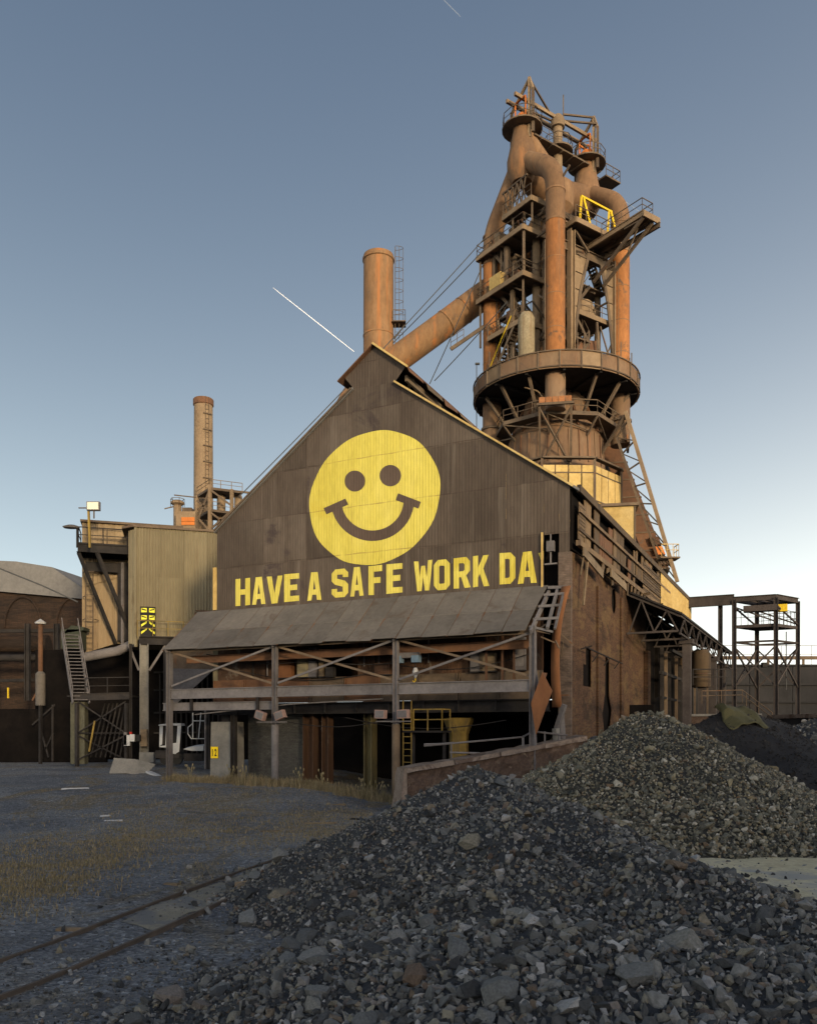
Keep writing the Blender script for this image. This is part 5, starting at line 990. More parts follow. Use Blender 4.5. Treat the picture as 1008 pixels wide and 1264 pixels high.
for a, b_, z0, z1, w in ((-1.3, -5.0, 42.3, 46.0, .2), (2.0, -4.6, 42.3, 46.0, .18), (4.4, -5.0, 38, 46, .16), (.6, -3.2, 34.2, 46, .3), (2.6, -2.6, 34.2, 46, .3), (-1.2, -2.5, 34.2, 46.2, .3), (.3, -4.8, 46.2, 48.2, .15), (-1.0, -4.8, 34.2, 42, .16), (-2.2, -4.9, 46.2, 48.1, .14), (3.8, 3.5, 34.2, 47, .3), (1.0, 3.8, 34.2, 47, .3)): bar('tower_post', T(a, b_, z0), T(a, b_, z1), w, M['steel'], bf)
for k in range(64):
    a = random.uniform(-2.5, 4.2); b_ = random.uniform(-4.6, 2.5); z = random.choice((35.5, 37, 38.3, 40, 41.8, 43.5, 45.6, 47.2)); L = random.uniform(1.2, 3.4)
    if random.random() < .5: bar('tower_brace', T(a, b_, z), T(a - L, b_, z + random.choice((-1, 1, 0)) * L * .7), .13, M['steel'], bf)
    else: bar('tower_brace', T(a, b_, z), T(a, b_ + L, z + random.choice((-1, 1, 0)) * L * .7), .13, M['steel'], bf)
for k in range(26):
    a = random.uniform(-.8, 4.2); b_ = random.uniform(-4.6, -1.2); zb = random.choice((42.3, 46.2, 38.6, 34.2)); h = random.uniform(.6, 1.8); w = random.uniform(.3, .8); boxp('machine_box', T(a, b_, zb + h / 2), w, w * 1.2, h, M[random.choice(('steel', 'tan', 'rust', 'steel'))], bf, TA, TB)
for k in range(3): MB().lathe(T(2.6 - k * .6, -3.6, 0), [(.25, 43.0), (.3, 43.1), (.3, 45.0), (.18, 45.3)], 12).build('air_cylinder', M['steel'], bf)
boxp('cabinet', T(2.1, -5.0, 42.95), 1.5, .6, 1.1, M['skirt'], bf, TA, TB)
vb_ = at(649.5, 410, 70.2); MB().lathe((vb_.x, vb_.y, 0), [(.70, 34.0), (.70, 37.9), (.5, 38.35), (.1, 38.45)], 20).build('pressure_vessel', M['cyl'], bf)
bm_ = bar('monorail_beam', at(597, 403, 73), at(556, 431, 73), .16, M['steel'], bf, .3); railing([at(572, 420, 73), at(556, 430, 73), at(556, 427, 74)], M['steel'], bm_, 1.0, .025, .6)
# ---- portal frame and cantilever on the right face
AF = -hs_ - .15
for b_, z1 in ((-2.3, 45.4), (3.1, 44.4)): ibar('portal_column', T(AF, b_, RG0 + .3), T(AF, b_, z1), .5, .5, M['tan'], bf, .07, up=TB)
for k, (bt_, bb, bc) in enumerate(((-.35, -1.95, -2.0), (1.35, 2.85, 2.82))):
    for j in range(5):
        f0, f1 = j / 5 + .006, (j + 1) / 5 - .006; z0, z1 = 36.3 + 7.3 * f0, 36.3 + 7.3 * f1; e0 = bb + (bt_ - bb) * f0 ** 1.5; e1 = bb + (bt_ - bb) * f1 ** 1.5
        MB().prism([T(AF, bc, z0), T(AF, e0, z0), T(AF, e1, z1), T(AF, bc, z1)], TA * .12).build('haunch_plate', M['tan'], bf, smooth=False)
    bar('haunch_edge', T(AF - .02, bb, 36.3), T(AF - .02, bb + (bt_ - bb) * .45, 40.6), .10, M['steel'], bf, .3); bar('haunch_edge', T(AF - .02, bb + (bt_ - bb) * .45, 40.6), T(AF - .02, bt_, 43.6), .10, M['steel'], bf, .3)
ibar('portal_beam', T(AF + .3, -hs_, 44.1), T(AF + .3, hs_, 44.1), .4, .8, M['steel'], bf, .06); ibar('portal_beam', T(AF + .3, -hs_, 45.8), T(AF + .3, hs_, 45.8), .3, .5, M['steel'], bf, .05)
deck(-5.0, -1.2, -2.6, 3.6, 46.0, [[(-4.95, -2.6), (-4.95, 3.6)]]); bar('portal_brace', T(AF, -1.9, 45.6), T(AF, -.2, 44.2), .16, M['steel'], bf)
for a, b_ in ((-4.6, -1.2), (-4.6, 2.2)):
    for s1 in (-.5, .5): bar('trestle_leg', T(a - .1, b_ + s1 * 1.3, 46.05), T(a + .2, b_ + s1 * .25, 48.4), .15, M['safety'], bf)
bar('trestle_head', T(-4.4, -1.4, 48.45), T(-4.4, 2.4, 48.45), .16, M['safety'], bf); bar('cross_girder', T(-2.6, -3.4, 47.7), T(-2.6, 3.4, 47.7), .25, M['steel'], bf, .5)
cd_ = MB().box(T(-6.5, .9, 45.2), 6.0, 1.3, .1, TA, TB).build('cantilever_deck', M['steel'], bf, smooth=False)
for b_ in (.25, 1.55): ibar('cantilever_beam', T(-9.6, b_, 45.0), T(-1.0, b_, 45.0), .2, .45, M['tan' if b_ < 1 else 'steel'], bf, .04)
railing([T(-5.2, .25, 45.25), T(-9.45, .25, 45.25), T(-9.45, 1.55, 45.25), T(-5.2, 1.55, 45.25)], M['steel'], cd_, 1.05, .03, 1.7)
for b_ in (.3, 1.5): bar('cantilever_strut', T(-9.5, b_, 44.7), T(AF - .1, b_, 41.8), .18, M['steel'], bf, .25); bar('cantilever_strut', T(-9.4, b_, 44.6), T(-7.6, b_, 44.7), .12, M['steel'], bf)
ibar('crane_rail', T(-9.9, 1.9, 44.5), T(-1.0, 1.9, 44.5), .2, .4, M['steel'], bf, .04); bar('cantilever_tie', T(-8.5, .9, 44.6), T(-7.5, .9, 43.1), .1, M['steel'], bf); bar('end_plate', T(-9.7, .1, 44.9), T(-9.7, 2.1, 44.9), .12, M['tan'], bf, .5)
hp_ = MB().hexa([T(-3.6, -1.5, 34.3), T(-3.6, 2.4, 34.3), T(-1.8, 2.4, 34.3), T(-1.8, -1.5, 34.3), T(-3.2, -.2, 37.2), T(-3.2, 2.0, 37.6), T(-1.9, 2.0, 37.6), T(-1.9, -.2, 37.2)]).build('coke_hopper', M['rust'], bf, smooth=False)
deck(-3.8, -1.2, -2.0, 3.2, 39.3, [[(-3.75, -2.0), (-3.75, 3.2)]]); MB().lathe(T(-2.2, 1.0, 0), [(1.25, 39.3), (1.25, 40.2), (.9, 41.0), (.2, 41.3)], 12).build('bell_cover', M['tan'], bf)
bar('hopper_strut', T(-3.8, 1.5, 34.4), T(-3.8, 1.2, 38.8), .16, M['steel'], bf); bar('hopper_strut', T(-4.0, 1.4, 38.4), T(-4.0, 3.0, 35), .10, M['steel'], bf); bar('hopper_strut', T(-4.0, 3.0, 37.6), T(-4.0, 1.4, 34.6), .10, M['steel'], bf)
# denser stairs, ducts and small decks inside the tower
for z0, z1, a0, a1, b_ in ((34.2, 36.4, 3.6, 1.6, -3.4), (36.4, 38.6, 1.6, 3.4, -2.6), (38.6, 40.5, 3.2, 1.2, -3.2), (40.5, 42.3, 1.0, 3.0, -2.4), (42.3, 44.2, 3.4, 1.4, -3.1), (44.2, 46.2, 1.2, 3.2, -2.5), (46.2, 48.2, 3.0, 1.0, -3.0)): stair(T(a0, b_, z0), T(a1, b_, z1), .7, TB, M['steel'], bf)
for z0, z1, b0, b1 in ((34.2, 37.0, -1.6, .6), (37.0, 39.3, .8, -1.2), (39.3, 42.0, -1.4, .8), (42.0, 45.9, 2.6, .2)): stair(T(-3.0, b0, z0), T(-3.0, b1, z1), .7, TA, M['steel'], bf)
for a, b_, z, L, W in ((2.2, -3.0, 40.4, 2.4, 1.6), (1.6, -2.8, 36.3, 2.6, 1.6), (-2.6, 1.4, 41.9, 1.6, 3.0), (-2.8, -.4, 37.0, 1.6, 2.2), (2.0, -2.8, 44.1, 2.2, 1.4)):
    dk = boxp('small_deck', T(a, b_, z), L, W, .1, M['steel'], bf, TA, TB); railing([T(a - L / 2, b_ - W / 2, z + .05), T(a + L / 2, b_ - W / 2, z + .05)], M['steel'], dk, 1.0, .03, .8)
for k, (a, b_, z0, z1, r_) in enumerate(((.9, -4.3, 34.2, 41.9, .22), (1.4, -4.5, 42.3, 45.9, .3), (3.2, -4.4, 42.3, 45.8, .18), (-2.9, -1.0, 34.2, 45.4, .2), (-2.6, 2.6, 34.3, 43.8, .28), (2.0, 1.5, 34.3, 47.5, .5), (-.6, -2.9, 34.3, 48, .35), (0, 2.8, 34.3, 47, .4))): pipe('vertical_duct', [T(a, b_, z0), T(a, b_, z1)], r_, M['tan' if k % 3 == 0 else 'steel'], bf, 12)
for k in range(10): a = random.uniform(-1, 4); z = random.uniform(35, 47); pipe('cross_duct', fillet([T(a, -4.2, z), T(a, -1.5, z), T(a - 1.2, -1.0, z + random.uniform(-1.5, 1.5))], .4), .10, M['steel'], bf, 8)
for k in range(30):
    z = random.choice((42.3, 46.2, 38.6)); a = random.uniform(-1.3, 4.4); h = random.uniform(.4, 1.3); bar('valve_stem', T(a, -4.9 + random.uniform(0, 1.2), z), T(a + random.uniform(-.2, .2), -4.8, z + h), random.uniform(.05, .16), M[random.choice(('steel', 'tan', 'rust'))], bf)
for k in range(12):
    t = random.uniform(3.2, 6.0); p = FU + Vector((math.cos(t) * 6.6, math.sin(t) * 6.6, 34.1)); h = random.uniform(.8, 2.2); bar('ring_stanchion', p, p + Z * h, .08, M['steel'], bf)
# ---- skip incline and its trestle
si = thing('skip_incline', (24, 74, 0), 'inclined rust brown skip bridge casing descending beside the furnace', 'skip bridge')
p0, p1 = at(736, 514, 79), at(808, 696, 76); d = (p1 - p0).normalized(); e = p1 + d * .8; sdv = Vector((.985, -.17, 0)); upv = sdv.cross(d).normalized()
if upv.z < 0: upv = -upv
for k in range(9):
    a = p0.lerp(e, k / 9 + .002); b_ = p0.lerp(e, (k + 1) / 9 - .002); MB().box((a + b_) / 2, (b_ - a).length, 1.75, 1.6, d, sdv, upv).build('casing_panel', M['rust'], si, smooth=False); MB().box(b_, .12, 1.87, 1.72, d, sdv, upv).build('casing_rib', M['steel'], si, smooth=False)
for k, t in enumerate((.84, .90, .96)): c = p0.lerp(e, t) + sdv * .5 + upv * .8; MB().box(c, .8, .8, 1.0, d, sdv, upv).build('drive_housing', M['orange' if k == 1 else 'rust'], si, smooth=False)
tl = thing('lattice_leg', (22, 70, 0), 'tall lattice steel leg raking down beside the skip incline', 'lattice leg')
for dy in (0, 1.6):
    q0, q1 = at(772, 508, 71 + dy), at(832, 706, 69 + dy); r0, r1 = at(761, 540, 72 + dy), at(812, 690, 70 + dy)
    q1 = q0 + (q1 - q0) * 1.06; r1 = r0 + (r1 - r0) * 1.1; bar('chord', q0, q1, .28, M['tan'], tl); bar('chord', r0, r1, .18, M['steel'], tl)
    n = 8
    for k in range(n):
        a = q0.lerp(q1, (k + .4) / n); b_ = r0.lerp(r1, k / n); c = q0.lerp(q1, min(1, (k + 1.4) / n)); bar('lacing', a, b_, .11, M['steel'], tl); bar('lacing', b_, c, .09, M['steel'], tl)
        if dy == 0: bar('cross_tie', a, a + (at(772, 508, 72.6) - at(772, 508, 71)) , .09, M['steel'], tl)
    bar('top_raker', at(772, 512, 71 + dy), at(742, 560, 73 + dy), .2, M['steel'], tl)
lp_ = at(824, 690, 69.5); pd_ = boxp('landing', lp_, 1.6, 1.4, .12, M['steel'], tl); railing([lp_ + Vector((-.7, -.6, .1)), lp_ + Vector((.7, -.6, .1)), lp_ + Vector((.7, .6, .1))], M['skirt'], pd_, 1.0, .03, .5)
# ---- cables
for (x0, y0, Y0), (x1, y1, Y1), lab in (((596, 296, 74), (296, 612, 62), 'long thin guy cable from the furnace deck down past the gable'), ((597, 308, 74), (478, 430, 80), 'upper thin cable slanting from the furnace to the steel stack'), ((596, 326, 74), (530, 474, 76), 'steep thin cable from the furnace deck to the roof'), ((626, 372, 71), (536, 470, 76), 'lower thin cable from the second furnace deck to the roof')):
    a, b_ = at(x0, y0, Y0), at(x1, y1, Y1); pts = [a.lerp(b_, t) - Z * 1.2 * t * (1 - t) * (1 if 'long' in lab else .3) for t in [k / 14 for k in range(15)]]
    tag(MB().tube(pts, .042, 6).build('guy_cable', M['cable'], loc=b_), lab, 'cable')
# ---- steel stack with caged ladder
sb = at(467, 312, 80); sk_ = thing('steel_stack', (sb.x, sb.y, 0), 'orange brown steel stack with a caged ladder behind the gable ridge', 'chimney')
zt = at(467, 316, 80).z; MB().lathe((sb.x, sb.y, 0), [(1.5, 0), (1.47, 25), (1.42, zt - .35), (1.42, zt), (1.28, zt), (1.28, zt - 2)], 36, cap=False).build('shell', M['pipe'], sk_); MB().lathe((sb.x, sb.y, 0), [(1.44, zt - .55), (1.52, zt - .5), (1.52, zt - .28), (1.44, zt - .25)], 36, cap=False).build('rim', M['pipe'], sk_)
for z in (35.5, 41.0): MB().lathe((sb.x, sb.y, 0), [(1.44, z), (1.48, z), (1.48, z + .12), (1.44, z + .12)], 36, cap=False).build('weld_band', M['pipe'], sk_)
lx = Vector((sb.x + 1.6, sb.y - .3, 0)); ladder(lx + Z * 30, lx + Z * (zt + .6), .5, Vector((0, 1, 0)), M['steel'], sk_, cage=(1, 0, 0)); pl_ = boxp('landing', lx + Vector((.35, 0, 42.1)), 1.3, 1.3, .1, M['steel'], sk_); railing([lx + Vector((-.2, -.6, 42.15)), lx + Vector((.95, -.6, 42.15)), lx + Vector((.95, .6, 42.15))], M['steel'], pl_, 1.0, .025, .6); bar('bracket', lx + Vector((.9, 0, 42.0)), lx + Vector((-.1, 0, 40.7)), .1, M['steel'], sk_)
# ---- small street lamp behind the roof
b_ = at(588, 500, 76); sl_ = thing('lamp_post', (b_.x, b_.y, 18), 'tiny thin lamp post beside the ring platform', 'lamp post'); bar('pole', (b_.x, b_.y, 18), at(588, 450, 76), .06, M['cable'], sl_); boxp('lamp_head', at(589, 449, 76), .4, .2, .15, M['cable'], sl_)
# ---- contrails high in the sky
M['contrail'] = bpy.data.materials.new('ice trail'); M['contrail'].use_nodes = True; nt_ = M['contrail'].node_tree; b__ = nt_.nodes['Principled BSDF']; b__.inputs['Base Color'].default_value = (.9, .9, .9, 1); b__.inputs['Roughness'].default_value = 1; b__.inputs['Alpha'].default_value = 1
M['contrail2'] = M['contrail'].copy(); M['contrail2'].node_tree.nodes['Principled BSDF'].inputs['Base Color'].default_value = (.13, .16, .21, 1)
for k, (x0, y0, x1, y1, r0, mk, lab) in enumerate(((337, 355, 437, 434, 1.35, 'contrail', 'bright white contrail in the sky beside the steel stack'), (735, 222, 790, 262, 1.6, 'contrail2', 'faint contrail behind the furnace top'), (540, -8, 568, 20, 1.6, 'contrail2', 'faint contrail at the top of the sky'))):
    a, b_ = at(x0, y0, 4000), at(x1, y1, 4200); tag(MB().tube([a, a.lerp(b_, .1), a.lerp(b_, .6), b_], [.5, r0 * .7, r0, r0 * .7], 8).build('contrail', M[mk], loc=a), lab, 'contrail')

# ================================================================== left side: cream bin house on stilts
LX = Vector((.958, .287, 0)).normalized(); LY = Vector((-.287, .958, 0)).normalized(); L0 = at(168, 650, 60); L0.z = 0
def Lp(x, y, z): return L0 + LX * x + LY * y + Z * z
bh = thing('bin_house', Lp(2.5, 0, 1), 'cream corrugated bin house on grey steel legs left of the gable', 'building')
zt = at(168, 651, 60).z; zb = at(168, 790, 60).z; Wb = 6.6
for (x0, x1) in ((0, 1.65), (1.65, 3.3), (3.3, 4.95), (4.95, Wb)):
    for (z0, z1) in ((zb, zb + 4.6), (zb + 4.55, zt)): sheet('wall_sheet', x0 + .008, x1 - .008, lambda u, a=z0: a, lambda u, a=z1: a, L0, M['cream'], bh, LX, -LY, wave=.21, dep=.06, off=.012 * (z0 > zb))
CH = (Vector((-.70, .60, 0)).normalized()); chn_ = Vector((CH.y, -CH.x, 0)); 
if chn_.y > 0: chn_ = -chn_
for (z0, z1) in ((zb - .3, zb + 4.6), (zb + 4.55, zt - .1)): sheet('wall_sheet', 0, .95, lambda u, a=z0: a, lambda u, a=z1: a, L0, M['cream'], bh, CH, chn_, wave=.32, dep=.04)
bar('corner_trim', Lp(-.02, -.06, zb - .5), Lp(-.02, -.06, zt), .16, M['cream'], bh)
MB().box(Lp(Wb / 2, 2.6, (zt + zb) / 2), Wb - .1, 5.0, zt - zb - .1, LX, LY).build('core', M['cream2'], bh, smooth=False)
MB().prism([Lp(-.2, -.2, zt + .16), Lp(Wb + .1, -.2, zt + .16), Lp(Wb + .1, 5.4, zt + .3), Lp(-.9, 5.4, zt + .3), Lp(-1.0, .7, zt + .16)], -Z * .16).build('roof', M['steel'], bh, smooth=False)
# walkway, handrail, pipes and chevron board on the front
ibar('walkway_beam', Lp(.2, -.6, zb - .1), Lp(Wb + 1, -.6, zb - .1), .3, .55, M['darksteel'], bh, .05); boxp('walkway_deck', Lp(Wb / 2 + .5, -.45, zb + .2), Wb + .4, .8, .06, M['darksteel'], bh, LX, LY)
railing([Lp(.1, -.8, zb + .2), Lp(Wb + .8, -.8, zb + .2)], M['oldyellow'], bh, 1.1, .025, 1.0)
for x, z0, z1 in ((4.1, .2, 2.1), (5.4, .6, 2.4), (6.3, .2, 2.2)): bar('vent_pipe', Lp(x, -.35, zb + z0), Lp(x, -.35, zb + z1), .10, M['rust'], bh)
for z in (1.2, 1.7, 2.2): bar('vent_pipe', Lp(4.1, -.4, zb + z), Lp(6.4, -.4, zb + z), .08, M['rust'], bh)
cb = thing('chevron_board', Lp(.8, -.3, zb + .5), 'narrow black board with yellow chevrons on the cream bin house', 'sign')
cpx = at(182.5, 767, 59.6); c0 = Lp(0, -.26, 0); cx_ = (cpx - Lp(0, 0, 0)).dot(LX); zc0, zc1 = at(182, 784, 59.6).z, at(182, 748, 59.6).z
boxp('board', Lp(cx_, -.22, (zc0 + zc1) / 2), 1.05, .06, zc1 - zc0, M['black'], cb, LX, LY); hC = (zc1 - zc0) / 4
for r_ in range(4):
    z0 = zc0 + hC * r_
    for s_ in (-1, 1):
        sl2 = (.30, .26, .0, .0)[r_]; x_in, x_out = cx_ + s_ * .08, cx_ + s_ * .46
        MB().prism([Lp(x_in, -.262, z0 + .12 + sl2), Lp(x_out, -.262, z0 + .10), Lp(x_out, -.262, z0 + hC - .12 - (.12 if r_ < 2 else 0)), Lp(x_in, -.262, z0 + hC - .10 + (.10 if r_ < 2 else 0))], -LY * .012).build('chevron', M['chevyellow'], cb, smooth=False)
        if r_ > 1: MB().prism([Lp(x_in + s_ * .04, -.277, z0 + .22), Lp(x_out - s_ * .03, -.277, z0 + hC * .55), Lp(x_out - s_ * .03, -.277, z0 + hC * .55 + .10), Lp(x_in + s_ * .04, -.277, z0 + .30)], -LY * .006).build('arrow_stroke', M['black'], cb, smooth=False)
# legs
gl = lambda p: float(g0(p.x, p.y))
for x, y, w, mk in ((.55, -.5, .85, 'concrete'), (-.35, -.6, .28, 'darksteel'), (6.6, .2, .5, 'darksteel'), (.6, 4.5, .5, 'darksteel'), (6.2, 4.5, .5, 'darksteel')): p = Lp(x, y, 0); MB().ib(p + Z * (gl(p) - .1), p + Z * (zb - .35), w, w * .7, .06, up=LX).build('leg', M[mk], bh, smooth=False)
for x0, x1, z0, z1 in ((.9, 2.0, zb - 2.2, zb - .4), (.2, -.5, zb - 2.2, zb - .4)): bar('knee_brace', Lp(x0, -.5, z0), Lp(x1, -.5, z1), .16, M['greysteel'], bh)
MB().hexa([Lp(2.3, .3, zb - 4.6), Lp(2.7, .3, zb - 4.6), Lp(2.7, 1, zb - 4.6), Lp(2.3, 1, zb - 4.6), Lp(2.2, -.2, zb - 2.0), Lp(5.4, -.2, zb - 2.0), Lp(5.4, 3, zb - 2.0), Lp(2.2, 3, zb - 2.0)]).build('hopper', M['greysteel'], bh, smooth=False); boxp('hopper_box', Lp(3.8, 1.2, zb - 1.2), 3.2, 2.8, 1.6, M['steel'], bh, LX, LY); bar('hopper_post', Lp(2.0, -.4, zb - 5.0), Lp(2.0, -.4, zb - .4), .2, M['darksteel'], bh)
# second bin behind with bracketed platform
S0 = at(100, 660, 62); S0.z = 0
def Sp(x, y, z): return S0 + LX * x + LY * y + Z * z
zt2 = at(100, 641, 62).z; zb2 = at(100, 806, 62).z
b2 = thing('rear_bin', Sp(2, 0, 1), 'rust stained cream bin with a railed platform, left of the bin house', 'building')
for k, (x0, x1) in enumerate(((0, 1.1), (1.1, 2.3), (2.3, 3.3))):
    for z0, z1 in ((zb2, zb2 + 5), (zb2 + 4.96, zt2)): sheet('wall_sheet', x0 + .01, x1 - .01, lambda u, a=z0: a + .35 * u, lambda u, a=z1: a, Sp(0, .8, 0), M['cream2'], b2, LX, -LY, wave=.4, dep=.03)
MB().box(Sp(3.6, 3.4, (zt2 + zb2) / 2 + .4), 7.0, 5.0, zt2 - zb2 - .9, LX, LY).build('core', M['cream2'], b2, smooth=False); boxp('roof', Sp(3.6, 3.2, zt2 + .05), 7.4, 5.4, .16, M['steel'], b2, LX, LY)
boxp('recess_shade', Sp(3.0, .3, (zt2 + zb2) / 2 - 1), .9, .3, zt2 - zb2 - 4, M['darksteel'], b2, LX, LY); bar('channel', Sp(2.9, .1, zb2), Sp(2.9, .1, zt2 - 3), .16, M['greysteel'], b2)  # solid dark box stands in for the shade of a recess
zp = at(100, 672, 61).z; boxp('platform_deck', Sp(1.6, -.5, zp), 3.4, 2.2, .1, M['darksteel'], b2, LX, LY)
for y in (-1.6, .5): ibar('platform_beam', Sp(-.1, y, zp - .35), Sp(3.4, y, zp - .35), .2, .6, M['darksteel'], b2, .04)
for x in (-.08, 3.3): ibar('platform_beam', Sp(x, -1.55, zp - .35), Sp(x, .6, zp - .35), .2, .6, M['darksteel'], b2, .04)
ibar('platform_beam', Sp(.3, .2, zp - 1.35), Sp(3.4, .2, zp - 1.35), .2, .7, M['darksteel'], b2, .04)
bar('bracket', Sp(-.05, -1.5, zp - .7), Sp(2.4, .5, zp - 7.0), .2, M['darksteel'], b2); bar('bracket', Sp(1.2, -1.6, zp - .6), Sp(3.5, .3, zp - 6.3), .22, M['darksteel'], b2)
railing([Sp(-.05, .5, zp), Sp(-.05, -1.6, zp), Sp(3.3, -1.6, zp)], M['darksteel'], b2, 1.15, .035, 1.6); railing([Sp(.4, .5, zp), Sp(3.2, .5, zp)], M['steel'], b2, 1.6, .03, 1.5)
ladder(Sp(.55, .45, zb2 - .4), Sp(.55, .45, zp), .5, LX, M['steel'], b2, step=.4)
for z in (zb2 + 2.5, zb2 + 4.2, zb2 + 6): pipe('cage_hoop', [Sp(.1, .45, z), Sp(.3, -.2, z), Sp(.9, -.2, z), Sp(1.2, .45, z)], .035, M['steel'], b2, 6)
MB().tube([Sp(.2, .2, zb2 - .3), Sp(2.6, -.2, zb2 + .2), Sp(3.9, -.4, zb2 + .9)], [.35, .35, .3], 14).build('slanted_duct', M['greysteel'], b2)
# lamps on the platform
fl = thing('floodlight', Sp(1.2, -1.6, zp), 'square glass floodlight on a mast over the railed platform', 'floodlight'); pm = at(113, 640, 59); bar('mast', at(111, 676, 59.4), at(109, 622, 59.4), .14, M['oldyellow'], fl); bar('arm', at(97, 627, 59.4), at(111, 627, 59.4), .07, M['steel'], fl); bar('stem', at(116, 640, 59.3), at(116, 628, 59.3), .07, M['steel'], fl)
hb = boxp('housing', at(115.5, 625, 59.3), .9, .3, .62, M['greysteel'], fl); boxp('lens', at(115.5, 625, 59.3) - Vector((0, .16, 0)), .78, .03, .5, M['glass'], hb)
cl_ = thing('cobra_lamp', at(95, 675, 60), 'flat oval street lamp jutting from the rear bin', 'lamp'); bar('pole', at(95, 676, 60), at(95, 650, 60), .08, M['darksteel'], cl_); c = at(88, 651, 60); MB().lathe((0, 0, 0), [(.05, -.12), (.35, -.05), (.42, .05), (.2, .16), (.02, .18)], 14).build('lamp_head', M['greysteel'], cl_); o = bpy.data.objects[[x.name for x in bpy.data.objects if x.name.startswith('lamp_head')][-1]]
for v in o.data.vertices: q = v.co + OFF[cl_.name]; v.co = c + Vector((q.x * 1.5, q.y, q.z)) - OFF[cl_.name]
# stair tower under the rear bin
stw = thing('stair_tower', at(110, 938, 58), 'open steel stair and landing below the rear bin', 'stair')
zl = at(105, 868, 59).z; a = at(90, 862, 59); b_ = at(80, 778, 60.5); stair(Vector((at(100, 0, 59).x, 59, zl)), at(86, 780, 61), 1.1, (1, 0.2, 0), M['greysteel'], stw)
boxp('landing', at(128, 860, 60), 4.6, 1.6, .1, M['darksteel'], stw); ibar('landing_beam', at(92, 861, 59.1), at(160, 859, 59.1), .2, .5, M['darksteel'], stw, .04); railing([at(105, 858, 59.2), at(160, 857, 59.2)], M['darksteel'], stw, 1.2, .03, 1.4)
for x in (95, 156): bar('post', at(x, 868, 59.3), Vector((at(x, 0, 59.3).x, 59.3, .8)), .22, M['darksteel'], stw)
MB().box(at(98, 905, 59.8), 1.0, .7, 4.4).build('concrete_leg', M['olive'], stw, smooth=False)
for x0, y0, x1, y1 in ((96, 866, 155, 905), (155, 866, 96, 905), (96, 908, 155, 938), (155, 908, 96, 938), (96, 905, 155, 905)): bar('brace', at(x0, y0, 59.25), at(x1, y1, 59.25), .09, M['darksteel'], stw)
for k in range(7): bar('rear_lattice', at(112 + k * 6, 935, 60.5), at(130 + k * 5, 868, 60.5), .10, M['darksteel'], stw)
bar('hose', at(110, 928, 59.1), at(117, 890, 59.1), .10, M['oldyellow'], stw)
pb = thing('plant_shelter', at(93, 800, 62), 'small dark green sheet shelter at the head of the stair', 'shelter'); M['dgreen'] = mat('dark green sheet', [(.025, .03, .022), (.04, .05, .035)], 1, var=0); boxp('hood', at(91, 790, 61.5), 1.4, 1.2, 1.4, M['dgreen'], pb); MB().prism([at(78, 782, 60.9), at(103, 778, 60.9), at(103, 774, 60.9), at(88, 772, 60.9)], Vector((0, 1.2, 0))).build('hood_roof', M['dgreen'], pb, smooth=False)
# wall and steelwork behind the legs; the shade there is put into their black
dwl = thing('yard_building', at(190, 930, 68), 'shade black building front behind the bin house legs', 'building'); MB().box(at(180, 870, 69), 18, .4, 9).build('wall', M['soot'], dwl, smooth=False)
for k in range(14): x = 198 + k * 6.5; bar('steel_rib', at(x, 935, 68.5), at(x, 815 + random.uniform(0, 30), 68.5), .14, M['darksteel'], dwl)
for y in (830, 852, 880, 905): bar('steel_rail', at(190, y, 68.4), at(262, y - 1, 68.4), .14, M['darksteel'], dwl)
# switch boxes on the leg
eb = thing('switch_boxes', at(163, 925, 58.9), 'cluster of small white switch boxes on the bin house leg', 'switch box')
for x, y, w, h, mk in ((157, 914, .4, .75, 'white'), (163.5, 911, .32, .5, 'white'), (171, 911, .28, .45, 'black'), (155, 912, .2, .9, 'greysteel')): boxp('box', at(x, y, 58.8), w, .2, h, M[mk], eb)
boxp('red_lamp', at(161.5, 905, 58.75), .16, .16, .16, mat('red lens', [(.35, .02, .01), (.4, .03, .02)], 1, var=0), eb); boxp('lower_box', at(182, 935, 59), 1.0, .5, .7, M['concrete'], eb); boxp('brown_box', at(178, 911, 59.2), .45, .3, 1.2, M['wood'], eb)
# white vehicle cab parked under the left end of the canopy
wc = thing('white_cab', at(212, 930, 56), 'white vehicle cab with an open window frame behind the corner canopy post', 'vehicle cab'); q0 = at(209, 913, 56.2)
def cabpanel(nm, pts, Y, th=.06):
    MB().prism([at(x, y, Y) for x, y in pts], Vector((0, th, 0))).build(nm, M['white'], wc, smooth=False)
cabpanel('side_panel', [(197, 896), (201, 896), (200, 919), (196.5, 921)], 56); cabpanel('side_panel', [(205, 895), (209, 894), (209, 921), (204, 921)], 56); cabpanel('sill', [(196.5, 921), (209, 920), (209, 923), (197, 922.5)], 55.9); cabpanel('roof_edge', [(195.5, 896), (196, 894.5), (209, 893), (223, 893), (224, 896), (209, 895.5)], 55.8, .9)
cabpanel('door_frame', [(219, 896), (223.5, 896), (221, 928), (217, 930)], 55.9); cabpanel('door_panel', [(209.5, 918), (218.5, 917), (217, 931), (210, 930)], 56.0); boxp('glass', at(213, 907, 56.3), .5, .04, 1.1, M['black'], wc); boxp('glass', at(203, 908, 56.3), .3, .04, 1.2, M['darksteel'], wc); boxp('chassis', at(210, 931, 56.8), 1.6, 1.4, .5, M['darksteel'], wc)
for k in range(2):
    w_ = MB().tube([at(204 + 14 * k, 937, 56.2), at(204 + 14 * k, 937, 56.2) + Vector((0, .3, 0))], .38, 18).build('wheel', M['black'], wc)
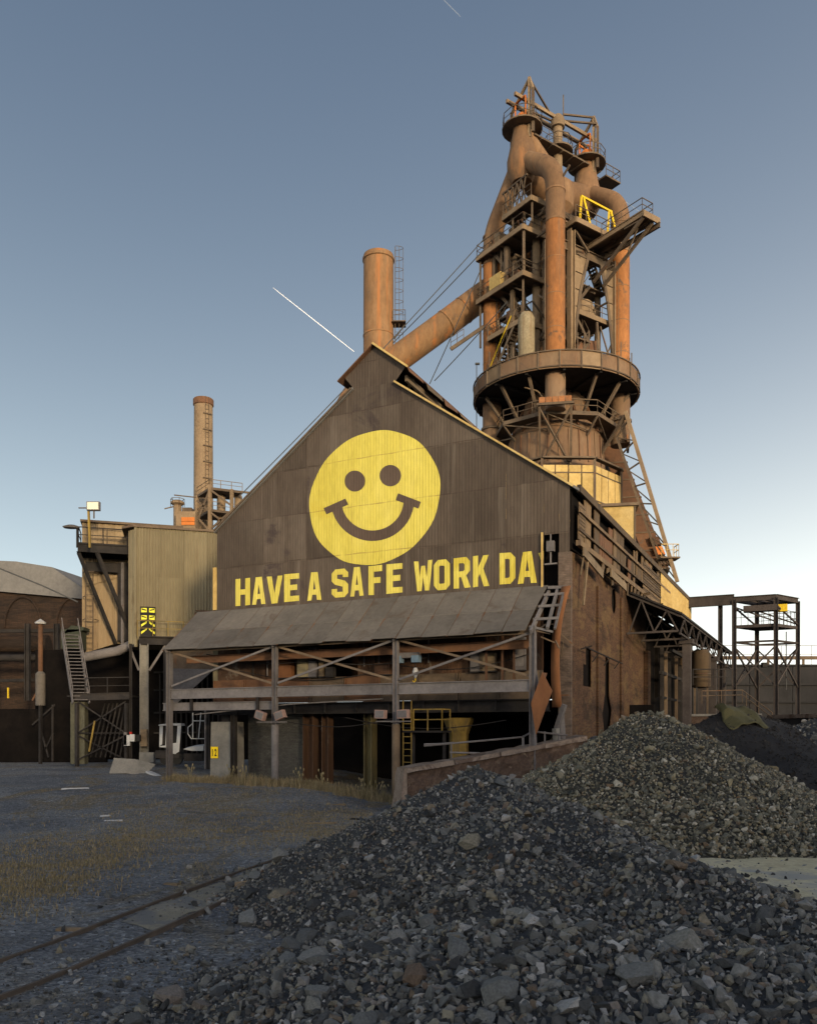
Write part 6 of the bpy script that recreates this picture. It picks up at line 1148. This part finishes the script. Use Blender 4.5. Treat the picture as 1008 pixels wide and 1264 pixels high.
ty = thing('tarp_pile', at(236, 928, 55), 'pale blue sheet lying beside the concrete pier', 'sheet'); MB().prism([at(226, 925, 54.8), at(238, 922, 54.8), at(251, 921, 54.8), at(251, 927, 54.8), at(236, 927, 54.8)], Vector((0, 1.0, .1))).build('folded_sheet', M['white'], ty, smooth=False); boxp('support', at(240, 935, 55.4), 1.2, .8, .5, M['darksteel'], ty)
cg = thing('hoop_frame', at(240, 925, 55), 'thin pale hoop frame hanging beside the concrete pier', 'frame')
for pts in (((238, 880), (238, 912)), ((248, 880), (245, 912)), ((252, 912), (236, 912), (232, 906), (232, 898), (238, 893)), ((254, 890), (238, 890))): pipe('hoop', [at(x, y, 54.5) for x, y in pts], .035, M['white'], cg, 6)
ps = thing('pipe_bundle', Lp(8, -6, .6), 'bundle of thin vertical pipes left of the concrete pier', 'pipes')
for k, x in enumerate((253.5, 256, 258)): pipe('riser', [at(x, 950, 51.5), at(x, 868, 51.5)], .07, M['darksteel' if k else 'greysteel'], ps, 8)
cs = thing('cream_strip', B(W_ + .2, .2, .6), 'narrow cream perforated strip along the left edge of the gable', 'panel'); sheet('strip_sheet', W_ + .04, W_ + .38, lambda u: 10.6, lambda u: 13.1, B(0, .1, 0), M['skirt'], cs, U, N_, wave=.12, dep=.03); MB().box(B(W_ + .25, .3, 7.6), .35, .3, 2.4, U, V).build('lower_post', M['cream'], cs, smooth=False)
# ---- far left: old arched shed with its grey roof, dark yard
os_ = thing('old_shed', at(20, 940, 78), 'old dark brick shed with blind arches and a grey roof', 'shed')
def OP(px, py, Y=78): return at(px, py, Y)
MB().prism([OP(-90, 722), OP(-90, 690), OP(-3, 692), OP(20, 693), OP(64, 700), OP(122, 740), OP(122, 722 + 18)][:6] + [OP(122, 741)], Vector((-2, 26, 2))).build('roof', M['roofgrey'], os_, smooth=False)
MB().prism([OP(-90, 726, 78.5), OP(122, 730, 78.5), OP(122, 955, 78.5), OP(-90, 955, 78.5)], Vector((0, 1, 0))).build('brick_wall', M['dbrick'], os_, smooth=False)
for px in (28, 92, -36):
    pts = [at(px + 23 * math.cos(t), 775 - 38 * math.sin(t), 78.3) for t in [math.pi * k / 14 for k in range(15)]]; 
    for a, b_ in zip(pts, pts[1:]): pass
    MB().tube(pts, .10, 6).build('arch_rim', M['dbrick'], os_)
    MB().prism([at(px + 22 * math.cos(t), 775 - 37 * math.sin(t), 78.42) for t in [math.pi * k / 14 for k in range(15)]], Vector((0, .05, 0))).build('arch_recess', M['dbrick'], os_, smooth=False)
bar('gutter', OP(-90, 726, 78.2), OP(122, 730, 78.2), .35, M['soot'], os_)
pipe('service_pipe', [at(-60, 795, 74), at(60, 795, 74)], .75, M['dbrick'], os_, 16); pipe('service_pipe', [at(-60, 812, 73), at(85, 812, 73)], .3, M['darksteel'], os_, 12); bar('pipe_rack', at(-60, 780, 73), at(95, 778, 73), .3, M['darksteel'], os_); bar('pipe_rack', at(-60, 842, 73), at(95, 838, 73), .25, M['darksteel'], os_)
for px in (34, 70, -10): ibar('rack_post', at(px, 770, 72.5), at(px, 865, 72.5), .4, .4, M['darksteel'], os_, .06, up=Vector((1, 0, 0)))
pit = thing('coal_bunker', at(40, 940, 66), 'black coal bunker wall at the foot of the old shed', 'bunker'); MB().box(at(25, 915, 68), 14, .5, 5.2).build('wall', M['soot'], pit, smooth=False); 
for a_ in (((40, 895), (68, 870)), ((65, 940), (65, 870)), ((56, 925), (66, 905)), ((50, 900), (60, 935))): bar('timber_prop', at(*a_[0], 67), at(*a_[1], 67), .12, M['darksteel'], pit)
bar('yellow_marker', at(10, 862, 67), at(10, 849, 67), .1, M['safety'], pit)
xb = at(50, 865, 64); ex = thing('exhaust_flue', (xb.x, xb.y, 2), 'capped rusty flue pipe above a pale insulated drum', 'flue'); MB().lathe((xb.x, xb.y, 0), [(.18, at(0, 832, 64).z), (.18, at(0, 770, 64).z)], 12).build('flue', M['rust'], ex); MB().lathe((xb.x, xb.y, 0), [(.02, at(0, 764, 64).z), (.42, at(0, 768.5, 64).z), (.38, at(0, 770.5, 64).z)], 12).build('cap', M['white'], ex); MB().lathe((xb.x, xb.y, 0), [(.34, at(0, 871, 64).z), (.36, at(0, 869, 64).z), (.36, at(0, 832, 64).z), (.2, at(0, 829, 64).z)], 14).build('drum', M['canopy'], ex); bar('strut', at(40, 865, 63.9), at(49, 848, 63.9), .12, M['rust'], ex); bar('prop', (xb.x, xb.y, .8), (xb.x, xb.y, at(0, 870, 64).z + .1), .2, M['darksteel'], ex)
# long yard pipe from old shed to bin
tag(MB().tube([at(-30, 690, 62), at(50, 722, 62), at(96, 743, 62)], .06, 6).build('overhead_cable', M['cable'], loc=at(96, 743, 62)), 'thin overhead cable crossing in front of the grey shed roof', 'cable')
# ---- far chimney with its service tower
cc = at(251, 650, 110); cz = at(251, 493, 110).z; ck = thing('far_chimney', (cc.x, cc.y, 0), 'slender tan chimney with rung brackets left of the gable', 'chimney'); MB().lathe((cc.x, cc.y, 0), [(1.35, 0), (1.28, 25), (1.2, cz - .5), (1.24, cz - .45), (1.24, cz), (1.1, cz), (1.1, cz - 2)], 30, cap=False).build('shaft', M['tan'], ck)
MB().lathe((cc.x, cc.y, 0), [(1.2, cz - .9), (1.32, cz - .8), (1.32, cz - .1), (1.2, cz)], 30, cap=False).build('rim', M['rust'], ck)
lx = Vector((cc.x + .75, cc.y - 1.05, 0)); ladder(lx + Z * 20, lx + Z * cz, .45, Vector((1, 0.7, 0)), M['steel'], ck, step=.6)
for k in range(6): z = cz - 2.2 - k * 2.1; bar('bracket', Vector((cc.x + .3, cc.y - 1.35, z)), Vector((cc.x + 1.35, cc.y - .7, z)), .12, M['steel'], ck)
st = thing('service_tower', at(275, 700, 104), 'open steel service tower with two railed decks at the far chimney', 'tower')
def sv_(px, py, dy=0): return at(px, py, 104 + dy)
for px, y0 in ((259, 598), (286, 604), (243, 612), (270, 606)): bar('post', sv_(px, y0, 0 if px in (259, 286) else 4), sv_(px, 720, 0 if px in (259, 286) else 4), .35, M['tan'], st)
for yy in (601, 628):
    MB().prism([sv_(243, yy + 10, 4), sv_(259, yy, 0), sv_(299, yy + 5, 0), sv_(284, yy + 13, 4)], -Z * .3).build('deck', M['steel'], st, smooth=False); railing([sv_(243, yy + 10, 4), sv_(259, yy, 0), sv_(299, yy + 5, 0)], M['tan'], st, .95, .035, 1.4)
for a, b_ in (((259, 604), (245, 640)), ((243, 618), (259, 632)), ((259, 604), (288, 626)), ((259, 632), (290, 655)), ((258, 655), (288, 628)), ((245, 640), (258, 655)), ((297, 607), (340, 612)), ((297, 620), (330, 600))): bar('brace', sv_(*a), sv_(*b_), .22, M['steel'], st)
for px in (269, 290): MB().lathe((sv_(px, 0).x, 106, 0), [(.5, 25), (.5, 33), (.3, 33.4)], 12).build('vessel', M['tan'], st)
vv = at(219, 640, 105); vt = thing('vent_stack', (vv.x, vv.y, 0), 'short vent stack with a railed head behind the bin roof', 'vent'); MB().lathe((vv.x, vv.y, 0), [(.5, 0), (.5, at(0, 624, 105).z), (.85, at(0, 622, 105).z), (.85, at(0, 620, 105).z), (.55, at(0, 618, 105).z)], 14).build('shaft', M['tan'], vt); railing([Vector((vv.x + .85 * math.cos(t), vv.y + .85 * math.sin(t), at(0, 626, 105).z)) for t in [2 * math.pi * k / 6 for k in range(6)]], M['steel'], vt, 1.0, .03, 2, closed=True)
bar('jib', at(203, 628, 105), at(228, 622, 105), .12, M['steel'], vt); bar('jib', at(215, 611, 105), at(242, 614, 105), .12, M['steel'], vt)
hh = at(232, 650, 104); mh = thing('machine_house', (hh.x, hh.y, 10), 'low roof plant with a lit orange face beside the far chimney', 'plant house'); boxp('casing', at(232, 647, 104), 2.4, 2.2, 2.6, M['tan'], mh); boxp('louvre', at(232, 641, 102.8), 1.6, .1, .5, M['orange'], mh); boxp('louvre', at(232, 646, 102.8), 1.6, .1, .4, M['orange'], mh); boxp('hood', at(232, 634, 104), 1.2, 1.2, 1.2, M['steel'], mh)  # lit look of the face is put into the orange louvre colour

# ================================================================== right side: crane trestle, stock wall, parapet
def post2(px, Y, l=0): return at(px, 902, Y)
tq = thing('crane_trestle', (30, 71, 0), 'open steel crane trestle with a railed deck standing against the sky', 'trestle')
q957 = Vector((30.6, 70, 0)); q906 = q957 + U * 3.25; q983 = q957 + Vector((2.8, 2.1, 0)); q932 = q906 + Vector((2.8, 2.1, 0)); q886 = q957 + U * 4.75 + Vector((.6, .5, 0)); q840 = q957 + U * 9
ztp = 14.6
for q in (q957, q906, q983, q932, q886): ibar('post', q + Z * .0, q + Z * ztp, .36, .36, M['trestle'], tq, .05, up=U)
for a, b_ in ((q957, q906), (q906, q840), (q957, q983), (q906, q932), (q983, q932)): ibar('top_girder', a + Z * (ztp + .05), b_ + Z * (ztp + .05), .3, .45 if a is not q906 or b_ is not q840 else .9, M['trestle'], tq, .05)
for f_ in (.25, .5, .75): bar('top_tie', q957.lerp(q906, f_) + Z * (ztp + .1), q983.lerp(q932, f_) + Z * (ztp + .1), .16, M['trestle'], tq)
zd = 12.45; MB().prism([q957 + Z * zd, q983 + Z * zd, q932 + Z * zd, q906 + Z * zd], -Z * .25).build('deck', M['trestle'], tq, smooth=False); railing([q906 + Z * zd, q957 + Z * zd, q983 + Z * zd, q932 + Z * zd], M['trestle'], tq, 1.2, .03, .55)
for a, b_ in ((q906, q957), (q957, q983), (q906, q932), (q932, q983)): 
    bar('brace', a + Z * 10.6, b_ + Z * 7.2, .13, M['trestle'], tq); bar('brace', a + Z * 7.2, b_ + Z * 10.6, .13, M['trestle'], tq); bar('strut', a + Z * 11.0, b_ + Z * 11.0, .16, M['trestle'], tq); bar('brace', a + Z * 14, b_ + Z * 12.6, .12, M['trestle'], tq)
boxp('hoist_box', q957 + U * 1.2 + Z * 13.75, 2.6, .9, .5, M['trestle'], tq, U, V); boxp('hoist_motor', q957 - U * .5 + V * .9 + Z * 13.8, .7, .6, .6, M['safety'], tq, U, V)
boxp('loudspeaker', q957 + U * .9 + Z * 9.0, .4, .4, .4, M['black'], tq); pipe('pole', [q983 + Vector((-1, 0, 0)) + Z * 7, q983 + Vector((-1, 0, 0)) + Z * 12], .05, M['cable'], tq, 6)
swl = thing('stock_wall', (45, 86, 0), 'long dark stock bin wall behind the crane trestle', 'wall'); ww = Vector((1, 0, 0))
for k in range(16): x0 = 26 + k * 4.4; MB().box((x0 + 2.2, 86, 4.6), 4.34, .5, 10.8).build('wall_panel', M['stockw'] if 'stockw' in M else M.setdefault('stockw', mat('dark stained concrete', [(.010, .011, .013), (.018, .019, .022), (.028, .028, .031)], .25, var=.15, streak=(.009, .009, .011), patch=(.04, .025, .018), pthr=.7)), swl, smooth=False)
for z in (8.2, 6.4, 4.6): bar('ledge', (26, 85.6, z), (96, 85.6, z), .18, M['stockw'], swl, .16)
bar('coping', (26, 86, 10.15), (96, 86, 10.15), .7, M['stockw'], swl, .22); bar('top_beam', (26, 86, 10.95), (96, 86, 10.95), .3, M['steel'], swl, .35)
railing([Vector((26, 86, 10.3)), Vector((96, 86, 10.3))], M['steel'], swl, 1.9, .03, 3.0)
for k in range(20): bar('stub_post', (26 + k * 3.6, 86, 10.2), (26 + k * 3.6, 86, 10.9), .25, M['steel'], swl)
# back structure, handrail stair, parapet
pp = thing('concrete_parapet', at(985, 900, 52), 'pale concrete parapet at the right behind the rock heap', 'parapet'); a, b_ = at(952, 881.5, 56), at(1060, 886, 47); a.z = b_.z = 4.3; MB().beam(a - Z * 1.5, b_ - Z * 1.5, .5, 3.0).build('wall', M['stockw'], pp, smooth=False); MB().beam(a + Z * .1, b_ + Z * .1, .7, .24).build('coping', M['paleconc'], pp, smooth=False); o_ = (b_ - a).cross(Z).normalized()
hr = thing('stair_handrail', at(930, 870, 56), 'thin yellowish stair handrail leading down to the mound', 'handrail'); 
for dz in (0, 6): pipe('rail', [at(866, 853 + dz, 57), at(916, 852 + dz, 57), at(953, 880 + dz, 55)], .035, M['steel'], hr, 6)
for x, y in ((866, 853), (890, 852.5), (916, 852), (921, 856), (936, 868), (953, 880)): bar('post', at(x, y, 56.5), at(x, y + 16, 56.5), .05, M['steel'], hr)
gl2 = thing('pipe_railing', at(870, 850, 58), 'dark pipe railing below the storage tank', 'railing'); railing([at(855, 846, 58), at(905, 846, 58)], M['darksteel'], gl2, 1.1, .04, 1.2)
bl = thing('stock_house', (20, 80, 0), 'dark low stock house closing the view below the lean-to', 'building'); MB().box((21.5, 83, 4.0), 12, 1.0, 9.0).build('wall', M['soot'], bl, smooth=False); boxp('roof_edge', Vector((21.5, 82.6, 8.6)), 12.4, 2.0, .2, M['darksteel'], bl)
for k in range(6): boxp('bay_post', Vector((16.5 + k * 2.1, 82.2, 4)), .35, .35, 9, M['darksteel'], bl)

# ================================================================== debris on the yard
csx = thing('fallen_sheet', at(165, 950, 52), 'bent corrugated sheet lying on the ground by the bin house legs', 'sheet')
P0, P1_, P2_, P3_ = at(141, 935, 52.3), at(193, 943, 52.3), at(178, 958, 51.5), at(135, 954, 51.5); m = MB(); nn_ = 10; vs_ = []
for i in range(nn_ + 1):
    t = i / nn_; a = P0.lerp(P3_, t); b_ = P1_.lerp(P2_, t); w = .055 * (1 if i % 2 else -1); vs_ += [a + Z * w, a.lerp(b_, .5) + Z * (w + .12), b_ + Z * w]
m.add(vs_, [(3 * i + j, 3 * i + j + 1, 3 * i + j + 4, 3 * i + j + 3) for i in range(nn_) for j in range(2)]); o = m.build('corrugated_sheet', M['galv'], csx, smooth=False); so = o.modifiers.new('s', 'SOLIDIFY'); so.thickness = .02
tag(MB().beam(at(183, 953, 51.5), at(208, 964, 50), .35, .12).build('plank', M['white'], loc=at(195, 958, 51)), 'pale plank lying beside the bent corrugated sheet', 'plank')
def gpt(px, py):
    Yv = 8.0; d = at(px, py, 1.0); dz = d.z - CAM_H
    while Yv < 90 and CAM_H + dz * Yv > float(g0(d.x * Yv, Yv)): Yv += .03
    return Vector((d.x * Yv, Yv, CAM_H + dz * Yv))
for k, (px, py, L, w, mk, lab) in enumerate(((93, 974, 1.3, .18, 'white', 'pale board lying alone on the far left of the yard'), (140, 1014, .7, .14, 'white', 'short pale board lying in the grass of the yard'), (130, 1008, .4, .1, 'white', 'small pale scrap beside the short board'), (300, 1102, .32, .2, 'wood', 'flat tan stone slab beside the lower rail'), (88, 1149, .5, .2, 'wood', 'tan board beside the upper rail'), (333, 1027, .7, .16, 'wood', 'tan board between the grass and the canopy'), (450, 1018, .8, .25, 'paleconc', 'pale broken slab near the foot of the rubble heap'), (440, 1012, .5, .25, 'darksteel', 'dark scrap plate near the foot of the rubble heap'), (395, 1017, 1.2, .12, 'wood', 'long thin stick lying toward the canopy'), (415, 994, .9, .12, 'wood', 'thin board lying just before the canopy grass'), (48, 938, .5, .35, 'white', 'white scrap bag at the foot of the coal bunker'), (212, 1093, .35, .2, 'wood', 'small tan scrap between the rails'), (330, 967, .35, .3, 'paleconc', 'pale stone at the foot of the canopy post by the block wall'))):
    p = gpt(px, py); an = random.uniform(-.5, .5); d = Vector((math.cos(an), math.sin(an), 0)); s2 = Vector((-d.y, d.x, 0)); h = .05 if 'stone' not in lab and 'bag' not in lab else .22
    m = MB(); m.hexa([p - d * L / 2 - s2 * w / 2 - Z * .03, p + d * L / 2 - s2 * w * .4 - Z * .03, p + d * L / 2 + s2 * w / 2 - Z * .03, p - d * L / 2 + s2 * w * .45 - Z * .03, p - d * L * .47 - s2 * w * .45 + Z * h, p + d * L * .48 - s2 * w * .35 + Z * h * 1.3, p + d * L * .46 + s2 * w * .45 + Z * h * .9, p - d * L * .48 + s2 * w * .4 + Z * h])
    tag(m.build('scrap_board' if 'board' in lab or 'stick' in lab else 'scrap_piece', M[mk], loc=p, smooth=False), lab, 'scrap')
WL = {370: 'before the broad rust brown column', 398: 'before the narrower rust brown column', 300: 'before the sooty block wall', 285: 'beside the dark steel post', 235: 'between the corner canopy post and the concrete pier'}
for px, py in ((370, 975), (398, 968), (445, 968), (452, 972), (462, 966), (474, 970), (300, 950), (285, 958), (235, 960)):  # taller weeds at the canopy
    u, z = fw(px, py, 3.0); p = B(u, -3.0, 0); p.z = float(g0(p.x, p.y)); m = MB()
    for k in range(9):
        a = random.uniform(0, 6.28); h = random.uniform(.5, 1.0); d = Vector((math.cos(a), math.sin(a), 0)) * random.uniform(.1, .35); m.tube([p - Z * .05, p + d * .4 + Z * h * .6, p + d + Z * h], [.012, .009, .004], 4); m.box(p + d + Z * h, .05, .05, .12)
    tag(m.build('weed', M['weed'] if 'weed' in M else M.setdefault('weed', mat('dry weed stalk', [(.15, .13, .07), (.22, .19, .11)], 2, var=.2)), loc=p), 'dry weed stalks with seed heads ' + WL.get(px, 'before the flaking yellow grey column'), 'weed', 'dry weeds under the canopy edge')
